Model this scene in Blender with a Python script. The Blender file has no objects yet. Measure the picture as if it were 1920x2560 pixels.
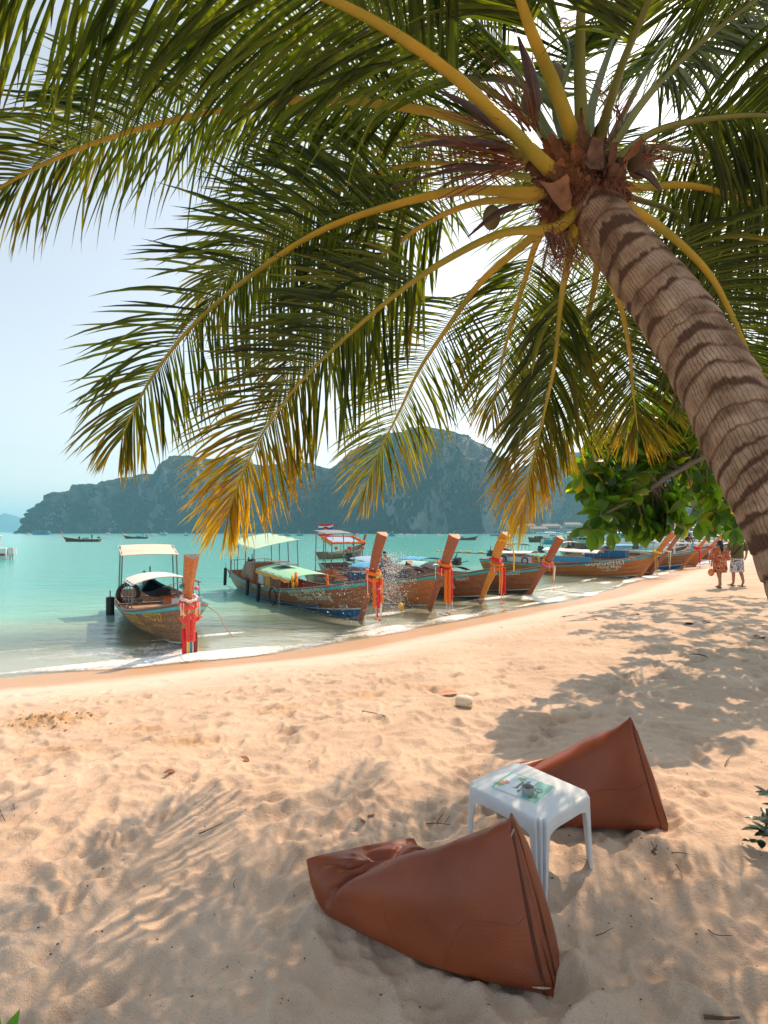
import bpy, bmesh, math, random
import numpy as np
from mathutils import Vector, Matrix, Quaternion
random.seed(7); np.random.seed(7)
PI = math.pi
scene = bpy.context.scene
C = scene.collection

# ---------------------------------------------------------------- camera, sky, sun, exposure
F, CX, HY, EYE = 1262.0, 960.0, 1330.0, 2.4      # focal length and horizon of the photograph in its own pixels; eye above the sea
cd = bpy.data.cameras.new('camera'); cam = bpy.data.objects.new('camera', cd); C.objects.link(cam)
cam.location = (0, 0, EYE); cam.rotation_euler = (PI/2, 0, 0)
cd.sensor_fit = 'VERTICAL'; cd.sensor_height = 24.0; cd.lens = 24.0*F/2560.0
cd.shift_y = (HY-1280.0)/2560.0
cd.clip_start = 0.05; cd.clip_end = 20000
scene.camera = cam
SUN_EL, SUN_AZ = math.radians(50), math.radians(38)
SUN = Vector((math.sin(SUN_AZ)*math.cos(SUN_EL), math.cos(SUN_AZ)*math.cos(SUN_EL), math.sin(SUN_EL)))
w = bpy.data.worlds.new('World'); scene.world = w; w.use_nodes = True
nt = w.node_tree; bg = nt.nodes['Background']
sky = nt.nodes.new('ShaderNodeTexSky'); sky.sky_type = 'NISHITA'; sky.sun_disc = False
sky.sun_elevation = SUN_EL; sky.sun_rotation = SUN_AZ; sky.altitude = 0
sky.air_density = 1.3; sky.dust_density = 1.7; sky.ozone_density = 0.3
hs_ = nt.nodes.new('ShaderNodeHueSaturation'); hs_.inputs['Saturation'].default_value = .45; nt.links.new(sky.outputs[0], hs_.inputs['Color']); nt.links.new(hs_.outputs[0], bg.inputs[0]); bg.inputs[1].default_value = 0.15
sl = bpy.data.lights.new('sun', 'SUN'); sl.energy = 4.4; sl.angle = math.radians(0.6); sl.color = (1.0, 0.71, 0.47)
so = bpy.data.objects.new('sun', sl); C.objects.link(so)
so.rotation_euler = (-SUN).to_track_quat('-Z', 'Y').to_euler()
scene.view_settings.view_transform = 'Standard'; scene.view_settings.look = 'None'
scene.view_settings.exposure = 0.36; scene.view_settings.gamma = 1.0
scene.view_settings.use_curve_mapping = False
scene.cycles.use_denoising = True
scene.cycles.max_bounces = 7; scene.cycles.diffuse_bounces = 3; scene.cycles.glossy_bounces = 2
scene.cycles.transmission_bounces = 3; scene.cycles.transparent_max_bounces = 12; scene.cycles.volume_bounces = 3

def at(px, py, Y):
    "the point that the photograph shows at (px, py), Y metres in front of the eye"
    return Vector(((px-CX)/F*Y, Y, EYE+(HY-py)/F*Y))
def dd(x, y, Y): return at(x*1.1574, y*1.1574, Y)

# ---------------------------------------------------------------- helpers
def tag(o, label=None, cat=None, group=None, kind=None):
    if label: o['label'] = label
    if cat: o['category'] = cat
    if group: o['group'] = group
    if kind: o['kind'] = kind
    return o
def empty(name, loc=(0,0,0), rz=0, label=None, cat=None, group=None):
    o = bpy.data.objects.new(name, None); C.objects.link(o); o.location = loc; o.rotation_euler = (0, 0, rz)
    o.empty_display_size = .1
    return tag(o, label, cat, group)
def copy_tree(o, parent=None):
    c = o.copy(); C.objects.link(c); c.parent = parent
    for ch in o.children: copy_tree(ch, c)
    return c
def vn(p):
    return Vector(p)
class MB:
    def __init__(s): s.v = []; s.f = []; s.m = []; s.c = []; s.mi = 0
    def add(s, vs, fs, col=None):
        b = len(s.v); s.v += [tuple(v) for v in vs]; s.f += [tuple(i+b for i in f) for f in fs]; s.m += [s.mi]*len(fs)
        if col is not None: s.c += ([col]*len(vs) if isinstance(col, tuple) else list(col))
        elif s.c: s.c += [(0,0,0)]*len(vs)
        return s
    def box(s, c, sz, rot=None, taper=1.0):
        x, y, z = sz[0]/2, sz[1]/2, sz[2]/2
        vs = [Vector((a*x*(taper if k > 0 else 1), b*y*(taper if k > 0 else 1), k*z)) for k in (-1, 1) for a, b in ((-1,-1),(1,-1),(1,1),(-1,1))]
        if rot is not None: vs = [rot @ v for v in vs]
        return s.add([v+Vector(c) for v in vs], [(3,2,1,0),(4,5,6,7),(0,1,5,4),(1,2,6,5),(2,3,7,6),(3,0,4,7)])
    def tube(s, pts, r, n=8, cap=True, flat=1.0, up=None, col=None):
        pts = [Vector(p) for p in pts]; m = len(pts)
        rs = r if isinstance(r, (list, tuple)) else [r]*m
        vs = []; prev = None
        for i, p in enumerate(pts):
            t = (pts[min(i+1, m-1)]-pts[max(i-1, 0)])
            t = t.normalized() if t.length > 1e-9 else Vector((0,0,1))
            if prev is None:
                a = Vector(up) if up else (Vector((0,0,1)) if abs(t.z) < .9 else Vector((1,0,0)))
            else: a = prev
            u = a-t*a.dot(t)
            u = u.normalized() if u.length > 1e-6 else t.orthogonal().normalized()
            prev = u; w_ = t.cross(u)
            for k in range(n):
                an = 2*PI*k/n
                vs.append(p+u*(math.cos(an)*rs[i]*flat)+w_*(math.sin(an)*rs[i]))
        fs = [(i*n+k, i*n+(k+1) % n, (i+1)*n+(k+1) % n, (i+1)*n+k) for i in range(m-1) for k in range(n)]
        if cap: fs += [tuple(range(n-1, -1, -1)), tuple((m-1)*n+k for k in range(n))]
        return s.add(vs, fs, col)
    def lathe(s, c, prof, n=16, M=None, cap=True):
        vs = [Vector((r*math.cos(2*PI*k/n), r*math.sin(2*PI*k/n), z)) for r, z in prof for k in range(n)]
        if M is not None: vs = [M @ v for v in vs]
        fs = [(i*n+k, i*n+(k+1) % n, (i+1)*n+(k+1) % n, (i+1)*n+k) for i in range(len(prof)-1) for k in range(n)]
        if cap: fs += [tuple(range(n-1, -1, -1)), tuple((len(prof)-1)*n+k for k in range(n))]
        return s.add([v+Vector(c) for v in vs], fs)
    def ball(s, c, r, n=10, m=7, j=0.0):
        rr = (r, r, r) if not isinstance(r, (tuple, list)) else r
        vs = []; c = Vector(c)
        for i in range(m+1):
            th = PI*i/m
            for k in range(n):
                q = 1+random.uniform(-j, j)
                vs.append(c+Vector((rr[0]*math.sin(th)*math.cos(2*PI*k/n), rr[1]*math.sin(th)*math.sin(2*PI*k/n), rr[2]*math.cos(th)))*q)
        fs = [((i+1)*n+k, (i+1)*n+(k+1) % n, i*n+(k+1) % n, i*n+k) for i in range(m) for k in range(n)]
        return s.add(vs, fs)
    def grid(s, rows, closed=False, col=None):
        n = len(rows[0]); vs = [p for r in rows for p in r]
        fs = [(i*n+k, i*n+(k+1) % n, (i+1)*n+(k+1) % n, (i+1)*n+k) for i in range(len(rows)-1) for k in range(n if closed else n-1)]
        return s.add(vs, fs, col)
    def build(s, name, mat=None, parent=None, smooth=True, mats=None):
        me = bpy.data.meshes.new(name); me.from_pydata(s.v, [], s.f)
        if smooth and s.f: me.polygons.foreach_set('use_smooth', [True]*len(s.f))
        for m_ in (mats or ([mat] if mat else [])): me.materials.append(m_)
        if mats: me.polygons.foreach_set('material_index', s.m)
        if s.c:
            ca = me.color_attributes.new('tint', 'FLOAT_COLOR', 'POINT')
            a = np.ones((len(s.v), 4), dtype=np.float32); a[:, :3] = np.array(s.c, dtype=np.float32)
            ca.data.foreach_set('color', a.ravel())
        if smooth: 
            try: me.set_sharp_from_angle(angle=math.radians(42))
            except Exception: pass
        o = bpy.data.objects.new(name, me); C.objects.link(o)
        if parent is not None: o.parent = parent
        return o
def np_mesh(name, V, Fc, mat, attrs=None, parent=None):
    me = bpy.data.meshes.new(name)
    me.vertices.add(len(V)); me.vertices.foreach_set('co', V.astype(np.float32).ravel())
    me.loops.add(Fc.size); me.loops.foreach_set('vertex_index', Fc.astype(np.int32).ravel())
    k = Fc.shape[1]; me.polygons.add(len(Fc)); me.polygons.foreach_set('loop_start', np.arange(0, Fc.size, k, dtype=np.int32))
    me.polygons.foreach_set('use_smooth', np.ones(len(Fc), dtype=bool))
    me.update(calc_edges=True); me.validate()
    me.materials.append(mat)
    for nm, a in (attrs or {}).items():
        at_ = me.attributes.new(nm, 'FLOAT', 'POINT'); at_.data.foreach_set('value', a.astype(np.float32).ravel())
    o = bpy.data.objects.new(name, me); C.objects.link(o)
    if parent is not None: o.parent = parent
    return o
def catmull(P, n):
    P = [Vector(p) for p in P]; P = [P[0]*2-P[1]]+P+[P[-1]*2-P[-2]]; out = []
    segs = len(P)-3
    for i in range(n):
        u = i/(n-1)*segs; k = min(int(u), segs-1); t = u-k
        a, b, c, d = P[k:k+4]
        out.append(.5*((2*b)+(c-a)*t+(2*a-5*b+4*c-d)*t*t+(-a+3*b-3*c+d)*t**3))
    return out
def lerp(a, b, t): return a+(b-a)*t
def pw(x, pts):
    return float(np.interp(x, [p[0] for p in pts], [p[1] for p in pts]))

# numpy noise
def _h(ix, iy, s):
    n = (ix.astype(np.int64)*374761393+iy.astype(np.int64)*668265263+s*1442695041) & 0x7fffffff
    n = ((n ^ (n >> 13))*1274126177) & 0x7fffffff
    n = (n ^ (n >> 16)) & 0xffff
    return n/65535.0
def vnoise(x, y, s=0):
    ix = np.floor(x); iy = np.floor(y); fx = x-ix; fy = y-iy
    fx = fx*fx*fx*(fx*(fx*6-15)+10); fy = fy*fy*fy*(fy*(fy*6-15)+10)
    a = _h(ix, iy, s); b = _h(ix+1, iy, s); c = _h(ix, iy+1, s); d = _h(ix+1, iy+1, s)
    return (a+(b-a)*fx+(c-a)*fy+(a-b-c+d)*fx*fy)*2-1
def fbm(x, y, o=4, s=0, g=.5):
    r = 0; a = 1; t = 0
    for i in range(o):
        r = r+a*vnoise(x*2**i+i*17.3, y*2**i-i*9.1, s+i); t += a; a *= g
    return r/t

# ---------------------------------------------------------------- materials
MATS = {}
def mat(name, col, rough=.7, var=.12, scale=6.0, bump=0.0, bscale=40.0, spec=.4, metal=0.0, coat=0.0, col2=None, stretch=(1,1,1), bdist=.01, det=5):
    if name in MATS: return MATS[name]
    m = bpy.data.materials.new(name); m.use_nodes = True; t = m.node_tree; N = t.nodes; L = t.links
    b = N['Principled BSDF']; b.inputs['Roughness'].default_value = rough
    b.inputs['Specular IOR Level'].default_value = spec; b.inputs['Metallic'].default_value = metal
    if coat: b.inputs['Coat Weight'].default_value = coat; b.inputs['Coat Roughness'].default_value = .15
    tc = N.new('ShaderNodeTexCoord'); mp = N.new('ShaderNodeMapping'); mp.inputs['Scale'].default_value = stretch
    L.new(tc.outputs['Object'], mp.inputs[0])
    nz = N.new('ShaderNodeTexNoise'); nz.inputs['Scale'].default_value = scale; nz.inputs['Detail'].default_value = det
    L.new(mp.outputs[0], nz.inputs['Vector'])
    rp = N.new('ShaderNodeValToRGB'); rp.color_ramp.elements[0].position = .3; rp.color_ramp.elements[1].position = .7
    c1 = col2 or tuple(c*(1-var) for c in col); c2 = col if col2 else tuple(min(1, c*(1+var)) for c in col)
    rp.color_ramp.elements[0].color = (*c1, 1); rp.color_ramp.elements[1].color = (*c2, 1)
    L.new(nz.outputs[0], rp.inputs[0]); L.new(rp.outputs[0], b.inputs['Base Color'])
    if bump:
        n2 = N.new('ShaderNodeTexNoise'); n2.inputs['Scale'].default_value = bscale; n2.inputs['Detail'].default_value = 4
        L.new(mp.outputs[0], n2.inputs['Vector'])
        bp = N.new('ShaderNodeBump'); bp.inputs['Strength'].default_value = bump; bp.inputs['Distance'].default_value = bdist
        L.new(n2.outputs[0], bp.inputs['Height']); L.new(bp.outputs[0], b.inputs['Normal'])
    MATS[name] = m; return m
def leaf_mat(name, dark, light, tip, trans=.45, rough=.42, tcol=None):
    "tint.r random per leaflet, tint.g position along it, tint.b how yellow the frond is"
    m = bpy.data.materials.new(name); m.use_nodes = True; t = m.node_tree; N = t.nodes; L = t.links
    out = N['Material Output']; b = N['Principled BSDF']; b.inputs['Roughness'].default_value = rough; b.inputs['Specular IOR Level'].default_value = .35
    a = N.new('ShaderNodeAttribute'); a.attribute_name = 'tint'; sp = N.new('ShaderNodeSeparateColor'); L.new(a.outputs['Color'], sp.inputs[0])
    mx = N.new('ShaderNodeMix'); mx.data_type = 'RGBA'; mx.inputs['A'].default_value = (*dark, 1); mx.inputs['B'].default_value = (*light, 1)
    L.new(sp.outputs[0], mx.inputs['Factor'])
    ma = N.new('ShaderNodeMath'); ma.operation = 'MULTIPLY_ADD'; L.new(sp.outputs[1], ma.inputs[0]); L.new(sp.outputs[2], ma.inputs[1])
    m3 = N.new('ShaderNodeMath'); m3.operation = 'MULTIPLY_ADD'; L.new(sp.outputs[2], m3.inputs[0]); m3.inputs[1].default_value = .55; m3.inputs[2].default_value = -.12
    L.new(m3.outputs[0], ma.inputs[2]); ma.use_clamp = True
    m2 = N.new('ShaderNodeMix'); m2.data_type = 'RGBA'; L.new(ma.outputs[0], m2.inputs['Factor'])
    L.new(mx.outputs['Result'], m2.inputs['A']); m2.inputs['B'].default_value = (*tip, 1)
    L.new(m2.outputs['Result'], b.inputs['Base Color'])
    tr = N.new('ShaderNodeBsdfTranslucent'); hs = N.new('ShaderNodeMix'); hs.data_type = 'RGBA'; hs.blend_type = 'MULTIPLY'; hs.inputs['Factor'].default_value = 1
    L.new(m2.outputs['Result'], hs.inputs['A']); hs.inputs['B'].default_value = (*(tcol or (2.6, 2.2, .6)), 1)
    hs.clamp_result = True
    L.new(hs.outputs['Result'], tr.inputs[0])
    ms = N.new('ShaderNodeMixShader'); ms.inputs[0].default_value = trans
    L.new(b.outputs[0], ms.inputs[1]); L.new(tr.outputs[0], ms.inputs[2]); L.new(ms.outputs[0], out.inputs[0])
    MATS[name] = m; return m
def wood(name, c1, c2, rough=.5, coat=.2, sc=3.0):
    return mat(name, c2, rough, col2=c1, scale=sc, stretch=(1, 8, 10), bump=.35, bscale=sc*4, coat=coat, det=8)
# ---------------------------------------------------------------- the shore: sand, sea bed, sea
SHORE = np.array([(-400,-300),(-60,-22),(-30,-3.5),(-12,5.4),(-6.4,8.3),(-4.2,9.2),(-2.1,10.25),(-.7,11.4),(1.6,13.5),(4.0,15.75),(6.4,17.8),(9.3,20.9),(13.6,26.2),(20,33.5),(29,43.6),(38,57),(52,80),(75,118),(120,190),(260,420),(700,900)], float)
def shore_dist(x, y):
    "signed distance to the water's edge, positive on land"
    sh = x.shape; x = x.ravel(); y = y.ravel(); best = np.full(x.shape, 1e18); sg = np.ones(x.shape)
    for (ax, ay), (bx, by) in zip(SHORE[:-1], SHORE[1:]):
        dx, dy = bx-ax, by-ay; l2 = dx*dx+dy*dy
        t = np.clip(((x-ax)*dx+(y-ay)*dy)/l2, 0, 1); qx = x-ax-t*dx; qy = y-ay-t*dy; d = qx*qx+qy*qy
        m = d < best; best[m] = d[m]; sg[m] = np.where((dx*(y-ay)-dy*(x-ax))[m] > 0, -1, 1)
    return (np.sqrt(best)*sg).reshape(sh)
def base_z(s):
    land = .76*(1-np.exp(-(np.maximum(s, 0)/3.3)**1.45))+.004*np.maximum(s-8, 0)
    n = np.maximum(-s, 0)
    sea = -.095*np.minimum(n, 4)-.11*np.clip(n-4, 0, 14)-.03*np.clip(n-18, 0, 200)
    return np.where(s > 0, land, sea)
def polar(radii, az):
    R, A = np.meshgrid(radii, az, indexing='ij'); return R*np.sin(A), R*np.cos(A)
front = np.linspace(-math.radians(50), math.radians(50), 900)
back = np.linspace(math.radians(50), math.radians(310), 60)[1:-1]
AZ = np.concatenate([front, back])
RAD = np.concatenate([[.05,.3,.6], np.geomspace(.9, 26, 560), np.geomspace(27, 4300, 90)])
X, Y = polar(RAD, AZ); S = shore_dist(X, Y)
S = S+.22*vnoise(X*.35, Y*.35, 5)*np.exp(-np.abs(S)/6)
Z = base_z(S)
near = np.clip(1-(np.hypot(X, Y)-18)/12, 0, 1)
dry = np.clip((S-1.6)/2.2, 0, 1)*near
# trampled lumps, wind ripples and foot prints
wx = X+.35*fbm(X*1.1, Y*1.1, 2, 31); wy = Y+.35*fbm(X*1.1+9, Y*1.1, 2, 32)
u1 = wx*.93+wy*.36; v1 = -wx*.36+wy*.93
lump = fbm(u1*1.7, v1*3.4, 3, 11)
ridge = 1-np.abs(fbm(u1*2.6, v1*6.0, 3, 21)); ridge = ridge**3
low = fbm(X*.55, Y*.55, 2, 41)
rip = np.sin(v1*46+3.0*fbm(X*2, Y*2, 2, 51))*np.clip(fbm(X*.9, Y*.9, 2, 52)*3, 0, 1)
Z += dry*(.036*low+.020*lump+.020*(ridge-.45)+.0022*rip+.006*fbm(X*14, Y*14, 3, 61)+.0055*(1-np.abs(fbm(u1*7, v1*21, 3, 63)))**2)
Z += near*np.clip(S/1.5, 0, 1)*(.006*fbm(X*2, Y*4, 3, 71))
rr = np.hypot(X, Y); rng = np.random.RandomState(3)
def dent(cx, cy, L, W, ang, dep, rim):
    r0 = math.hypot(cx, cy); a0 = math.atan2(cx, cy); e = L*2.0
    i0, i1 = np.searchsorted(RAD, [r0-e, r0+e]); j0, j1 = np.searchsorted(front, [a0-e/r0, a0+e/r0])
    if i1-i0 < 2 or j1-j0 < 2: return
    x = X[i0:i1, j0:j1]-cx; y = Y[i0:i1, j0:j1]-cy
    u = (x*math.cos(ang)+y*math.sin(ang))/L; v = (-x*math.sin(ang)+y*math.cos(ang))/W; q = u*u+v*v
    Z[i0:i1, j0:j1] += -dep*np.exp(-q*1.6)+rim*np.exp(-((np.sqrt(q)-1.25)/.33)**2)*(1+.5*u)
for i in range(2300):
    y = 1.2+17*rng.rand()**1.25; x = (rng.rand()*2-1)*(1.0+.84*y)
    s = float(shore_dist(np.array([x]), np.array([y]))[0])
    if s < 2.6 or (s < 3.6 and rng.rand() < .6): continue
    k = rng.rand(); dent(x, y, .10+.07*k, .05+.035*rng.rand(), rng.rand()*PI, .008+.018*rng.rand()**1.5, .004+.008*rng.rand())
for tx, ty, ta, n_ in ((-3.4,5.6,.15,16),(-2.6,3.3,.9,9),(-.9,4.4,.35,14),(.6,3.6,.75,15),(1.9,5.2,.55,18),(2.6,3.1,1.0,14),(4.0,6.5,.6,18),(-1.6,2.3,1.3,8),(5.5,9.0,.62,16),(3.2,8.0,.25,14)):
    for q in range(n_):
        x = tx+q*.36*math.cos(ta)+.05*rng.randn(); y = ty+q*.36*math.sin(ta)+.05*rng.randn(); sd = .085 if q % 2 else -.085; x -= sd*math.sin(ta); y += sd*math.cos(ta)
        if float(shore_dist(np.array([x]), np.array([y]))[0]) < 2.2: continue
        ap_ = ta+rng.randn()*.12; dent(x, y, .115, .048, ap_, .026, .013); dent(x+.05*math.cos(ap_), y+.05*math.sin(ap_), .05, .045, ap_, .012, 0); dent(x-.08*math.cos(ap_), y-.08*math.sin(ap_), .035, .032, ap_, .012, .004)
# hollows pressed into the sand by the seats, churned patch beside the front one
for cx, cy, L, W, a, dp, rm in ((.25,2.0,.42,.30,-.6,.03,.018),(1.25,2.95,.40,.26,0,.02,.014),(1.2,2.45,.34,.16,.2,.03,.02),(-.28,2.75,.16,.12,.3,.04,.02),(-.18,2.95,.13,.07,.9,.03,.018),(-.75,3.1,.2,.07,.2,.025,.015)):
    dent(cx, cy, L, W, a, dp, rm)
m_ = np.exp(-(((X+.2)/.34)**2+((Y-2.85)/.3)**2)); Z += m_*.035*fbm(X*11, Y*11, 4, 81)
m_ = np.exp(-(((X+3.2)/.42)**2+((Y-4.85)/.28)**2)*1.3)*(Y < 9); Z += m_*(.045+.13*fbm(X*7, Y*7, 5, 82, .62)); CH = m_.copy()
for cx, cy in ((-2.2,4.5),(-1.6,4.2),(-1.0,5.0),(-.2,5.3),(.5,5.6),(-2.6,4.0),(1.6,4.6)):
    m_ = np.exp(-(((X-cx)/.3)**2+((Y-cy)/.14)**2)); Z += m_*.03*fbm(X*12, Y*12, 4, 83); CH = np.maximum(CH, .55*m_)
nA = len(AZ); nR = len(RAD)
def ring_faces(nR, nA):
    i = np.arange(nR-1)[:, None]; j = np.arange(nA)[None, :]; j2 = (j+1) % nA
    return np.stack([i*nA+j, i*nA+j2, (i+1)*nA+j2, (i+1)*nA+j], -1).reshape(-1, 4)[:, ::-1]
def gz_field(x, y):
    "height of the sand at a point"
    r = math.hypot(x, y); a = math.atan2(x, y)
    i = int(np.clip(np.searchsorted(RAD, r), 1, nR-1)); j = int(np.clip(np.searchsorted(front, a), 0, len(front)-1))
    return float(Z[i, j])
def ground_px(px, py):
    "the point of the sand that shows at a pixel"
    Yd = F*(EYE-.76)/(py-HY)
    for _ in range(6):
        p = at(px, py, Yd); Yd = F*(EYE-gz_field(p.x, p.y))/(py-HY)
    p = at(px, py, Yd); return p
ms = bpy.data.materials.new('sand'); ms.use_nodes = True; t = ms.node_tree; N = t.nodes; L = t.links; b = N['Principled BSDF']
def nd(k, **kw):
    n = N.new('ShaderNode'+k)
    for a_, v_ in kw.items(): setattr(n, a_, v_)
    return n
def ramp(pts, src):
    r = N.new('ShaderNodeValToRGB'); e = r.color_ramp.elements
    while len(e) < len(pts): e.new(.5)
    for k, (p, c) in enumerate(pts): e[k].position = p; e[k].color = (*c, 1) if len(c) == 3 else c
    L.new(src, r.inputs[0]); return r
tc = nd('TexCoord'); geo = tc.outputs['Object']
def noise(sc, det=4, src=None):
    n = nd('TexNoise'); n.inputs['Scale'].default_value = sc; n.inputs['Detail'].default_value = det; L.new(src or geo, n.inputs['Vector']); return n.outputs[0]
big = ramp([(.35, (.53,.40,.30)), (.65, (.63,.485,.37))], noise(1.3, 6))
grain = ramp([(.30, (.70,.68,.64)), (.5, (1,1,1)), (.72, (1.0,1.0,1.0))], noise(260, 2))
speck = ramp([(.66, (1,1,1)), (.74, (.42,.34,.28))], noise(70, 3))
mg = nd('Mix', data_type='RGBA', blend_type='MULTIPLY'); mg.inputs['Factor'].default_value = .7; L.new(big.outputs[0], mg.inputs['A']); L.new(grain.outputs[0], mg.inputs['B'])
mk = nd('Mix', data_type='RGBA', blend_type='MULTIPLY'); mk.inputs['Factor'].default_value = .5; L.new(mg.outputs['Result'], mk.inputs['A']); L.new(speck.outputs[0], mk.inputs['B'])
sa = nd('Attribute', attribute_name='shore'); ad = nd('Math', operation='MULTIPLY_ADD'); L.new(noise(.8, 3), ad.inputs[0]); ad.inputs[1].default_value = .9; L.new(sa.outputs['Fac'], ad.inputs[2])
wr = nd('MapRange'); wr.inputs['From Min'].default_value = 2.7; wr.inputs['From Max'].default_value = 2.0; L.new(ad.outputs[0], wr.inputs[0])
smooth = nd('MapRange'); smooth.inputs['From Min'].default_value = 4.2; smooth.inputs['From Max'].default_value = 2.4; L.new(ad.outputs[0], smooth.inputs[0])
ca = nd('Attribute', attribute_name='churn')
m1 = nd('Mix', data_type='RGBA'); L.new(smooth.outputs[0], m1.inputs['Factor']); L.new(mk.outputs['Result'], m1.inputs['A']); m1.inputs['B'].default_value = (.65,.53,.455,1)
m1b = nd('Mix', data_type='RGBA'); cr = nd('Math', operation='MULTIPLY'); L.new(ca.outputs['Fac'], cr.inputs[0]); cr.inputs[1].default_value = 1.1; cr.use_clamp = True
L.new(cr.outputs[0], m1b.inputs['Factor']); L.new(m1.outputs['Result'], m1b.inputs['A']); m1b.inputs['B'].default_value = (.46,.29,.15,1)
m2 = nd('Mix', data_type='RGBA'); L.new(wr.outputs[0], m2.inputs['Factor']); L.new(m1b.outputs['Result'], m2.inputs['A']); m2.inputs['B'].default_value = (.50,.32,.19,1)
uw = nd('MapRange'); uw.inputs['From Min'].default_value = -.05; uw.inputs['From Max'].default_value = -.9; L.new(sa.outputs['Fac'], uw.inputs[0])
m3_ = nd('Mix', data_type='RGBA'); L.new(uw.outputs[0], m3_.inputs['Factor']); L.new(m2.outputs['Result'], m3_.inputs['A']); m3_.inputs['B'].default_value = (.66,.54,.39,1); L.new(m3_.outputs['Result'], b.inputs['Base Color'])
rr_ = nd('MapRange'); rr_.inputs['To Min'].default_value = .95; rr_.inputs['To Max'].default_value = .38; L.new(wr.outputs[0], rr_.inputs[0]); L.new(rr_.outputs[0], b.inputs['Roughness'])
b.inputs['Specular IOR Level'].default_value = .25
bp = nd('Bump'); bp.inputs['Distance'].default_value = .012; bs = nd('MapRange'); bs.inputs['To Min'].default_value = .85; bs.inputs['To Max'].default_value = .04; L.new(smooth.outputs[0], bs.inputs[0]); L.new(bs.outputs[0], bp.inputs['Strength'])
n1 = noise(28, 6); n2 = noise(170, 2); ma = nd('Math', operation='MULTIPLY_ADD'); L.new(n2, ma.inputs[0]); ma.inputs[1].default_value = .5; L.new(n1, ma.inputs[2]); L.new(ma.outputs[0], bp.inputs['Height']); L.new(bp.outputs[0], b.inputs['Normal'])
MATS['sand'] = ms
sand = np_mesh('beach', np.stack([X, Y, Z], -1).reshape(-1, 3), ring_faces(nR, nA), ms, {'shore': S, 'churn': CH})
tag(sand, kind='structure')

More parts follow.
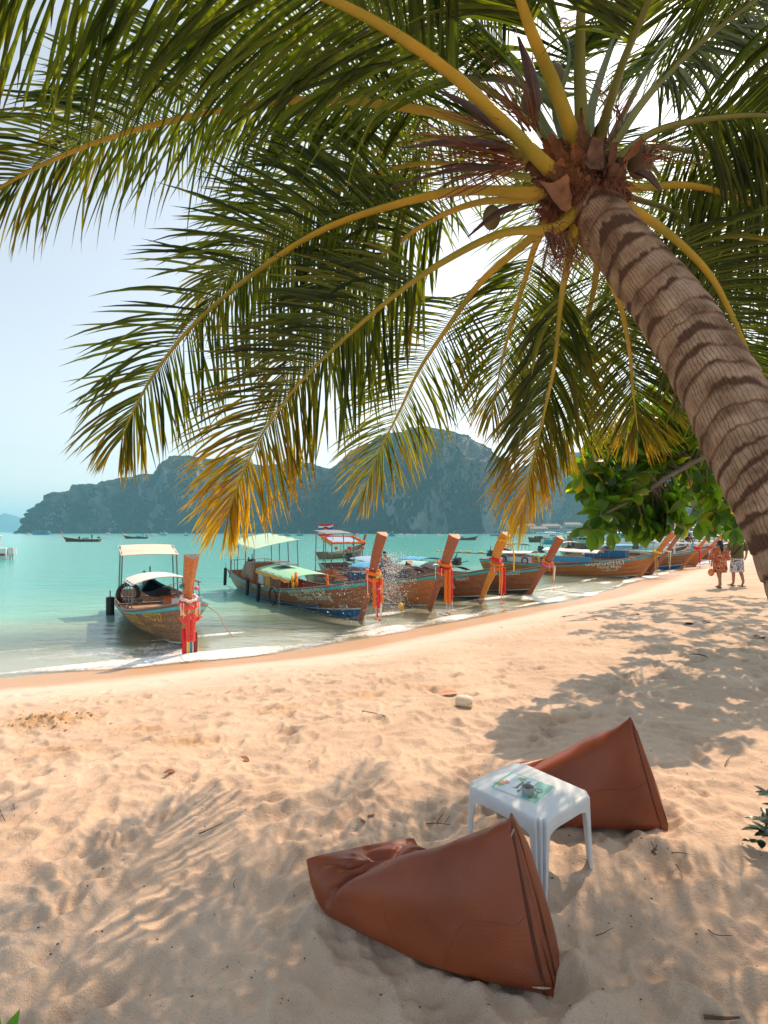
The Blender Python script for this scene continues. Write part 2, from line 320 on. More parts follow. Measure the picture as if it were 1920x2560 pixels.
# the sea: one sheet of ripples over the sand, tinted by the depth under it
def water_mat():
    m = bpy.data.materials.new('sea_water'); m.use_nodes = True; t = m.node_tree; N = t.nodes; L = t.links; b = N['Principled BSDF']; out = N['Material Output']
    at_ = N.new('ShaderNodeAttribute'); at_.attribute_name = 'depth'
    cr = N.new('ShaderNodeValToRGB'); e = cr.color_ramp.elements
    for _ in range(4): e.new(.5)
    for k, (p, c) in enumerate([(0, (.64,.60,.45)), (.14, (.50,.62,.45)), (.27, (.20,.46,.36)), (.45, (.075,.38,.33)), (.75, (.085,.42,.38)), (1, (.13,.45,.43))]):
        e[k].position = p; e[k].color = (*c, 1)
    mr = N.new('ShaderNodeMapRange'); mr.inputs['From Max'].default_value = 6.0; L.new(at_.outputs['Fac'], mr.inputs[0])
    pwr = N.new('ShaderNodeMath'); pwr.operation = 'POWER'; pwr.inputs[1].default_value = .6; L.new(mr.outputs[0], pwr.inputs[0])
    tc = N.new('ShaderNodeTexCoord')
    nz = N.new('ShaderNodeTexNoise'); nz.inputs['Scale'].default_value = .16; nz.inputs['Detail'].default_value = 5; mp = N.new('ShaderNodeMapping'); mp.inputs['Scale'].default_value = (.6, 2.2, 1)
    L.new(tc.outputs['Object'], mp.inputs[0]); L.new(mp.outputs[0], nz.inputs['Vector'])
    ad = N.new('ShaderNodeMath'); ad.operation = 'MULTIPLY_ADD'; ad.inputs[1].default_value = .22; L.new(nz.outputs[0], ad.inputs[0])
    sb = N.new('ShaderNodeMath'); sb.operation = 'SUBTRACT'; sb.inputs[1].default_value = .11; L.new(pwr.outputs[0], sb.inputs[0]); L.new(sb.outputs[0], ad.inputs[2])
    L.new(ad.outputs[0], cr.inputs[0]); L.new(cr.outputs[0], b.inputs['Base Color'])
    b.inputs['Roughness'].default_value = .16; b.inputs['Specular IOR Level'].default_value = .28; b.inputs['IOR'].default_value = 1.33
    # ripples
    h = []
    for sc, st, wt in ((1.1, (1, 2.6, 1), .9), (4.2, (1, 2.2, 1), .5), (13, (1, 1.6, 1), .2), (.25, (1, 3, 1), 1.0)):
        mp2 = N.new('ShaderNodeMapping'); mp2.inputs['Scale'].default_value = st; mp2.inputs['Rotation'].default_value = (0, 0, .35); L.new(tc.outputs['Object'], mp2.inputs[0])
        n = N.new('ShaderNodeTexNoise'); n.inputs['Scale'].default_value = sc; n.inputs['Detail'].default_value = 3; L.new(mp2.outputs[0], n.inputs['Vector'])
        q = N.new('ShaderNodeMath'); q.operation = 'MULTIPLY_ADD'; q.inputs[1].default_value = wt; L.new(n.outputs[0], q.inputs[0])
        if h: L.new(h[-1].outputs[0], q.inputs[2])
        else: q.inputs[2].default_value = 0
        h.append(q)
    bp = N.new('ShaderNodeBump'); bp.inputs['Strength'].default_value = .42; bp.inputs['Distance'].default_value = .07; L.new(h[-1].outputs[0], bp.inputs['Height']); L.new(bp.outputs[0], b.inputs['Normal'])
    # clear in the shallows
    tr = N.new('ShaderNodeBsdfTransparent'); tr.inputs[0].default_value = (.86,.97,.93,1)
    al = N.new('ShaderNodeMapRange'); al.inputs['From Min'].default_value = 0.0; al.inputs['From Max'].default_value = .80; al.inputs['To Min'].default_value = .10; al.inputs['To Max'].default_value = 1.0; al.interpolation_type = 'SMOOTHSTEP'
    L.new(at_.outputs['Fac'], al.inputs[0])
    mx = N.new('ShaderNodeMixShader'); L.new(al.outputs[0], mx.inputs[0]); L.new(tr.outputs[0], mx.inputs[1]); L.new(b.outputs[0], mx.inputs[2])
    gl = N.new('ShaderNodeBsdfGlossy'); gl.inputs['Roughness'].default_value = .12; L.new(bp.outputs[0], gl.inputs['Normal'])
    fr = N.new('ShaderNodeFresnel'); fr.inputs[0].default_value = 1.33; L.new(bp.outputs[0], fr.inputs['Normal'])
    inv = N.new('ShaderNodeMath'); inv.operation = 'SUBTRACT'; inv.inputs[0].default_value = 1; L.new(al.outputs[0], inv.inputs[1])
    ml = N.new('ShaderNodeMath'); ml.operation = 'MULTIPLY'; L.new(fr.outputs[0], ml.inputs[0]); inv2 = N.new('ShaderNodeMath'); inv2.operation = 'MULTIPLY'; inv2.inputs[1].default_value = .55; L.new(inv.outputs[0], inv2.inputs[0]); L.new(inv2.outputs[0], ml.inputs[1])
    m2 = N.new('ShaderNodeMixShader'); L.new(ml.outputs[0], m2.inputs[0]); L.new(mx.outputs[0], m2.inputs[1]); L.new(gl.outputs[0], m2.inputs[2]); L.new(m2.outputs[0], out.inputs[0])
    return m
az2 = np.concatenate([np.linspace(-math.radians(50), math.radians(50), 420), np.linspace(math.radians(50), math.radians(310), 60)[1:-1]])
rad2 = np.concatenate([[2.0, 4.0], np.geomspace(6.5, 120, 330), np.geomspace(125, 4300, 50)])
X2, Y2 = polar(rad2, az2); S2 = shore_dist(X2, Y2); S2 = S2+.22*vnoise(X2*.35, Y2*.35, 5)*np.exp(-np.abs(S2)/6); B2_ = base_z(S2)
off = np.clip(-S2, 0, 30)
W = .012*np.clip(off/2, 0, 1)*fbm(X2*.9, Y2*1.6, 3, 91)*np.clip(2-rr.max()*0, 0, 1)
W += .05*np.exp(-((off-1.6)/.55)**2)*(.55+.45*vnoise(X2*.7, Y2*.7, 12))*(S2 < 0)+.03*np.exp(-((off-5.2)/.8)**2)*(.5+.5*vnoise(X2*.4, Y2*.4, 13))
W = np.where(S2 < 0, W, .012)
keep = (S2 < .45)
f2 = ring_faces(len(rad2), len(az2)); kf = keep.ravel()[f2].any(1)
f2 = f2[kf]; used, inv_ = np.unique(f2, return_inverse=True)
V2 = np.stack([X2, Y2, W], -1).reshape(-1, 3)[used]
dep = np.maximum(W-B2_, 0).ravel()[used]
sea = np_mesh('sea', V2, inv_.reshape(-1, 4), water_mat(), {'depth': dep}); tag(sea, kind='structure')

# lace of foam along the edge
def foam_mat():
    m = bpy.data.materials.new('foam'); m.use_nodes = True; t = m.node_tree; N = t.nodes; L = t.links; b = N['Principled BSDF']; out = N['Material Output']
    b.inputs['Base Color'].default_value = (.86,.87,.85,1); b.inputs['Roughness'].default_value = .6
    a = N.new('ShaderNodeAttribute'); a.attribute_name = 'dens'
    tc = N.new('ShaderNodeTexCoord')
    v = N.new('ShaderNodeTexVoronoi'); v.feature = 'DISTANCE_TO_EDGE'; v.inputs['Scale'].default_value = 13
    n = N.new('ShaderNodeTexNoise'); n.inputs['Scale'].default_value = 5; n.inputs['Detail'].default_value = 8; n.inputs['Roughness'].default_value = .7
    mp = N.new('ShaderNodeMapping'); L.new(tc.outputs['Object'], mp.inputs[0])
    q = N.new('ShaderNodeMix'); q.data_type = 'RGBA'; q.inputs['Factor'].default_value = .12; L.new(mp.outputs[0], q.inputs['A']); L.new(n.outputs['Color'], q.inputs['B'])
    L.new(q.outputs['Result'], v.inputs['Vector']); L.new(mp.outputs[0], n.inputs['Vector'])
    s = N.new('ShaderNodeMath'); s.operation = 'MULTIPLY_ADD'; s.inputs[1].default_value = -.9; L.new(v.outputs['Distance'], s.inputs[0]); L.new(n.outputs[0], s.inputs[2])
    s2 = N.new('ShaderNodeMath'); s2.operation = 'ADD'; L.new(s.outputs[0], s2.inputs[0]); L.new(a.outputs['Fac'], s2.inputs[1])
    mr = N.new('ShaderNodeMapRange'); mr.inputs['From Min'].default_value = .62; mr.inputs['From Max'].default_value = 1.45; L.new(s2.outputs[0], mr.inputs[0])
    tr = N.new('ShaderNodeBsdfTransparent'); mx = N.new('ShaderNodeMixShader'); L.new(mr.outputs[0], mx.inputs[0]); L.new(tr.outputs[0], mx.inputs[1]); L.new(b.outputs[0], mx.inputs[2]); L.new(mx.outputs[0], out.inputs[0])
    return m
FM = foam_mat()
def shore_pts(step, smax):
    P = SHORE[2:16]; out = []
    for (ax, ay), (bx, by) in zip(P[:-1], P[1:]):
        n = max(1, int(math.hypot(bx-ax, by-ay)/step))
        for i in range(n): out.append((ax+(bx-ax)*i/n, ay+(by-ay)*i/n))
    return np.array(out)
def foam_strip(name, off0, width, amp, dens, hgt, seed, lim=(0, 1)):
    P = shore_pts(.12, 60); k0, k1 = int(len(P)*lim[0]), int(len(P)*lim[1]); P = P[k0:k1]
    k = np.ones(13)/13; Q = P.copy()
    for c in (0, 1): Q[:, c] = np.convolve(np.pad(P[:, c], 6, mode='edge'), k, mode='valid')
    T = np.gradient(Q, axis=0); T /= np.linalg.norm(T, axis=1)[:, None]; Nn = np.stack([-T[:, 1], T[:, 0]], 1)   # to the sea
    a = np.arange(len(Q))*.12; nv = 14; vs = np.zeros((len(Q), nv, 3)); de = np.zeros((len(Q), nv))
    wob = amp*fbm(a*.22, a*0+seed, 4, seed); ww = width*(.65+.6*vnoise(a*.35, a*0+2, seed+1)); ww = np.maximum(ww, .08)
    for j in range(nv):
        f = j/(nv-1); o = off0+wob+ww*(f-.5)
        # keep the strip off the ground on both sides of the edge
        x = Q[:, 0]+Nn[:, 0]*o; y = Q[:, 1]+Nn[:, 1]*o
        s = shore_dist(x, y); s = s+.22*vnoise(x*.35, y*.35, 5)*np.exp(-np.abs(s)/6)
        z = np.maximum(base_z(s), .012)+.02+hgt*math.sin(PI*f)**1.5*(.6+.8*np.clip(vnoise(a*1.3, a*0, seed+3), -.5, 1))
        z = z+.05*np.exp(-((-s-1.6)/.55)**2)*(s < 0)
        vs[:, j] = np.stack([x, y, z], 1); de[:, j] = dens*(1-abs(2*f-1)**3)+.45*vnoise(a*.8, a*0+7, seed+4)+.2*vnoise(a*2.3, j*.8+a*0, seed+6)
    n = len(Q); i = np.arange(n-1)[:, None]; j = np.arange(nv-1)[None, :]
    fs = np.stack([i*nv+j, (i+1)*nv+j, (i+1)*nv+j+1, i*nv+j+1], -1).reshape(-1, 4)
    o = np_mesh(name, vs.reshape(-1, 3), fs, FM, {'dens': de}); tag(o, 'white lace of foam where the small waves run out on the sand', 'foam', kind='stuff')
foam_strip('foam', .15, .95, .30, .60, .05, 3)
foam_strip('foam', 1.6, .6, .35, .36, .03, 8)
foam_strip('foam', .8, 1.1, .5, .30, .01, 15)

# ---------------------------------------------------------------- hills across the bay
def hill_mat():
    m = bpy.data.materials.new('jungle_and_limestone'); m.use_nodes = True; t = m.node_tree; N = t.nodes; L = t.links; b = N['Principled BSDF']; b.inputs['Roughness'].default_value = .9; b.inputs['Specular IOR Level'].default_value = .1
    tc = N.new('ShaderNodeTexCoord')
    def nz(sc, d, st=(1,1,1)):
        mp = N.new('ShaderNodeMapping'); mp.inputs['Scale'].default_value = st; L.new(tc.outputs['Object'], mp.inputs[0])
        n = N.new('ShaderNodeTexNoise'); n.inputs['Scale'].default_value = sc; n.inputs['Detail'].default_value = d; L.new(mp.outputs[0], n.inputs['Vector']); return n.outputs[0]
    def rp(src, pts):
        r = N.new('ShaderNodeValToRGB'); e = r.color_ramp.elements
        while len(e) < len(pts): e.new(.5)
        for k, (p, c) in enumerate(pts): e[k].position = p; e[k].color = (*c, 1)
        L.new(src, r.inputs[0]); return r.outputs[0]
    g = rp(nz(.045, 9), [(.3, (.002,.008,.007)), (.5, (.008,.022,.015)), (.62, (.024,.040,.022)), (.76, (.09,.075,.045))])
    k = rp(nz(.025, 8, (1,1,.22)), [(.3, (.06,.065,.065)), (.5, (.15,.15,.14)), (.7, (.27,.25,.23))])
    a = N.new('ShaderNodeAttribute'); a.attribute_name = 'rock'
    s = N.new('ShaderNodeMath'); s.operation = 'ADD'; L.new(a.outputs['Fac'], s.inputs[0]); L.new(nz(.035, 9, (1,1,.35)), s.inputs[1])
    r = N.new('ShaderNodeMapRange'); r.inputs['From Min'].default_value = .98; r.inputs['From Max'].default_value = 1.08; L.new(s.outputs[0], r.inputs[0])
    mx = N.new('ShaderNodeMix'); mx.data_type = 'RGBA'; L.new(r.outputs[0], mx.inputs['Factor']); L.new(g, mx.inputs['A']); L.new(k, mx.inputs['B']); L.new(mx.outputs['Result'], b.inputs['Base Color'])
    bp = N.new('ShaderNodeBump'); bp.inputs['Strength'].default_value = 1.0; bp.inputs['Distance'].default_value = 8.0; L.new(nz(.16, 4), bp.inputs['Height']); L.new(bp.outputs[0], b.inputs['Normal'])
    return m
HM = hill_mat()
def hill(name, sky_pts, D, depth, seed, cliffs=(), cols=2.2, rows=110, rough=1.0, shorez=-3):
    rough *= 1.5
    px = np.arange(sky_pts[0][0], sky_pts[-1][0]+.1, cols); py = np.interp(px, [p[0] for p in sky_pts], [p[1] for p in sky_pts])
    k = np.ones(7)/7; py = np.convolve(np.pad(py, 3, mode='edge'), k, mode='valid')
    xr = (px-CX)/F*D; hr = (HY-py)/F*D+EYE
    v = np.concatenate([np.linspace(0, 1, rows), np.linspace(1.05, 1.6, 10)])
    Vv, XR = np.meshgrid(v, xr, indexing='ij'); HR = np.meshgrid(v, hr, indexing='ij')[1]; PX = np.meshgrid(v, px, indexing='ij')[1]
    sc = D/1000.0
    # foreland domes: lower knolls in front of the ridge
    kn = fbm(XR/(70*sc), Vv*1.7, 3, seed)
    prof = np.where(Vv < 1, 1-(1-np.clip(Vv*1.12+.10*kn*np.sin(PI*np.clip(Vv, 0, 1)), 0, 1))**1.9, 1-.8*(Vv-1)**1.2)
    steps = .05*np.sin(Vv*14+4*vnoise(XR/(60*sc), Vv*2, seed+5))*np.sin(PI*np.clip(Vv, 0, 1))
    Zh = shorez+(HR-shorez)*np.clip(prof+steps, 0, 1.01)
    but = (1-np.abs(fbm(XR/(34*sc), Vv*1.2, 4, seed+9)))**2
    Yh = D-depth*(1-Vv)-rough*26*sc*but*np.sin(PI*np.clip(Vv, 0.02, 1))-rough*9*sc*fbm(XR/(9*sc), Vv*14, 3, seed+12)*np.clip(Vv*5, 0, 1)
    tree = np.abs(vnoise(XR/(4.2*sc), Yh/(4.5*sc)+Vv*23, seed+20))
    Zh += rough*(3.4*(1-tree)-1.2)*sc*np.clip(Vv*8, 0, 1)*np.clip(HR/20, 0, 1)
    Xh = XR*(1-(depth/D)*(1-np.clip(Vv, 0, 1)))+rough*6*sc*fbm(XR/(20*sc)+5, Vv*6, 2, seed+14)
    gy, gx = np.gradient(Zh); slope = np.clip(np.abs(gy)/(np.abs(np.gradient(Yh)[0])+.4), 0, 4)
    rock = .18+.09*slope+.25*fbm(XR/(55*sc), Vv*3, 3, seed+30)
    for cx, cv, wx_, wv, am in cliffs: rock += am*np.exp(-((PX-cx)/wx_)**2-((Vv-cv)/wv)**2)
    nC = len(xr); i = np.arange(len(v)-1)[:, None]; j = np.arange(nC-1)[None, :]
    fs = np.stack([i*nC+j, i*nC+j+1, (i+1)*nC+j+1, (i+1)*nC+j], -1).reshape(-1, 4)
    o = np_mesh(name, np.stack([Xh, Yh, Zh], -1).reshape(-1, 3), fs, HM, {'rock': rock}); tag(o, kind='structure'); return o
hill('hills', [(52,1333),(62,1322),(104,1280),(145,1248),(170,1238),(197,1224),(225,1219),(249,1216),(272,1206),(295,1202),(330,1197),(359,1193),(396,1190),(417,1161),(435,1148),(457,1143),(480,1147),(503,1156),(540,1158),(600,1157),(660,1172),(700,1168),(725,1156),(770,1170),(812,1184),(862,1182),(920,1215),(980,1260),(1040,1333)], 980, 170, 4, cliffs=((520,.45,40,.2,.25),(250,.35,35,.2,.18),(400,.3,30,.2,.2),(860,.4,30,.2,.22)))
hill('hills', [(690,1333),(740,1265),(800,1210),(845,1172),(878,1143),(915,1120),(950,1107),(987,1097),(1030,1086),(1060,1080),(1095,1079),(1130,1086),(1165,1097),(1200,1116),(1225,1135),(1249,1160),(1274,1190),(1300,1240),(1335,1290),(1365,1331)], 820, 150, 17, cliffs=((1225,.50,42,.20,.62),(1010,.5,30,.16,.3),(1120,.62,26,.15,.3),(1175,.62,24,.25,.42)))
hill('hills', [(1240,1333),(1265,1230),(1290,1178),(1330,1165),(1370,1162),(1421,1147),(1470,1150),(1530,1162),(1600,1176),(1680,1182),(1760,1190),(1850,1200),(1960,1210),(2100,1225),(2400,1250),(2700,1333)], 1200, 330, 29, cliffs=(), rows=90)
hill('hills', [(-420,1333),(-300,1290),(-180,1300),(-60,1292),(0,1294),(12,1284),(26,1287),(40,1292),(52,1306),(66,1322),(80,1331),(86,1333)], 3700, 400, 37, cols=1.6, rows=50, rough=.2)
hill('hills', [(56,1333),(76,1318),(98,1302),(118,1288),(142,1276),(170,1270),(260,1262),(400,1300),(500,1333)], 2700, 400, 43, cols=2.5, rows=50, rough=.3)
hill('hills', [(1500,1333),(1560,1302),(1640,1290),(1720,1283),(1800,1280),(1900,1276),(2100,1270),(2500,1260),(2700,1333)], 620, 200, 53, rows=70, cols=3)

# the air over the bay
hz = MB().box((0, 0, 88), (8900, 8900, 210)).build('haze', None, smooth=False)
hm = bpy.data.materials.new('haze'); hm.use_nodes = True; t = hm.node_tree; t.nodes.remove(t.nodes['Principled BSDF'])
pv = t.nodes.new('ShaderNodeVolumePrincipled'); pv.inputs['Color'].default_value = (.38,.76,1.0,1); pv.inputs['Density'].default_value = .00026; pv.inputs['Anisotropy'].default_value = .2
t.links.new(pv.outputs[0], t.nodes['Material Output'].inputs['Volume']); hz.data.materials.append(hm); tag(hz, 'pale blue haze lying over the whole bay', 'haze', kind='stuff')
# ---------------------------------------------------------------- the leaning coconut palm
LF = leaf_mat('palm_leaflet', (.014,.034,.012), (.12,.165,.028), (.66,.36,.04), trans=.44, tcol=(2.9,2.6,.4))
PETY = mat('petiole_yellow', (.54,.36,.035), .5, scale=2.6, col2=(.22,.23,.03), stretch=(1,1,1), bump=.25, bscale=60, det=9)
PETG = mat('petiole_green', (.20,.22,.06), .45, scale=5, col2=(.12,.15,.04))
def bark_mat():
    m = bpy.data.materials.new('palm_bark'); m.use_nodes = True; t = m.node_tree; N = t.nodes; L = t.links; b = N['Principled BSDF']; b.inputs['Roughness'].default_value = .85; b.inputs['Specular IOR Level'].default_value = .2
    a = N.new('ShaderNodeAttribute'); a.attribute_name = 'scar'; uv = N.new('ShaderNodeAttribute'); uv.attribute_name = 'tint'
    tc = N.new('ShaderNodeTexCoord')
    n = N.new('ShaderNodeTexNoise'); n.inputs['Scale'].default_value = 11; n.inputs['Detail'].default_value = 8; L.new(tc.outputs['Object'], n.inputs['Vector'])
    r = N.new('ShaderNodeValToRGB'); e = r.color_ramp.elements; e.new(.5)
    for k, (p, c) in enumerate([(.30, (.16,.098,.066)), (.5, (.33,.225,.155)), (.72, (.48,.36,.265))]): e[k].position = p; e[k].color = (*c, 1)
    L.new(n.outputs[0], r.inputs[0])
    sx = N.new('ShaderNodeSeparateXYZ'); L.new(uv.outputs['Vector'], sx.inputs[0])
    n4 = N.new('ShaderNodeTexNoise'); n4.inputs['Scale'].default_value = 26; n4.inputs['Detail'].default_value = 3; L.new(tc.outputs['Object'], n4.inputs['Vector'])
    w1 = N.new('ShaderNodeMath'); w1.operation = 'MULTIPLY_ADD'; w1.inputs[1].default_value = 58; L.new(sx.outputs[0], w1.inputs[0])
    w2 = N.new('ShaderNodeMath'); w2.operation = 'MULTIPLY_ADD'; w2.inputs[1].default_value = 37.7; L.new(sx.outputs[2], w2.inputs[0]); L.new(n4.outputs[0], w2.inputs[2]); L.new(w2.outputs[0], w1.inputs[2])
    v = N.new('ShaderNodeTexVoronoi'); v.voronoi_dimensions = '1D'; v.feature = 'DISTANCE_TO_EDGE'; v.inputs['Scale'].default_value = 1.0; v.inputs['Randomness'].default_value = .8; L.new(w1.outputs[0], v.inputs['W'])
    cr = N.new('ShaderNodeMapRange'); cr.inputs['From Min'].default_value = 0.0; cr.inputs['From Max'].default_value = .10; cr.inputs['To Min'].default_value = .40; cr.inputs['To Max'].default_value = 1; L.new(v.outputs['Distance'], cr.inputs[0])
    n5 = N.new('ShaderNodeTexNoise'); n5.inputs['Scale'].default_value = 9; n5.inputs['Detail'].default_value = 5; L.new(tc.outputs['Object'], n5.inputs['Vector']); m5 = N.new('ShaderNodeMapRange'); m5.inputs['From Min'].default_value = .38; m5.inputs['From Max'].default_value = .6; L.new(n5.outputs[0], m5.inputs[0])
    mu = N.new('ShaderNodeMix'); mu.data_type = 'RGBA'; mu.blend_type = 'MULTIPLY'; L.new(m5.outputs[0], mu.inputs['Factor']); L.new(r.outputs[0], mu.inputs['A']); L.new(cr.outputs[0], mu.inputs['B'])
    mx = N.new('ShaderNodeMix'); mx.data_type = 'RGBA'; L.new(a.outputs['Fac'], mx.inputs['Factor']); L.new(mu.outputs['Result'], mx.inputs['A']); mx.inputs['B'].default_value = (.10,.058,.040,1)
    L.new(mx.outputs['Result'], b.inputs['Base Color'])
    n2 = N.new('ShaderNodeTexNoise'); n2.inputs['Scale'].default_value = 60; n2.inputs['Detail'].default_value = 5; L.new(tc.outputs['Object'], n2.inputs['Vector'])
    ad = N.new('ShaderNodeMath'); ad.operation = 'MULTIPLY_ADD'; L.new(cr.outputs[0], ad.inputs[0]); ad.inputs[1].default_value = .8; L.new(n2.outputs[0], ad.inputs[2])
    bp = N.new('ShaderNodeBump'); bp.inputs['Strength'].default_value = .8; bp.inputs['Distance'].default_value = .014; L.new(ad.outputs[0], bp.inputs['Height']); L.new(bp.outputs[0], b.inputs['Normal'])
    return m
BARK = bark_mat()
SHEATH = mat('dry_sheath', (.22,.11,.06), .9, col2=(.045,.025,.018), scale=14, stretch=(1,1,1), bump=.6, bscale=50, det=8)
SHEATH2 = mat('orange_sheath', (.40,.17,.07), .8, col2=(.13,.06,.03), scale=12, bump=.5, bscale=50, det=8)
SPATHE = mat('dry_spathe', (.11,.05,.04), .6, col2=(.045,.025,.025), scale=12, bump=.4, bscale=40)
TWIG = mat('dry_flower_twig', (.26,.10,.05), .8, col2=(.12,.05,.03), scale=10)
COCO = mat('coconut_husk', (.16,.13,.06), .6, col2=(.09,.08,.035), scale=8)
COCOB = mat('brown_coconut_husk', (.20,.13,.08), .75, col2=(.10,.06,.04), scale=10, bump=.4)

palm = empty('coconut_palm', (1.98, 1.95, .72), 0, 'tall leaning coconut palm with ringed trunk and wide crown over the beach', 'palm tree')
def attach(o):      # children keep their world place
    o.parent = palm; o.matrix_parent_inverse = Matrix.Translation(-palm.location); return o
def attach_to(o, root):
    o.parent = root; o.matrix_parent_inverse = Matrix.Translation(-root.location); return o
# trunk
TP = [Vector((2.05,1.93,.55)), dd(1945,1660,1.90), dd(1780,1278,1.93), dd(1694,1094,1.97), dd(1622,970,2.04), dd(1545,822,2.14), dd(1457,680,2.26), dd(1376,576,2.36), dd(1316,500,2.43), dd(1262,425,2.50), dd(1228,360,2.56)]
TR = [(0,.19),(.1,.178),(.25,.163),(.42,.149),(.6,.135),(.75,.121),(.86,.116),(.95,.15),(1,.12)]
NP_ = 760; path = catmull(TP, NP_); na = 120
vs = np.zeros((NP_, na, 3)); sc = np.zeros((NP_, na)); uvc = np.zeros((NP_, na, 3)); th = np.arange(na)/na*2*PI
arc = 0; prev = None; rs = random.Random(5)
# ring scars: heights, tilts
rings = []; h_ = 0.0
while h_ < 6: rings.append((h_, rs.uniform(-.022,.022), rs.uniform(0, 6.28), rs.uniform(.4, 1.0))); h_ += rs.uniform(.060,.115)
RH = np.array([r[0] for r in rings])
for i, p in enumerate(path):
    t = (path[min(i+1, NP_-1)]-path[max(i-1, 0)]).normalized()
    if i: arc += (p-path[i-1]).length
    a = Vector((0,1,0)) if prev is None else prev
    u = (a-t*a.dot(t)).normalized(); prev = u; w_ = t.cross(u)
    r0 = pw(i/(NP_-1), TR)
    cy_ = 1.6*np.cos(th); sy_ = 1.6*np.sin(th)
    slant = arc+.045*np.sin(th+.6+arc*.5)+.012*np.sin(2*th+arc*5)+.018*vnoise(cy_+arc*1.3, sy_+arc*2, 5)+.006*vnoise(cy_*4+arc*5, sy_*4+arc*4, 6)
    k = np.clip(np.searchsorted(RH, slant)-1, 0, len(RH)-2); fr = (slant-RH[k])/(RH[k+1]-RH[k])
    amp = np.array([rings[q][3] for q in k]); nse = vnoise(cy_*.75+k*5.13, sy_*.75+k*3.37, 9)
    saw = (1-fr)*.9+.2*np.sin(fr*PI)
    scar = np.clip((.38*amp*(.55+1.9*nse+.45*vnoise(cy_*5+k, sy_*5, 19))-fr)*9, 0, 1)
    lip = np.exp(-((fr-.97)/.05)**2)
    rad = r0*(1+.055*saw-.020*scar-.012*lip+.012*vnoise(th*2, th*0+arc*4, 7)+.006*vnoise(th*9, th*0+arc*30, 8))
    kb = np.exp(-((arc-2.13)/.05)**2)*np.exp(-((((th-5.2+PI) % (2*PI))-PI)/.9)**2); rad = rad+.030*kb
    vs[i] = np.array(p)+np.outer(np.cos(th)*rad, np.array(u))+np.outer(np.sin(th)*rad, np.array(w_))
    sc[i] = np.clip(scar+lip*(.45+.3*nse), 0, 1); uvc[i, :, 0] = th/6.28; uvc[i, :, 1] = arc; uvc[i, :, 2] = k*.37
ii = np.arange(NP_-1)[:, None]; jj = np.arange(na)[None, :]; j2 = (jj+1) % na
fs = np.stack([ii*na+jj, ii*na+j2, (ii+1)*na+j2, (ii+1)*na+jj], -1).reshape(-1, 4)
trunk = np_mesh('trunk', vs.reshape(-1, 3), fs, BARK, {'scar': sc})
ca = trunk.data.color_attributes.new('tint', 'FLOAT_COLOR', 'POINT'); cc_ = np.ones((NP_*na, 4), dtype=np.float32); cc_[:, :3] = uvc.reshape(-1, 3); ca.data.foreach_set('color', cc_.ravel())
attach(trunk)
CR = dd(1262, 400, 2.5)     # the heart of the crown

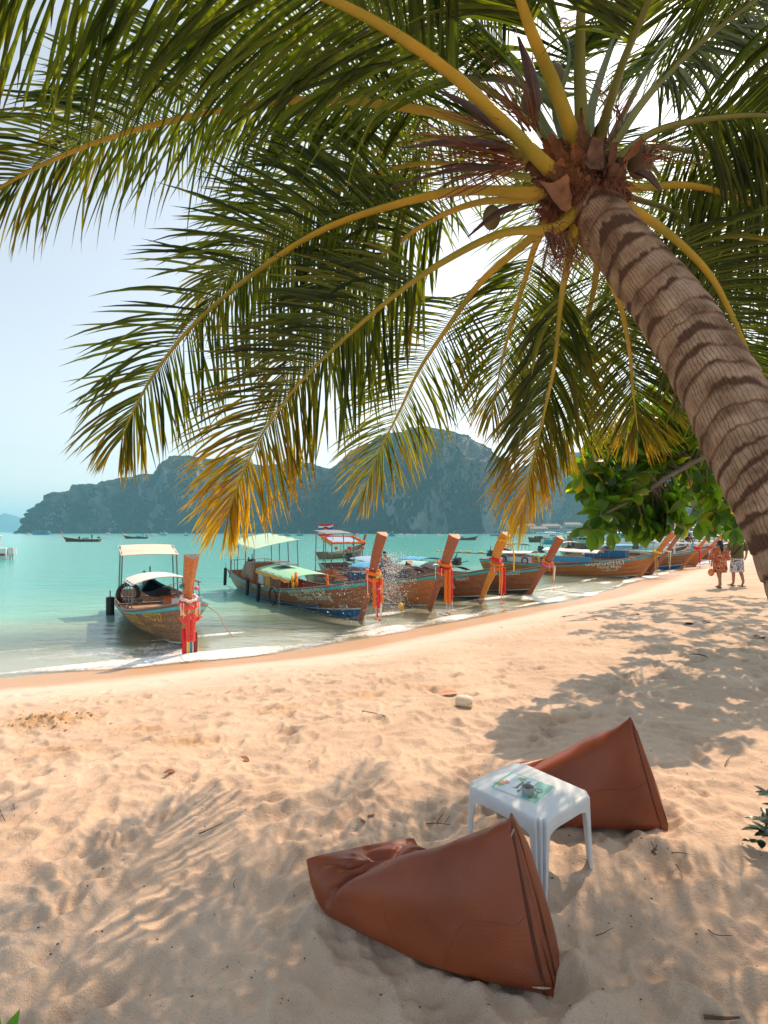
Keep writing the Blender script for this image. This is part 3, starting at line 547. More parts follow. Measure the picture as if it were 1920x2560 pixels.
def leaflet_geo(mb, p0, d0, L, wd, side, g, yel, rnd, segs=6, curl=0.0):
    "one narrow folded blade that starts along d0 and bends down"
    p = Vector(p0); d = Vector(d0).normalized(); rows = []; cols = []
    for k in range(segs+1):
        q = k/segs
        wk = wd*(math.sin(PI*min(1, .12+q*.62))**.7 if q < .6 else (1-((q-.6)/.4)**1.5)*.98+.02)
        wv = d.cross(side); n = wv.normalized() if wv.length > 1e-4 else Vector((0,0,1))
        s_ = n.cross(d).normalized()
        rows.append([p+s_*wk*.40+n*wk*.32, p, p-s_*wk*.40+n*wk*.32]); cols += [(rnd, q, yel)]*3
        d = (d+Vector((0,0,-1))*g*(1/segs)*(.5+q)+s_*curl/segs).normalized(); p = p+d*L/segs
    mb.grid(rows, col=cols)
LEAFLET_OBJS = [0]
def frond(P, L=.70, n=95, r0=.042, green=False, yel=.0, droop=1.0, roll=0.0, start=.16, wd=.0235, seed=0, single=False, endyel=.3, ratio=(1,1), gap=0.0, root=None, att=attach, angb=66, sides=(1,-1)):
    rs = random.Random(seed); P = [CR+(P[0]-CR)*.30]+list(P); start = (1.1+start*(len(P)-2))/(len(P)-1); pts = catmull(P, 60); m = len(pts); root = root or palm
    fr = empty('frond', pts[0]); att(fr)
    mb = MB(); rad = [r0*(1-.93*(i/(m-1))**.75)*(1+.55*max(0, 1-i/10))+.0012 for i in range(m)]
    mb.tube(pts, rad, n=8, flat=.62, up=(0,0,1)); rc = mb.build('rachis', PETG if green else PETY)
    rc.parent = fr; rc.matrix_parent_inverse = Matrix.Translation(-fr.location)
    tot = MB()
    n = int(n*1.32)
    for i in range(n):
        f = start+(1-start)*(i/(n-1))**.93; x = f*(m-1); k = min(int(x), m-2); p = pts[k].lerp(pts[k+1], x-k)
        T = (pts[min(k+2, m-1)]-pts[max(k-1, 0)]).normalized()
        B = T.cross(Vector((0,0,1))); B = B.normalized() if B.length > .15 else T.cross(Vector((0,1,0))).normalized()
        Nn = B.cross(T).normalized(); q = Quaternion(T, roll); B = q @ B; Nn = q @ Nn
        env = pw((f-start)/(1-start), [(0,.55),(.12,.9),(.3,1),(.6,.92),(.85,.66),(1,.40)])
        ang = math.radians(pw(f, [(0,angb),(.5,angb-13),(.8,42),(1,14)]))
        for si, s in enumerate((1, -1)):
            gp_ = .5+.5*float(vnoise(np.array([i*.21+seed*7.7]), np.array([s*3.1+seed*1.0]), 4)[0])
            if s not in sides or rs.random() < gap+(.55 if gp_ < .16 else .03): continue
            Lk = L*env*rs.uniform(.84, 1.10)*ratio[si]*(rs.uniform(.35,.75) if rs.random() < .07 else 1)
            a2 = ang+rs.gauss(0, .07)+.10*(gp_-.5)
            d0 = T*math.cos(a2)+B*s*math.sin(a2)+Nn*(.18+rs.gauss(0, .06))
            ex = rs.random() < .09
            g = droop*(.55 if d0.z > 0 else .80)*rs.uniform(.6, 1.4)*(2.6 if ex else 1)
            y_ = min(1, max(0, yel+endyel*max(0, (f-.55)/.45)**1.5*rs.uniform(.5, 1.2)+rs.gauss(0, .05)))
            tgt = MB() if single else tot
            leaflet_geo(tgt, p+B*s*rad[k]*.6, d0, Lk, wd*rs.uniform(.75, 1.15)*lerp(1.08, .55, max(0, (f-.35)/.65)), B*s, g, y_, rs.random(), curl=rs.uniform(-.25,.25))
            if single:
                o = tgt.build('leaflet', LF); o.parent = fr; o.matrix_parent_inverse = Matrix.Translation(-fr.location); LEAFLET_OBJS[0] += 1
    if not single:
        o = tot.build('leaflets', LF); tag(o, kind='stuff'); o.parent = fr; o.matrix_parent_inverse = Matrix.Translation(-fr.location)
    return fr
def DP(*a): return [dd(*p) for p in a]
# big frond that leaves the picture at the top and hangs over its upper left
frond(DP((1200,375,2.46),(1090,268,2.33),(990,172,2.2),(862,78,2.02),(700,-8,1.88),(480,-85,1.76),(230,-110,1.72),(20,-60,1.72),(-130,60,1.75)), L=.86, n=120, r0=.047, droop=.95, wd=.025, seed=1, start=.24, endyel=.15, roll=.35, angb=60)
# long frond across the upper left
frond(DP((1190,375,2.5),(1100,325,2.56),(980,255,2.62),(830,226,2.66),(650,216,2.66),(450,243,2.62),(250,293,2.55),(100,352,2.5),(0,405,2.46),(-70,452,2.42)), L=.66, n=125, r0=.044, droop=1.15, seed=2, start=.26, yel=.05, endyel=0.25, roll=.10)
frond(DP((1150,415,2.55),(1000,412,2.66),(860,440,2.76),(700,495,2.86),(560,582,2.95),(430,690,3.02),(345,790,3.08),(292,880,3.1),(262,950,3.1)), L=.72, n=112, r0=.042, droop=.80, seed=3, start=.22, yel=.02, endyel=0.28, roll=.80, single=True)
frond(DP((1140,430,2.62),(1030,438,2.75),(930,478,2.86),(830,548,2.98),(740,640,3.1),(660,740,3.2),(590,860,3.3)), L=.60, n=95, r0=.032, droop=.9, seed=4, start=.25, yel=.02, endyel=.3, roll=0.7)
frond(DP((1110,378,2.8),(930,352,2.95),(780,386,3.05),(640,464,3.15),(520,565,3.25),(430,680,3.3)), L=.62, n=95, r0=.030, droop=.8, seed=5, start=.2, yel=.0, endyel=.3, roll=0.6)
frond(DP((1205,490,2.45),(1080,505,2.55),(950,570,2.68),(850,640,2.8),(745,730,2.92),(645,830,3.03),(568,935,3.12),(520,1035,3.2),(490,1118,3.22)), L=.72, n=118, r0=.043, droop=.85, seed=6, start=.28, yel=.10, endyel=.85, roll=.75)
frond(DP((1150,512,2.75),(1040,608,3.1),(965,710,3.5),(905,800,3.9),(862,890,4.2),(822,970,4.4),(782,1070,4.5)), L=.74, n=90, r0=.036, droop=.75, seed=7, start=.22, yel=.12, endyel=0.2, single=False, roll=0.55)
frond(DP((1165,512,2.9),(1135,600,3.2),(1105,700,3.6),(1080,800,3.9),(1062,900,4.1)), L=.62, n=75, r0=.030, droop=1.1, seed=8, start=.12, yel=.05, roll=0.3)
frond(DP((1228,560,2.5),(1212,650,2.7),(1197,790,2.95),(1172,905,3.1),(1148,1010,3.2),(1128,1120,3.25)), L=.56, n=100, r0=.036, droop=1.15, seed=9, start=.16, yel=.12, endyel=1.0, angb=52)
frond(DP((1306,575,2.75),(1340,660,3.0),(1360,760,3.3),(1368,850,3.5),(1378,930,3.6)), L=.66, n=85, r0=.028, droop=.7, seed=10, start=.12, yel=.12, endyel=0.25, green=False)
frond(DP((1362,450,2.55),(1450,510,2.66),(1530,590,2.78),(1580,680,2.9),(1622,780,3.0),(1650,870,3.05),(1664,960,3.1)), L=.74, n=95, r0=.036, droop=1.0, seed=11, start=.15, yel=.05, endyel=.2, roll=-0.5)
frond(DP((1380,405,2.6),(1480,400,2.66),(1570,420,2.72),(1680,470,2.78),(1800,560,2.8),(1890,680,2.8)), L=.78, n=95, r0=.034, droop=1.1, seed=12, start=.2, green=False, yel=.0, endyel=.1, roll=-0.5)
frond(DP((1370,318,2.75),(1480,325,2.9),(1570,346,3.0),(1700,392,3.1),(1820,470,3.2)), L=.75, n=85, r0=.030, droop=1.0, seed=13, start=.16, green=True, roll=-0.4)
frond(DP((1340,335,2.5),(1420,282,2.46),(1540,255,2.4),(1680,252,2.35),(1850,300,2.3),(2000,400,2.3)), L=.76, n=90, r0=.038, droop=1.1, seed=14, start=.3, green=True, roll=-0.4)
frond(DP((1322,318,2.45),(1385,225,2.42),(1470,130,2.38),(1590,30,2.3),(1740,-70,2.25),(1900,-130,2.2)), L=.84, n=95, r0=.043, droop=.55, seed=15, start=.26, green=True)
frond(DP((1275,245,2.6),(1308,135,2.7),(1345,45,2.75),(1395,-60,2.8),(1450,-170,2.8)), L=.75, n=80, r0=.036, droop=.5, seed=16, start=.3, green=True)
frond(DP((1258,300,2.45),(1252,150,2.3),(1256,0,2.1),(1265,-170,1.95),(1280,-360,1.9)), L=.8, n=80, r0=.046, droop=.5, seed=17, start=.45, green=True)
frond(DP((1240,305,2.42),(1195,180,2.25),(1150,75,2.05),(1110,-40,1.9),(1050,-210,1.75),(1000,-380,1.7)), L=.85, n=80, r0=.050, droop=.7, seed=18, start=.42, green=False)
frond(DP((1180,275,2.7),(1120,165,2.75),(1050,72,2.75),(960,-20,2.75),(850,-90,2.75),(700,-130,2.8)), L=.8, n=85, r0=.036, droop=.8, seed=19, start=.26, green=True)
frond(DP((1130,245,2.9),(960,150,3.0),(760,118,3.1),(560,130,3.15),(390,178,3.2),(250,240,3.2),(150,320,3.2)), L=.72, n=100, r0=.034, droop=1.0, seed=20, start=.2, green=False, roll=0.5)
frond(DP((1330,200,3.1),(1400,120,3.2),(1500,60,3.3),(1620,30,3.4),(1750,60,3.5)), L=.8, n=80, r0=.030, droop=.7, seed=21, start=.1, green=True)
frond(DP((1375,430,3.0),(1470,470,3.3),(1555,580,3.7),(1605,720,4.0),(1640,880,4.2)), L=.85, n=85, r0=.030, droop=.9, seed=22, start=.15, green=True, roll=-0.4)
frond(DP((1355,470,3.0),(1400,560,3.3),(1470,680,3.7),(1520,800,4.0)), L=.8, n=75, r0=.030, droop=.8, seed=23, start=.15, yel=.05)
frond(DP((1290,540,3.0),(1280,640,3.4),(1250,760,3.9),(1230,880,4.3),(1215,960,4.5)), L=.8, n=80, r0=.030, droop=.9, seed=24, start=.12, yel=.12, endyel=0.3)
frond(DP((1200,240,2.9),(1230,120,3.0),(1180,20,3.1),(1100,-60,3.2)), L=.8, n=70, r0=.030, droop=.7, seed=25, start=.2, green=True)
frond(DP((1300,280,2.4),(1340,150,2.0),(1420,-60,1.5),(1480,-420,1.1)), L=.85, n=80, r0=.044, droop=.6, seed=26, start=.42, green=True)

def WP(*a): return [Vector(p) for p in a]  # fronds below are added to thicken the crown and its shade on the near sand
frond(WP((1.02,2.55,4.15),(.75,3.2,4.75),(.30,4.0,5.0),(-.15,4.8,4.85),(-.5,5.5,4.3)), L=.8, n=85, r0=.036, droop=.9, seed=27, start=.15, green=True)
frond(WP((1.12,2.55,4.15),(1.25,3.3,4.75),(1.4,4.2,4.95),(1.5,5.0,4.6),(1.55,5.6,3.95)), L=.8, n=85, r0=.036, droop=.9, seed=28, start=.15, green=True)
frond(WP((1.0,2.5,4.15),(.55,2.95,4.7),(-.1,3.4,4.95),(-.8,3.8,4.8),(-1.4,4.1,4.3)), L=.8, n=85, r0=.036, droop=1.0, seed=29, start=.15, green=False)

frond(WP((1.05,2.6,4.3),(.90,3.0,5.1),(.70,3.6,5.7),(.40,4.4,5.9),(.1,5.2,5.6)), L=.8, n=85, r0=.036, droop=.9, seed=30, start=.15, green=True)
frond(WP((1.1,2.5,4.3),(1.5,2.7,5.0),(2.0,3.0,5.4),(2.6,3.4,5.4),(3.1,3.7,5.0)), L=.8, n=85, r0=.036, droop=.9, seed=33, start=.15, green=True)

frond(WP((1.1,2.6,4.15),(1.6,3.2,4.8),(2.2,3.9,5.0),(2.8,4.6,4.8),(3.3,5.2,4.3)), L=.8, n=80, r0=.036, droop=.9, seed=34, start=.15, green=True)
frond(WP((1.1,2.6,4.2),(1.3,3.4,4.95),(1.8,4.3,5.25),(2.3,5.2,5.0),(2.7,6.0,4.5)), L=.8, n=80, r0=.036, droop=.9, seed=35, start=.15, green=True)
frond(WP((1.05,2.5,4.3),(.7,2.9,5.0),(.1,3.5,5.4),(-.5,4.1,5.3),(-1.0,4.6,4.9)), L=.8, n=80, r0=.036, droop=.9, seed=36, start=.15, green=True)

# boots, spathes, flower twigs, fibres and nuts round the heart of the crown
def plate(mb, p, d, L, w0, w1, nrm, bend=.3, n=7, j=.15, fold=.3, rs=random):
    p = Vector(p); d = Vector(d).normalized(); nrm = Vector(nrm); rows = []
    for k in range(n+1):
        q = k/n; wk = lerp(w0, w1, q)*(1+rs.uniform(-j, j)); s_ = d.cross(nrm).normalized(); nn = s_.cross(d).normalized()
        rows.append([p+s_*wk*a*.5-nn*wk*fold*(a*a)+nn*rs.uniform(-.004,.004) for a in (-1,-.6,-.2,.2,.6,1)])
        rows[-1] = rows[-1]
        d = (d+nn*bend/n).normalized(); p = p+d*L/n
    back = [[v-nrm.normalized()*.006 for v in r] for r in rows]
    mb.grid(rows); mb.grid([r[::-1] for r in back])
rs = random.Random(11); axis = (path[-1]-path[-60]).normalized()
for k in range(80):
    f = rs.random(); c = path[int(NP_*(.865+.125*f))]; a = rs.uniform(0, 2*PI); u = axis.orthogonal().normalized(); nr = Quaternion(axis, a) @ u
    p = c+nr*.115; mb = MB(); plate(mb, p-axis*.05, axis*.9+nr*rs.uniform(.05,.55), rs.uniform(.08,.24), rs.uniform(.05,.14), rs.uniform(.01,.05), -nr, bend=rs.uniform(-1.2,.6), j=.4, n=12, rs=rs)
    attach(mb.build('leaf_sheath', SHEATH2 if rs.random() < .3 else SHEATH))
mb = MB(); p = dd(1195,400,2.34); plate(mb, dd(1190,395,2.36), dd(1225,480,2.3)-dd(1190,395,2.36), .20, .15, .05, Vector((0,-1,.2)), bend=.2, fold=-.25, rs=rs); attach(mb.build('leaf_sheath', SHEATH2))
mb = MB(); plate(mb, dd(1290,300,2.36), dd(1275,390,2.3)-dd(1290,300,2.36), .2, .05, .09, Vector((0,-1,.1)), bend=.1, fold=-.2, rs=rs); attach(mb.build('leaf_sheath', SHEATH))
def spathe(a, b, wd, seed):
    rs = random.Random(seed); P = catmull([dd(*a), dd(*a).lerp(dd(*b), .5)+Vector((0,0,.03)), dd(*b)], 14)
    rad = [wd*math.sin(PI*min(1, .1+.9*(1-k/13)))**.6*(1-.3*k/13)*(.35+.65*min(1, (13-k)/9)) + .002 for k in range(14)]
    mb = MB(); mb.tube(P, rad, n=9, flat=.4, up=(0,-1,1)); return attach(mb.build('flower_spathe', SPATHE))
for k, s in enumerate([((1110,305,2.4),(930,188,2.5),.048),((1110,318,2.38),(868,320,2.4),.050),((1100,360,2.38),(842,405,2.4),.030),((1095,365,2.45),(900,372,2.5),.026),((1165,240,2.4),(1120,80,2.4),.04),((1130,440,2.45),(1010,512,2.55),.045),((1370,370,2.4),(1430,415,2.35),.05),((1180,500,2.4),(1200,560,2.38),.03)]): spathe(*s, k)
tw = MB()
for (bx, by, tx, ty, n_, sp) in ((1130,300,980,215,26,70),(1150,270,1060,150,28,80),(1120,350,930,390,26,60),(1330,250,1300,170,10,50),(1400,340,1460,300,14,60),(1100,330,900,300,20,40),(1320,300,1350,210,12,60)):
    for k in range(n_):
        a = dd(bx+rs.uniform(-15,15), by+rs.uniform(-15,15), 2.45+rs.uniform(-.05,.1)); b_ = dd(tx+rs.gauss(0, sp*.6), ty+rs.gauss(0, sp*.6), 2.45+rs.uniform(-.2,.25))
        c_ = a.lerp(b_, .5)+Vector((rs.uniform(-.03,.03), 0, rs.uniform(-.02,.04))); tw.tube(catmull([a, c_, b_], 5), [.004,.003,.003,.0022,.0012], n=4, cap=False)
tag(attach(tw.build('flower_twigs', TWIG)), kind='stuff')
fb = MB()
for k in range(1500):
    c = path[int(NP_*rs.uniform(.85, .995))]; a = rs.uniform(0, 2*PI); nr = Quaternion(axis, a) @ axis.orthogonal().normalized(); p = c+nr*.14
    d = nr*rs.uniform(.2, 1)+Vector((0,0,-rs.uniform(.1,.9)))+axis*rs.uniform(-.5,.6); ln = rs.uniform(.03,.13)
    fb.tube([p, p+d*ln*.5+Vector((rs.gauss(0,.01), rs.gauss(0,.01), 0)), p+d*ln+Vector((0,0,-ln*.3))], [.0022,.0016,.0008], n=3, cap=False)
for k in range(240):
    p = dd(1215+rs.gauss(0, 22), 530+rs.gauss(0, 24), 2.36+rs.gauss(0,.03)); d = Vector((rs.gauss(0,1), rs.gauss(0,.6), rs.gauss(-.8,.8))); fb.tube([p, p+d*.02+Vector((0,0,-.005)), p+d*.045+Vector((rs.gauss(0,.008),0,-.02))], [.002,.0016,.0008], n=3, cap=False)
tag(attach(fb.build('husk_fibres', TWIG)), kind='stuff')
for (x, y, Y, r, m_) in ((1148,218,2.55,.062,COCO),(1198,165,2.6,.055,COCO),(1383,350,2.62,.075,COCOB),(1062,470,2.62,.055,COCO),(1330,375,2.72,.06,COCO)):
    mb = MB(); mb.ball((0,0,0), (r*.85, r*.85, r*1.1), 14, 10, .01); o = mb.build('coconut', m_); o.location = dd(x, y, Y); attach(o)
# ---------------------------------------------------------------- broad-leaved beach tree on the right
BLF = leaf_mat('broad_leaf', (.032,.085,.016), (.12,.22,.03), (.55,.38,.02), trans=.52, rough=.35, tcol=(2.4,2.6,.5))
LIMB = mat('tree_bark', (.20,.16,.12), .85, col2=(.10,.08,.06), scale=8, bump=.5)
def oleaf(mb, p, d, nrm, L, W, yel=0., rnd=0., n=5, obov=.62, curl=.35, col=True):
    d = Vector(d).normalized(); p = Vector(p); s_ = d.cross(Vector(nrm)); s_ = s_.normalized() if s_.length > .05 else d.orthogonal().normalized(); nn = s_.cross(d)
    rows = []; cols = []
    for k in range(n+1):
        q = k/n; wk = W*.5*(math.sin(PI*min(1, q**(1.25 if obov > .5 else .9)*.97+.03)))**.75
        if k == n: wk *= .25
        rows.append([p+s_*wk+nn*wk*.28, p, p-s_*wk+nn*wk*.28]); cols += [(rnd, q*.6, yel)]*3
        d = (d-nn*curl/n*1.2+Vector((0,0,-1))*curl/n*.4).normalized(); p = p+d*L/n
    mb.grid(rows, col=cols if col else None)
tree = empty('broadleaf_tree', (9.8, 8.8, .76), 0, 'dark green broad-leaved tree leaning in from behind the palm trunk', 'tree')
def att_tree(o): return attach_to(o, tree)
rs = random.Random(21)
T0 = Vector((9.8,8.8,.6)); T1 = Vector((9.2,8.9,2.6)); T2 = Vector((9.0,9.2,4.6)); T3 = Vector((9.1,9.6,6.6))
mb = MB(); mb.tube(catmull([T0,T1,T2,T3], 26), [lerp(.30,.12,k/25) for k in range(26)], n=12); att_tree(mb.build('trunk', LIMB))
def limb(pts, r0, r1, n=20):
    P = catmull(pts, n); mb = MB(); mb.tube(P, [lerp(r0, r1, k/(n-1)) for k in range(n)], n=7); att_tree(mb.build('branch', LIMB)); return P
L1 = limb([T1, Vector((6.9,7.6,3.6)), at(1900,1120,6.3), at(1790,1130,5.8), at(1690,1180,5.4), at(1600,1240,5.2), at(1520,1280,5.1), at(1475,1325,5.05)], .055, .008, 40)
L2 = limb([T2, Vector((7.6,7.8,4.9)), at(1880,960,6.6), at(1740,1000,6.1), at(1620,1060,5.7), at(1530,1100,5.5), at(1462,1180,5.4)], .045, .008, 36)
L3 = limb([T1, Vector((8.2,7.6,3.2)), at(1960,1210,7.0), at(1880,1260,6.6), at(1800,1290,6.3)], .045, .012, 26)
L4 = limb([T2, Vector((7.9,9.2,5.0)), at(1830,1050,8.2), at(1700,1090,7.8), at(1600,1140,7.6)], .04, .012, 26)
leafM = []     # a few leaf shapes shared by all the single leaves
for k in range(8):
    mb = MB(); oleaf(mb, (0,0,0), (1,0,0), (0,0,1), .205*rs.uniform(.85,1.15), .115*rs.uniform(.85,1.12), yel=.85 if k == 7 else (.30 if k == 6 else rs.uniform(0,.12)), rnd=rs.random(), n=6, curl=rs.uniform(.2,.6))
    mb.mi = 0; o = mb.build('leaf', BLF); leafM.append(o.data); bpy.data.objects.remove(o)
single = []; BULK = MB()
def rosette(c, n, up, near):
    c = Vector(c); up = Vector(up).normalized(); u = up.orthogonal().normalized(); a0 = rs.uniform(0, 6.28)
    for k in range(n):
        a = a0+2.4*k; el = rs.uniform(-.25, .75); d = (Quaternion(up, a) @ u)*math.cos(el)+up*math.sin(el); d = (d+Vector((0,0,-.55*rs.random()))).normalized()
        nr = (up+Vector((rs.gauss(0,.25), rs.gauss(0,.25), .5))).normalized()
        if near: single.append((c+d*.02, d, nr))
        else: oleaf(BULK, c+d*.02, d, nr, .2*rs.uniform(.8,1.15), .115*rs.uniform(.85,1.1), yel=.9 if rs.random() < .03 else rs.uniform(0,.15), rnd=rs.random(), n=4, curl=rs.uniform(.2,.6))
TWB = MB()
def sprig(P, c, n=8, near=True):
    b_ = min(P, key=lambda q: (q-c).length); m_ = b_.lerp(c, .5)+Vector((0,0,.05))
    TWB.tube(catmull([b_, m_, c], 5), [.012,.010,.008,.006,.005], n=5, cap=False)
    up = (c-b_); up = up.normalized() if up.length > .02 else Vector((0,0,1)); rosette(c, n, up*.7+Vector((0,-.2,.6)), near)
near_px = [(1475,1328,5.0),(1500,1290,5.05),(1530,1325,5.1),(1545,1268,5.2),(1580,1235,5.2),(1600,1290,5.2),(1640,1255,5.3),(1655,1312,5.3),(1690,1230,5.4),(1700,1300,5.4),(1735,1270,5.5),(1462,1185,5.35),(1500,1150,5.4),(1478,1225,5.4),(1530,1180,5.4),(1560,1130,5.5),(1590,1180,5.4),(1620,1110,5.6),(1650,1170,5.5),(1600,1070,5.7),(1680,1120,5.6),(1720,1180,5.7),(1740,1100,5.8),(1660,1050,5.8),(1770,1230,5.8),(1560,1215,5.3),(1510,1215,5.35),(1790,1150,6.0),(1700,1040,6.0),(1745,1310,6.2),(1790,1285,6.2),(1825,1300,6.3),(1850,1270,6.4)]
allP = L1+L2+L3+L4
for x, y, Y in near_px: sprig(allP, at(x+rs.uniform(-6,6), y+rs.uniform(-6,6), Y), 9, True)
for _ in range(150):
    c = at(rs.uniform(1560,2000), rs.uniform(975,1250), rs.uniform(5.9,8.5)); sprig(allP, c, 9, False)
for _ in range(85):
    x = rs.uniform(1450,1800); y = rs.uniform(1030+.35*max(0,1600-x), 1230+60*math.sin(x*.018)); sprig(allP, at(x, y, rs.uniform(5.4,6.6)), 9, False)
for _ in range(26):
    x = rs.uniform(1500,1730); sprig(allP, at(x, 1290-abs(x-1600)*.25+rs.uniform(-35,30), rs.uniform(5.2,5.6)), 8, False)
for _ in range(26): sprig(allP, at(rs.uniform(1770,1930), rs.uniform(1255,1325), rs.uniform(6.2,8.5)), 8, False)
# the rest of the crown, beside the picture, whose shade lies over the sand
TOPS = [T2, T3, T3+Vector((0,0,.6))]
for _ in range(620):
    a = rs.uniform(0, 6.28); r = 4.9*math.sqrt(rs.random()); c = Vector((10.6+r*math.cos(a)*.95, 12.2+r*math.sin(a)*.95, 5.0+1.9*math.sqrt(max(0, 1-(r/5.3)**2))*rs.uniform(.35,1)))
    rosette(c, 9, Vector((rs.gauss(0,.3), rs.gauss(0,.3), 1)), False)
for k in range(16):
    a = k*.393; e_ = Vector((10.6+3.9*math.cos(a), 12.2+3.9*math.sin(a), 5.6)); limb([T2 if k % 2 else T3, T3.lerp(e_, .4)+Vector((0,0,.2)), e_], .08, .012, 10)
single = single[:300]
for i, (p, d, nr) in enumerate(single):
    me = leafM[7 if rs.random() < .02 else (6 if rs.random() < .1 else rs.randrange(6))]; o = bpy.data.objects.new('leaf', me); C.objects.link(o)
    s_ = nr.cross(d).normalized(); n2 = d.cross(s_).normalized(); M = Matrix((d, s_, n2)).transposed().to_4x4(); M.translation = p; o.matrix_world = M
    bm_ = o.matrix_world.copy(); o.parent = tree; o.matrix_parent_inverse = Matrix.Translation(-tree.location); o.matrix_basis = bm_
tag(att_tree(BULK.build('leaves', BLF)), kind='stuff'); tag(att_tree(TWB.build('twigs', LIMB)), kind='stuff')
# palm fronds on the right give the broken shade over the near right sand
# low shrub at the right edge and a weed at the lower left corner
SHR = leaf_mat('shrub_leaf', (.012,.035,.012), (.030,.070,.022), (.2,.2,.03), trans=.15, rough=.3, tcol=(1.5,1.6,.6))
sp = ground_px(1985, 2150)
shrub = empty('shrub', sp, 0, 'small shrub with glossy dark green paddle leaves at the edge of the sand', 'shrub'); rs = random.Random(31)
st = MB()
for k in range(7):
    a = PI*.62+k*.22; tip = sp+Vector((-.02-.09*abs(math.sin(k*1.3)), rs.uniform(-.06,.08), .06+.045*k)); st.tube(catmull([sp, sp.lerp(tip, .5)+Vector((0,0,.03)), tip], 6), .006, n=5)
    for q in range(8):
        d = Vector((-math.cos(q*.8+k)*.9-.25, math.sin(q*.8+k)*.7, rs.uniform(-.1,.7))); mb = MB(); oleaf(mb, tip+Vector((0,0,-.01*q)), d, (0,0,1), rs.uniform(.075,.105), rs.uniform(.032,.042), rnd=rs.random(), n=6, curl=.3, yel=0)
        attach_to(mb.build('leaf', SHR), shrub)
attach_to(st.build('stem', LIMB), shrub)
WEED = leaf_mat('weed_leaf', (.06,.22,.02), (.10,.30,.03), (.3,.3,.03), trans=.35)
wp = ground_px(-14, 2690); weed = empty('beach_weed', wp, 0, 'bright green weed tip poking in at the bottom corner of the sand', 'plant'); rs = random.Random(5)
for q in range(3):
    mb = MB(); oleaf(mb, wp+Vector((.0,0,.01)), Vector((-.2+.25*q, rs.uniform(-.2,.4), .75)), (0,-1,.2), .13+.02*rs.random(), .045, rnd=rs.random(), n=5); attach_to(mb.build('leaf', WEED), weed)
# ---------------------------------------------------------------- table, ashtray, leather bean bags
LEA = mat('tan_leather', (.285,.063,.019), .34, col2=(.175,.036,.011), scale=3.2, bump=.45, bscale=170, spec=.5, bdist=.003, det=8)
LEAD = mat('leather_seam', (.10,.03,.015), .6, .1)
METAL = mat('grey_metal', (.45,.45,.44), .35, .1, metal=.8)
PLA = mat('white_plastic', (.62,.68,.72), .38, .06, scale=9, spec=.5)
TABLE_LF, TABLE_C, TH = None, None, .34
def tabpt(px, py, h): # point on the horizontal plane h above local sand
    zz = gz_tab+h; Yd = F*(EYE-zz)/(py-HY); return at(px, py, Yd)
gz_tab = .76
c4 = [tabpt(1160,1962,TH), tabpt(1365,2053,TH), tabpt(1467,1985,TH), tabpt(1302,1900,TH)]
tc_ = sum(c4, Vector())/4; tc_.z = gz_tab; e1 = ((c4[1]-c4[0])+(c4[2]-c4[3]))/2; e2 = ((c4[3]-c4[0])+(c4[2]-c4[1]))/2
rz = math.atan2(e1.y, e1.x); LX, LY = e1.length/2+.012, e2.length/2+.012
table = empty('side_table', (tc_.x, tc_.y, gz_tab-.02), rz, 'low white plastic side table with fluted corners between two brown bean bags', 'table')
def outline(sx, sy, f=1.0):
    "rectangle whose corners are cut by three flutes"
    pts = []; c = .052; fl = .012
    for qx, qy, a in ((1,-1,-45),(1,1,45),(-1,1,135),(-1,-1,225)):
        p0 = Vector((qx*sx, qy*(sy-c), 0)) if qx*qy > 0 else Vector((qx*(sx-c), qy*sy, 0))
        p1 = Vector((qx*(sx-c), qy*sy, 0)) if qx*qy > 0 else Vector((qx*sx, qy*(sy-c), 0))
        n = Vector((qx, qy, 0)).normalized()
        for k in range(19):
            q = k/18; w_ = abs(math.sin(q*PI*3)); pts.append(p0.lerp(p1, q)+n*fl*(w_-.35)*f)
    return pts
mb = MB(); H = TH+.02
prof = [(-.004,-.006),(0,-.0015),(0,0)]
O = outline(LX, LY)
def ringat(ins, z): 
    return [Vector((p.x-ins*p.x/max(LX,1e-6)*1.0, p.y-ins*p.y/LY, z)) for p in O]
rows = [ringat(-.001,H-.045), ringat(0,H-.012), ringat(.003,H-.004), ringat(.008,H), ringat(.02,H+.0005)]
mb.grid(rows, closed=True); b0 = len(mb.v); mb.add([Vector((0,0,H+.0008))]+rows[-1], [(0, k+1, (k+1) % len(O)+1) for k in range(len(O))])
rows = [ringat(.006,H-.045), ringat(.007,H-.014), ringat(.03,H-.010)]; mb.grid([r[::-1] for r in rows], closed=True)
mb.add([Vector((0,0,H-.010))]+rows[-1], [(0, (k+1) % len(O)+1, k+1) for k in range(len(O))]); mb.grid([ringat(-.001,H-.045), ringat(.006,H-.045)][::-1], closed=True)
mb.build('tabletop', PLA, table)
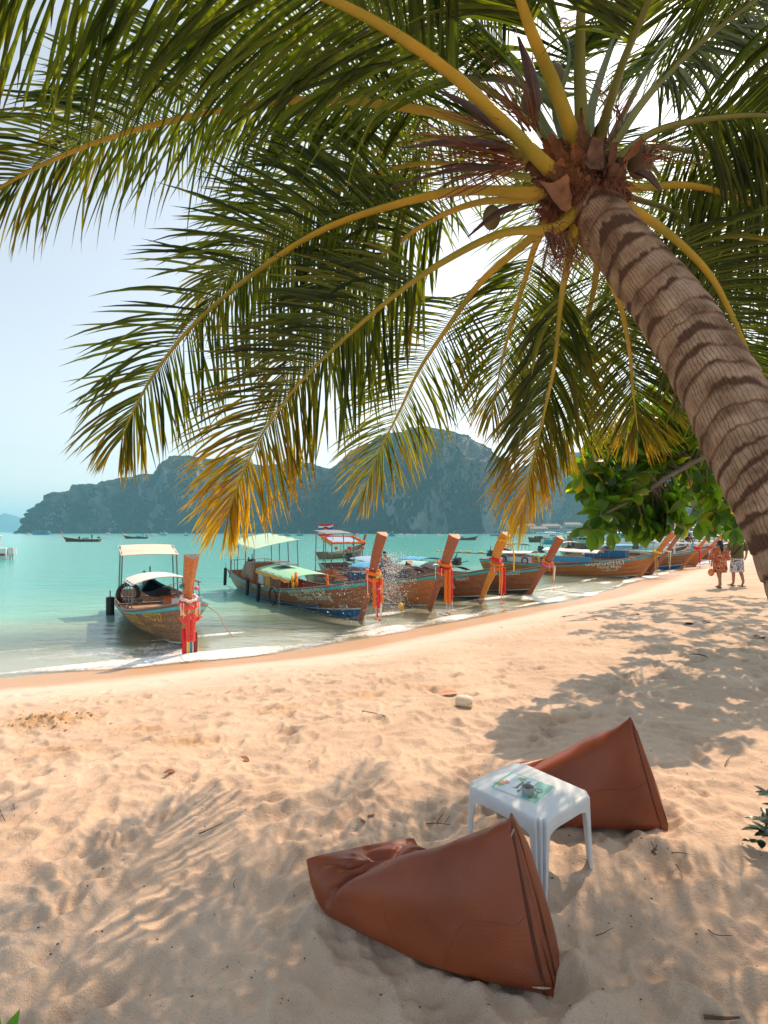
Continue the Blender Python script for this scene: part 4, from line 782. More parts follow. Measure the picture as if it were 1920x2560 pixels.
# aprons with arched ends and fluted legs
nO = len(O)//4
for q in range(4):
    seg = O[q*nO:(q+1)*nO]; a, b_ = seg[0], seg[-1]; nx = O[(q*nO-1) % len(O)]; n2 = O[((q+1)*nO) % len(O)]
    wing = .045; pa = a+(nx-a).normalized()*wing; pb = b_+(n2-b_).normalized()*wing
    rows = []; out_ = Vector(((a.x+b_.x)/2, (a.y+b_.y)/2, 0)).normalized()
    for i in range(22):
        u = i/21; z = (H-.03)*(1-u); wk = pw(u, [(0,1.0),(.06,.62),(.14,.36),(.3,.22),(1,.02)]); shr = lerp(1.0,.72,u); spl = out_*.020*u
        mid = (a+b_)/2; L_ = [p+(p-mid)*(shr-1) for p in seg]
        row = [L_[0]+(pa-a)*wk]+L_+[L_[-1]+(pb-b_)*wk]; rows.append([Vector((p.x, p.y, z))+spl for p in row])
    inn = [[p-out_*.007 for p in r] for r in rows]
    mb = MB(); mb.grid(rows); mb.grid([r[::-1] for r in inn]); mb.grid([[r[0], i_[0]] for r, i_ in zip(rows, inn)]); mb.grid([[i_[-1], r[-1]] for r, i_ in zip(rows, inn)]); mb.build('leg', PLA, table)
mb = MB()
for q in range(4):
    a = O[(q*nO-1) % len(O)]; b_ = O[q*nO]; t_ = (b_-a); ln = t_.length; t_.normalize(); n_ = Vector((t_.y, -t_.x, 0)); rows = []
    for i in range(25):
        u = i/24; p = a+t_*ln*u; arch = .030+.030*(abs(2*u-1)**6); rows.append([Vector((p.x, p.y, H-.03)), Vector((p.x, p.y, H-.03-arch)), Vector((p.x, p.y, H-.03-arch))-n_*.006, Vector((p.x, p.y, H-.03))-n_*.006])
    mb.grid(rows, closed=True)
mb.build('apron', PLA, table)
# printed sheet let into the top
def decal(name, m, x0, y0, x1, y1, z, parent): mb = MB(); mb.add([(x0,y0,z),(x1,y0,z),(x1,y1,z),(x0,y1,z)], [(0,1,2,3)]); return mb.build(name, m, parent, smooth=False)
fl = lambda n, c, r=.4: mat(n, c, r, .03)
zt = H+.0008; inv = Matrix.Rotation(-rz, 4, 'Z')
def tl(px, py): p = tabpt(px, py, TH)-Vector(table.location); p.z = 0; return inv @ p
Q = [tl(1221,1966), tl(1335,2010), tl(1396,1971), tl(1281,1928)]
sc_ = sum(Q, Vector())/4; ang = math.atan2((Q[1]-Q[0]).y, (Q[1]-Q[0]).x); hx = ((Q[1]-Q[0]).length+(Q[2]-Q[3]).length)/4; hy = ((Q[3]-Q[0]).length+(Q[2]-Q[1]).length)/4
sheet = empty('printed_sheet', (0,0,0)); sheet.parent = table; sheet.location = (sc_.x, sc_.y, zt); sheet.rotation_euler = (0,0,ang)
S_W = fl('sheet_white', (.62,.74,.80)); S_T = fl('sheet_teal', (.22,.52,.47)); S_B = fl('sheet_blue', (.45,.66,.78)); S_G = fl('print_green', (.20,.34,.10)); S_K = fl('print_dark', (.03,.05,.10)); S_P = fl('print_pink', (.72,.25,.20)); S_L = fl('sheet_border', (.78,.86,.88))
decal('border', S_L, -hx, -hy, hx, hy, .0010, sheet); decal('print', S_T, -hx+.006, -hy+.006, hx-.006, hy-.006, .0016, sheet)
decal('print', S_W, -hx+.02, -hy+.006, hx*.28, hy-.016, .0022, sheet); decal('print', S_B, -hx*.62, hy*.25, hx*.1, hy-.02, .0028, sheet); decal('print', S_B, hx*.1, -hy+.008, hx*.27, hy*.0, .0028, sheet)
def text_mesh(body, size, extr=0, offset=0.0, spacing=1.0):
    cu = bpy.data.curves.new('t', 'FONT'); cu.body = body; cu.size = size; cu.extrude = extr; cu.offset = offset; cu.space_character = spacing; cu.resolution_u = 2; cu.align_x = 'CENTER'
    o = bpy.data.objects.new('t', cu); C.objects.link(o); dg = bpy.context.evaluated_depsgraph_get(); me = bpy.data.meshes.new_from_object(o.evaluated_get(dg)); bpy.data.objects.remove(o); bpy.data.curves.remove(cu); return me
def flat_text(body, size, m, parent, x, y, z, rot=0, name='lettering', off=0.0):
    me = text_mesh(body, size, offset=off); me.materials.clear(); me.materials.append(m); o = bpy.data.objects.new(name, me); C.objects.link(o); o.parent = parent; o.location = (x, y, z); o.rotation_euler = (0,0,rot); return o
for k, s in enumerate(['Summer', 'on cool side', 'of your', 'cup']): flat_text(s, .028, S_K, sheet, -.012+.024*k, .0, .0032, rot=PI/2, off=.0006)
flat_text('refresh', .020, S_K, sheet, hx*.72, -.02, .0030, rot=PI/2+.2)
mb = MB(); mb.tube([Vector((hx*.62+.018*math.cos(a), .012+.018*math.sin(a), .003)) for a in np.linspace(0, 6.28, 24)], .0009, n=4); mb.build('print', S_K, sheet)
rs = random.Random(4)
def petals(cx, cy, r, m, n=6, z=.0032):
    mb = MB()
    for k in range(n):
        a = k*6.283/n+rs.random()*.5; c = Vector((cx, cy, z+k*.00004)); d = Vector((math.cos(a), math.sin(a), 0)); s_ = Vector((-d.y, d.x, 0)); rr_ = r*rs.uniform(.7,1.1)
        mb.add([c, c+d*rr_*.5+s_*rr_*.22, c+d*rr_, c+d*rr_*.5-s_*rr_*.22], [(0,3,2,1)])
    mb.build('print', m, sheet, smooth=False)
petals(-hx*.68, -.02, .034, S_P, 7); petals(-hx*.80, -.055, .028, S_G, 8); petals(-hx*.25, hy*.55, .030, S_G, 9, .0034); petals(hx*.62, -hy*.50, .030, S_G, 9)
# ashtray
BOWL = mat('grey_melamine', (.33,.37,.38), .45, .04)
ab = tabpt(1320,1985,TH); ash = empty('ashtray', (ab.x, ab.y, tc_.z+TH+.002), 0, 'round grey ashtray bowl with cigarette stubs on the white table', 'ashtray')
R_ = .0305; mb = MB(); mb.lathe((0,0,0), [(.0001,.0),(R_*.93,.0),(R_*.98,.004),(R_*1.0,.033),(R_*1.0,.035),(R_*.94,.035),(R_*.92,.008),(R_*.85,.005),(.0001,.005)], 32, cap=False); mb.build('bowl', BOWL, ash)
STUB = fl('stub_paper', (.55,.30,.14), .8); FILT = fl('stub_white', (.7,.66,.6), .8); ASHM = mat('ash', (.10,.07,.06), .95, .3, scale=80)
mb = MB(); mb.ball((0,0,.006), (R_*.85, R_*.85, .008), 14, 6, .1); mb.build('ash', ASHM, ash)
for k, (x, y, a, el, ln) in enumerate([(-.012,.006,2.4,.5,.032),(.0,-.002,-.1,.15,.045),(-.004,-.008,-1.3,.3,.03),(-.01,.004,2.9,.55,.036)]):
    d = Vector((math.cos(a)*math.cos(el), math.sin(a)*math.cos(el), math.sin(el))); c = Vector((x, y, .020)); mb = MB(); mb.tube([c-d*ln*.5, c+d*ln*.5], .0033, n=8); mb.build('cigarette_stub', STUB, ash)
mb = MB(); mb.tube([Vector((.004,-.012,.018)), Vector((.020,-.010,.023))], .0034, n=8); mb.build('cigarette_stub', FILT, ash)

# bean bags: a sack whose front end is a level edge and whose back end is an upright edge
def bag(name, label, R1, R2, top, apex, bl, seed, pad_dip, rowz=0.74, push=()):
    rs = random.Random(seed); n = 84; m = 76
    r1 = catmull(R1, n); r2 = catmull(R2, n); V = []
    root = empty(name, ((R1[0].x+R1[-1].x)/2, (R1[0].y+R1[-1].y)/2, rowz), 0, label, 'bean bag')
    for i in range(n):
        u = i/(n-1); a, b_ = r1[i], r2[i]; ht = pw(u, top)
        e = pw(u, [(0,.55),(.12,.75),(.5,.88),(.8,.95),(1,1.25)])      # roundness of the section
        lift = pw(u, bl)
        row = []
        for k in range(m):
            an = 2*PI*k/m; c, s = math.cos(an), math.sin(an)
            x = .5-.5*math.copysign(abs(c)**pw(u, [(0,1.),(.6,.85),(1,1.)]), c)
            if s >= 0: ht = pw(min(1, max(0, u-.14*(2*x-1)*math.sin(PI*u))), top); z = lift+(ht-lift)*(abs(s)**e)
            else: z = lift-(lift+.03)*(abs(s)**.6)*pw(u,[(0,.05),(.1,.5),(.25,1),(1,1)])
            p = a.lerp(b_, x); sh = max(0, z/ max(ht, .05)) if s > 0 else 0
            ax = apex*u**1.7*sh**1.1
            row.append(Vector((p.x+ax.x, p.y+ax.y, rowz+z)))
        V.append(row)
    # folds and creases
    A = np.array([[list(p) for p in r] for r in V]); U, K = np.meshgrid(np.linspace(0,1,n), np.linspace(0,1,m,endpoint=False), indexing='ij')
    cen = A.mean(1, keepdims=True); nrm = A-cen; nrm /= np.linalg.norm(nrm, axis=2, keepdims=True)+1e-6
    topm = np.clip(np.sin(2*PI*K), 0, 1)
    D = .0035*(1-np.abs(fbm(U*7+1.5*np.cos(2*PI*K), np.sin(2*PI*K)*5, 3, seed+40)))**3+.007*fbm(U*5, np.cos(2*PI*K)*2.2+3*np.sin(2*PI*K), 3, seed)
    D += -.060*np.exp(-((U-pad_dip+.13*np.cos(2*PI*K))/.030)**2)*topm**.6          # crease where the back rises from the pad
    D += .022*np.exp(-((U-pad_dip+.14)/.09)**2)*topm
    for cu, ck, wu, wk, am, an_ in push:
        du, dk = U-cu, (K-ck+.5) % 1-.5; q1 = du*math.cos(an_)+dk*math.sin(an_); q2 = -du*math.sin(an_)+dk*math.cos(an_); D += am*np.exp(-(q1/wu)**2-(q2/wk)**2)
    rad_f = np.clip(1-np.abs(U-pad_dip)*3.2, 0, 1)*topm
    D += rad_f*.012*np.sin(2*PI*K*9+3*vnoise(U*3, K*6, seed))*(1-rad_f*.3)
    endf = np.exp(-((1-U)/.10)**2); D += endf*.012*np.sin(K*2*PI*9+2*vnoise(U*4,K*5,seed+3))
    D *= np.clip(U*9, 0, 1)*np.clip((1-U)*14, 0, 1)
    D = np.where(A[:, :, 2] < rowz+.015, np.minimum(D, 0), D)
    A = A+nrm*D[:, :, None]
    mb = MB(); mb.grid([[Vector(p) for p in r] for r in A], closed=True)
    mb.add([Vector(A[0].mean(0))]+[Vector(p) for p in A[0]], [(0, (k+1) % m+1, k+1) for k in range(m)]); mb.add([Vector(A[-1].mean(0))]+[Vector(p) for p in A[-1]], [(0, k+1, (k+1) % m+1) for k in range(m)])
    attach_to(mb.build('cover', LEA), root)
    return root, A
GZ = .75
def gp(px, py, h=0.0): Yd = F*(EYE-GZ-h)/(py-HY); p = at(px, py, Yd); return Vector((p.x, p.y, GZ+h))
r1 = [gp(766,2165,.15), gp(800,2235,.09), gp(868,2328,.0), gp(1085,2425,.0), gp(1270,2470,.0), gp(1380,2478,.0)]
r2 = [gp(1036,2080,.21), gp(1095,2108,.19), Vector((.385,2.34,GZ)), Vector((.57,2.21,GZ)), Vector((.68,1.99,GZ)), gp(1380,2478,.0)+Vector((.012,.012,0))]
ap = at(1275,2072,1.99)-gp(1380,2478,0); ap.z = 0
bagA, A1 = bag('bean_bag', 'brown leather bean bag nearest the camera, with a zip down its tall back', r1, r2, [(0,.19),(.07,.205),(.2,.215),(.36,.175),(.46,.205),(.58,.33),(.68,.42),(.80,.49),(.92,.525),(1,.525)], ap, [(0,.175),(.06,.10),(.2,.05),(1,.03)], 3, .41, GZ,
    push=((.20,.25,.10,.055,-.075,.3),(.20,.15,.13,.014,-.035,.35),(.18,.32,.11,.014,-.035,-.4),(.12,.20,.09,.010,.020,.1),(.26,.20,.05,.012,-.03,.9),(.27,.36,.06,.014,-.03,-.7),(.02,.25,.07,.09,-.05,0),(.10,.40,.07,.012,.018,-.2),(.36,.12,.09,.012,-.018,.5)))
r1 = [gp(1215,1960,.10), gp(1240,2010,.05), gp(1300,2062,.0), gp(1430,2072,.0), gp(1570,2076,.0), gp(1668,2070,.0)]
r2 = [gp(1320,1896,.17), gp(1400,1905,.15), Vector((1.30,3.42,GZ)), Vector((1.52,3.28,GZ)), Vector((1.64,3.02,GZ)), gp(1668,2070,.0)+Vector((.012,.012,0))]
ap = at(1580,1806,2.93)-gp(1668,2070,0); ap.z = 0
bagB, A2 = bag('bean_bag', 'brown leather bean bag standing behind the white table', r1, r2, [(0,.16),(.07,.19),(.2,.20),(.32,.19),(.42,.21),(.55,.32),(.7,.45),(.85,.54),(.95,.565),(1,.555)], ap, [(0,.15),(.06,.10),(.2,.05),(1,.03)], 8, .34, GZ, push=((.2,.22,.1,.05,-.05,.5),))
for o in (bagA, bagB): o['group'] = 'leather bean bags on the sand'
def seam(A, root, pts, r=.0022, off=.0035, name='seam', m=LEAD):
    n, mm = A.shape[:2]; out = []
    P = catmull([Vector((u, k, 0)) for u, k in pts], 60)
    for q in P:
        i = min(max(q.x, 0), 1)*(n-1); k = (q.y % 1)*mm; i0 = min(int(i), n-2); k0 = int(k) % mm; k1 = (k0+1) % mm; fi, fk = i-i0, k-int(k)
        p = (A[i0,k0]*(1-fk)+A[i0,k1]*fk)*(1-fi)+(A[i0+1,k0]*(1-fk)+A[i0+1,k1]*fk)*fi; c = A[i0].mean(0); nn = p-c; nn /= np.linalg.norm(nn)+1e-6; out.append(Vector(p+nn*off))
    mb = MB(); mb.tube(out, r, n=5); o = mb.build(name, m); attach_to(o, root); return out
for A_, rt in ((A1, bagA), (A2, bagB)):
    seam(A_, rt, [(.30,.985),(.5,.03),(.7,.05),(.86,.055),(.955,.075)], r=.0016, off=.0012, m=LEA)
z1 = seam(A1, bagA, [(.995,.215),(.975,.16),(.968,.10),(.968,.05),(.965,.01),(.962,.975)], r=.0032, off=.001, name='zipper')
seam(A1, bagA, [(.993,.215),(.968,.16),(.958,.10),(.957,.05),(.953,.01),(.95,.975)], r=.0018, off=.0012)
seam(A2, bagB, [(.995,.215),(.975,.16),(.968,.10),(.968,.05),(.965,.01),(.962,.975)], r=.0030, off=.001, name='zipper')
pl = at(1290,2115,1.90); mb = MB(); mb.box((0,0,0), (.007,.004,.022)); mb.tube([(0,-.001,-.010),(0,-.001,-.026)], .0028, n=6)
zo = mb.build('zipper_pull', METAL); zo.location = z1[6]+Vector((-.004,-.006,0)); zo.rotation_euler = (0,.35,0); attach_to(zo, bagA)
CAN = mat('frayed_cloth', (.42,.35,.27), .9, .2, scale=60)
mb = MB(); pb = gp(1355,2472,.012); mb.tube([pb+Vector((-.035,0,.006)), pb+Vector((0,-.008,.010)), pb+Vector((.03,-.004,.006))], [.002,.006,.002], n=8, flat=.4); attach_to(mb.build('worn_patch', CAN), bagA)

# ---------------------------------------------------------------- things lying on the sand
FO = mat('white_float_foam', (.74,.62,.46), .7, .07, scale=14, bump=.2); rs = random.Random(9)
p = ground_px(1160,1766); bo = MB(); bo.lathe((0,0,0), [(.0001,-.085),(.035,-.083),(.052,-.066),(.056,-.03),(.057,.03),(.052,.066),(.035,.083),(.0001,.085)], 20, M=Matrix.Rotation(PI/2, 4, 'Y'), cap=False)
fb_ = bo.build('net_float', FO); fb_.location = p+Vector((0,0,.05)); fb_.rotation_euler = (0,.06,-.2); tag(fb_, 'white foam net float lying on the bright sand', 'float')
mb = MB(); mb.tube([(.02,-.054,.0),(.05,-.056,-.004),(.078,-.045,.004)], .0022, n=4); o = mb.build('crack', LEAD); o.parent = fb_
DRY = mat('dry_leaf', (.22,.075,.03), .7, .35, scale=30); DRYO = mat('dry_leaf_orange', (.62,.20,.08), .7, .25, scale=30); STK = mat('driftwood', (.12,.08,.055), .85, .3, scale=30)
def drop_leaf(px, py, L, ang, lab, m=DRY, fold=.5):
    p = ground_px(px, py); mb = MB(); oleaf(mb, (-L/2,0,.0), (1,0,.15), (0,0,1), L, L*.48, n=7, curl=fold, col=False)
    o = mb.build('fallen_leaf', m); o.location = p+Vector((0,0,.012+L*.06)); o.rotation_euler = (rs.uniform(-.3,.3), rs.uniform(-.2,.2), ang); tag(o, lab, 'leaf', 'fallen leaves on the beach'); return o
drop_leaf(1122,1738,.20,.15,'large flat orange fallen leaf right beside the white float', DRYO, .2)
drop_leaf(905,2055,.06,.4,'curled rusty leaf on the sand between the left shade and the front bean bag'); drop_leaf(927,2043,.07,1.1,'thin curled brown leaf touching a rusty one above the front bean bag')
drop_leaf(425,1933,.085,.5,'small rusty leaf at the tip of a dark frond shadow, far left of the seats'); drop_leaf(613,1901,.09,-.4,'brown leaf on the sand near the top of the middle frond shadow')
drop_leaf(1721,1561,.26,.05,'dry brown leaf in the tree shade, left one of a close pair'); drop_leaf(1770,1558,.26,.1,'dry brown leaf in the tree shade, right one of a close pair')
drop_leaf(1900,1594,.26,.3,'reddish curled leaf beside the foot of the palm trunk'); drop_leaf(1748,1640,.24,-.3,'dull grey-brown leaf below the pair in the tree shade')
drop_leaf(1594,1536,.2,.1,'small brown leaf where tree shade meets sunlit sand'); drop_leaf(1253,1570,.1,.5,'tiny dark red leaf alone on the sunlit slope below the boats')
drop_leaf(1487,1550,.22,0,'pale orange leaf lying in the shade left of the others', DRYO); drop_leaf(1408,1543,.14,.2,'dark flake of leaf at the upper edge of the shade')
def stick(P, r, lab, fork=()):
    pts = [ground_px(*q)+Vector((0,0,.010)) for q in P]; mb = MB(); r *= .72; mb.tube(catmull(pts, 10), [r*(1-.06*k) for k in range(10)], n=6)
    for a, b_ in fork: mb.tube([ground_px(*a)+Vector((0,0,.01)), ground_px(*b_)+Vector((0,0,.03))], r*.5, n=4)
    tag(mb.build('stick', STK), lab, 'stick', 'sticks and twigs on the sand')
stick([(497,2089),(525,2077),(557,2062)], .006, 'straight dark stick lying across the left shadow'); stick([(905,1780),(935,1785),(966,1793)], .007, 'thin brown twig on the sunlit sand right of the frond shadow')
stick([(34,2015),(36,2035),(33,2060)], .004, 'short upright twig in the shade near the left border'); stick([(0,2028),(6,2044),(14,2057)], .004, 'bent twig cut by the left border')
stick([(1066,2064),(1090,2062),(1126,2066)], .005, 'forked twig with side shoots just above the front bean bag', [((1090,2062),(1108,2047)),((1110,2064),(1124,2052))])
stick([(1680,2137),(1700,2136),(1724,2141)], .004, 'curved hair-thin twig in the sunlit gap right of the far bean bag'); stick([(1760,2549),(1810,2553),(1850,2551)], .010, 'thick dark stick at the bottom border')
stick([(1812,1918),(1820,1902),(1832,1893)], .005, 'bent twig in shade above the shrub'); stick([(1770,2330),(1790,2343),(1830,2345)], .004, 'bowed twig in the dappled sand at lower right')
stick([(1490,2345),(1510,2338),(1532,2325)], .003, 'fine straw in a light streak below the table'); stick([(1690,2165),(1702,2185),(1706,2200)], .003, 'hooked straw right of the dark weed tuft')
stick([(586,2225),(584,2212),(592,2202)], .003, 'tiny hooked straw left of the front bean bag'); stick([(1300,1503),(1330,1506),(1362,1508)], .012, 'dark wet stick at the edge of the wash below the boats')
wt = MB()
for k in range(16): p = ground_px(1637+rs.uniform(-10,10), 2134+rs.uniform(-7,7)); wt.tube([p+Vector((0,0,.004)), p+Vector((rs.gauss(0,.012), rs.gauss(0,.012), rs.uniform(.005,.03)))], .0022, n=4)
tag(wt.build('seaweed_tuft', LEAD), 'small black tuft of dried seaweed right of the white table', 'seaweed')
db = MB()
for k in range(620):
    y = 1.3+9*rs.random()**1.4; x = (rs.random()*2-1)*.8*y
    if shore_dist(np.array([x]), np.array([y]))[0] < 2: continue
    z = gz_field(x, y)+.003; s_ = rs.uniform(.0018,.0065); db.ball((x, y, z), (s_, s_*rs.uniform(.4,1), s_*.5), 5, 3, .3)
tag(db.build('litter_specks', STK), 'dark crumbs of bark and husk scattered over the sand', 'debris', kind='stuff')
cl = MB()
for k in range(130):
    a = rs.gauss(0,1); b_ = rs.gauss(0,1); x, y = -3.2+a*.25, 4.85+b_*.15; s_ = rs.uniform(.004,.017)*(1 if k > 3 else 1.6); cl.ball((x, y, gz_field(x, y)+s_*.2), (s_, s_, s_*.7), 6, 4, .25)
p = ground_px(82,1797); cl.ball(p+Vector((0,0,.02)), .034, 8, 6, .2)
tag(cl.build('sand_clods', mat('damp_sand', (.54,.37,.23), .9, .25, scale=40)), 'clods of damp sand round the freshly dug heap', 'sand', kind='stuff')
# ---------------------------------------------------------------- people
SKIN = mat('skin', (.38,.19,.11), .55, .08); SKIND = mat('skin_tanned', (.24,.11,.06), .55, .08); HAIR = mat('black_hair', (.012,.010,.010), .5, .3, scale=40)
def skin_body(pts, edges, name, m, parent, sub=1):
    me = bpy.data.meshes.new(name); names = list(pts); me.from_pydata([pts[k][0] for k in names], [(names.index(a), names.index(b)) for a, b in edges], []); me.materials.append(m)
    o = bpy.data.objects.new(name, me); C.objects.link(o)
    sv = me.skin_vertices or None
    sk = o.modifiers.new('skin', 'SKIN'); sk.use_smooth_shade = True
    if not me.skin_vertices:
        bpy.context.view_layer.objects.active = o; 
        try: bpy.ops.mesh.customdata_skin_add()
        except Exception: pass
    for i, k in enumerate(names):
        r = pts[k][1]; r = r if isinstance(r, tuple) else (r, r); me.skin_vertices[0].data[i].radius = r; me.skin_vertices[0].data[i].use_root = (k == 'pelvis')
    ss = o.modifiers.new('sub', 'SUBSURF'); ss.levels = sub; ss.render_levels = sub
    if parent is not None: o.parent = parent
    return o
def body_pts(H, pose):
    s = H/1.75; P = {}
    base = dict(pelvis=((0,0,.95),(.15,.11)), belly=((0,0,1.10),(.135,.10)), chest=((0,0,1.30),(.16,.11)), neckb=((0,0,1.45),(.09,.075)), neck=((0,0,1.52),.055), head=((0,.01,1.62),(.075,.09)), crown=((0,0,1.70),(.06,.075)),
        shL=((-.17,0,1.42),.065), elL=((-.24,.0,1.15),.042), wrL=((-.25,-.06,.92),.030), haL=((-.25,-.09,.83),(.035,.02)), fiL=((-.25,-.11,.76),(.024,.012)),
        shR=((.17,0,1.42),.065), elR=((.24,.0,1.15),.042), wrR=((.25,-.06,.92),.030), haR=((.25,-.09,.83),(.035,.02)), fiR=((.25,-.11,.76),(.024,.012)),
        hipL=((-.09,0,.88),.095), knL=((-.10,-.02,.50),.060), caL=((-.10,.01,.36),.055), anL=((-.10,.01,.09),.036), toL=((-.10,-.14,.03),(.035,.025)),
        hipR=((.09,0,.88),.095), knR=((.10,-.02,.50),.060), caR=((.10,.01,.36),.055), anR=((.10,.01,.09),.036), toR=((.10,-.14,.03),(.035,.025)))
    for k, v in base.items():
        p = pose.get(k, v[0]); r = v[1]; r = tuple(q*s for q in r) if isinstance(r, tuple) else r*s; P[k] = ((p[0]*s, p[1]*s, p[2]*s), r)
    return P
BE = [('pelvis','belly'),('belly','chest'),('chest','neckb'),('neckb','neck'),('neck','head'),('head','crown'),('neckb','shL'),('shL','elL'),('elL','wrL'),('wrL','haL'),('haL','fiL'),('neckb','shR'),('shR','elR'),('elR','wrR'),('wrR','haR'),('haR','fiR'),
      ('pelvis','hipL'),('hipL','knL'),('knL','caL'),('caL','anL'),('anL','toL'),('pelvis','hipR'),('hipR','knR'),('knR','caR'),('caR','anR'),('anR','toR')]
def rings(mb, lst, n=18, wob=0.0, seed=0):
    rs_ = random.Random(seed); ph = rs_.uniform(0, 6)
    rows = [[Vector((cx+rx*math.cos(a)*(1+wob*math.sin(5*a+ph)*q), cy+ry*math.sin(a)*(1+wob*math.sin(5*a+ph)*q), z)) for a in np.linspace(0, 2*PI, n, endpoint=False)] for cx, cy, z, rx, ry, q in lst]
    mb.grid(rows, closed=True)
def face(root, s, hz, fy, hc=SKIN):
    m = MB(); m.ball((0, fy-.005*s, hz), (.012*s,.02*s,.022*s), 6, 5); m.ball((-.028*s, fy+.008*s, hz+.02*s), .009*s, 6, 4); m.ball((.028*s, fy+.008*s, hz+.02*s), .009*s, 6, 4); m.tube([(-.022*s, fy+.006*s, hz-.035*s),(0, fy, hz-.037*s),(.022*s, fy+.006*s, hz-.035*s)], .005*s, n=5); m.build('face', hc, root)
def pattern(name, cols, sc=9):
    m = bpy.data.materials.new(name); m.use_nodes = True; t = m.node_tree; N = t.nodes; L = t.links; b = N['Principled BSDF']; b.inputs['Roughness'].default_value = .85
    tc = N.new('ShaderNodeTexCoord'); n = N.new('ShaderNodeTexNoise'); n.inputs['Scale'].default_value = sc; n.inputs['Detail'].default_value = 2; L.new(tc.outputs['Object'], n.inputs['Vector'])
    r = N.new('ShaderNodeValToRGB'); r.color_ramp.interpolation = 'CONSTANT'; e = r.color_ramp.elements
    while len(e) < len(cols): e.new(.5)
    for k, c in enumerate(cols): e[k].position = .30+.40*k/len(cols) if k else 0; e[k].color = (*c, 1)
    L.new(n.outputs[0], r.inputs[0]); L.new(r.outputs[0], b.inputs['Base Color']); return m
# the two walkers are seen from behind: they face +Y
ww = ground_px(1799,1470); wo = empty('person', (ww.x, ww.y, gz_field(ww.x, ww.y)), PI, 'person with long black hair walking away in a loose orange patterned dress, bag in hand', 'person', 'people walking along the beach')
P = body_pts(1.55, dict(anL=((-.06,-.10,.09)), toL=(-.06,-.25,.03), knL=(-.07,-.10,.50), caL=(-.065,-.08,.36), anR=(.05,.14,.13), toR=(.05,.05,.03), knR=(.06,.02,.50), caR=(.055,.08,.36), elR=(.25,.02,1.16), wrR=(.27,-.02,.93), haR=(.27,-.03,.85), fiR=(.27,-.04,.78)))
skin_body(P, BE, 'body', SKIN, wo)
DRESS = pattern('orange_print', [(.05,.03,.04),(.45,.09,.03),(.60,.16,.04),(.30,.05,.04),(.65,.35,.20),(.04,.03,.05)], 11)
mb = MB(); rings(mb, [(0,0,1.33,.05,.05,0),(0,0,1.31,.12,.085,0),(0,0,1.27,.165,.10,0),(0,0,1.15,.165,.12,.3),(0,0,1.0,.16,.125,.5),(0,0,.86,.185,.15,.8),(0,0,.72,.20,.165,1),(-.01,0,.60,.205,.17,1),(.0,0,.50,.185,.16,1),(.0,0,.505,.15,.13,1)], 26, .10, 3); mb.build('dress', DRESS, wo)
for s in (-1, 1): mb = MB(); mb.tube([(s*.13,0,1.28),(s*.20,.0,1.16),(s*.235,-.01,1.02),(s*.245,-.02,.90)], [.065,.085,.095,.115], n=12, cap=False); mb.build('sleeve', DRESS, wo)
mb = MB(); mb.ball((0,.015,1.455), (.082,.095,.10), 12, 9); mb.tube([(0,.06,1.46),(0,.095,1.36),(.0,.11,1.22),(.01,.105,1.10)], [.075,.075,.062,.02], n=10, flat=.6); mb.build('hair', HAIR, wo); face(wo, .9, 1.43, -.085)
for s in (-1, 1): mb = MB(); mb.box((s*.05 if s > 0 else -.053, (.03 if s > 0 else -.15), .022), (.075,.21,.022)); mb.build('sandal', HAIR, wo)
bg_ = empty('handbag', (0,0,0), 0, 'orange cloth bag hanging from the hand of the walker in the patterned dress', 'bag'); bg_.location = wo.location+Vector((-.26,.02,.50))
mb = MB(); mb.ball((0,0,0), (.105,.06,.12), 12, 9, .04); mb.build('sack', pattern('bag_cloth', [(.55,.18,.05),(.70,.30,.10),(.40,.08,.05)], 14), bg_); mb = MB(); mb.tube([(-.05,0,.09),(-.02,0,.24),(.03,0,.09)], .006, n=5); mb.build('strap', DRESS, bg_)
mp_ = ground_px(1843,1466); mo = empty('person', (mp_.x, mp_.y, gz_field(mp_.x, mp_.y)), PI, 'person in an olive T-shirt, cap and blue patterned shorts walking away beside the palm trunk', 'person', 'people walking along the beach')
P = body_pts(1.76, dict(anL=(-.09,.16,.15), toL=(-.09,.08,.04), knL=(-.10,.0,.51), caL=(-.10,.08,.36), anR=(.06,-.10,.08), toR=(.06,-.25,.03), knR=(.08,-.08,.50), caR=(.07,-.07,.36), elL=(-.28,.05,1.16), wrL=(-.33,-.06,.97), haL=(-.33,-.10,.90), fiL=(-.32,-.12,.84), elR=(.27,.02,1.16), wrR=(.20,-.16,1.10), haR=(.13,-.20,1.12), fiR=(.08,-.22,1.13)))
skin_body(P, BE, 'body', SKIN, mo)
OLV = mat('olive_cotton', (.105,.105,.035), .9, .15, scale=12, bump=.3); SHO = pattern('blue_print', [(.10,.16,.34),(.50,.52,.58),(.62,.60,.60),(.06,.08,.22),(.35,.50,.62)], 9)
mb = MB(); rings(mb, [(0,0,1.515,.06,.06,0),(0,0,1.50,.13,.09,0),(0,0,1.46,.20,.115,0),(0,0,1.36,.215,.135,.2),(0,0,1.20,.195,.13,.5),(0,0,1.05,.19,.135,.8),(0,0,.92,.195,.14,1),(0,0,.92,.17,.12,1)], 24, .05, 2); mb.build('shirt', OLV, mo)
for s in (-1, 1): mb = MB(); mb.tube([(s*.16,0,1.45),(s*.225,.01,1.36),(s*.255,.02,1.24),(s*.268,.03,1.17)], [.075,.085,.08,.085], n=12, cap=False); mb.build('sleeve', OLV, mo)
mb = MB(); mb.tube([(-.185,-.0,1.42),(-.10,.145,1.40),(.03,.165,1.28),(.16,.125,1.10),(.205,.0,1.02),(.14,-.13,1.10)], .022, n=6, flat=.35, cap=True); mb.build('shoulder_strap', HAIR, mo)
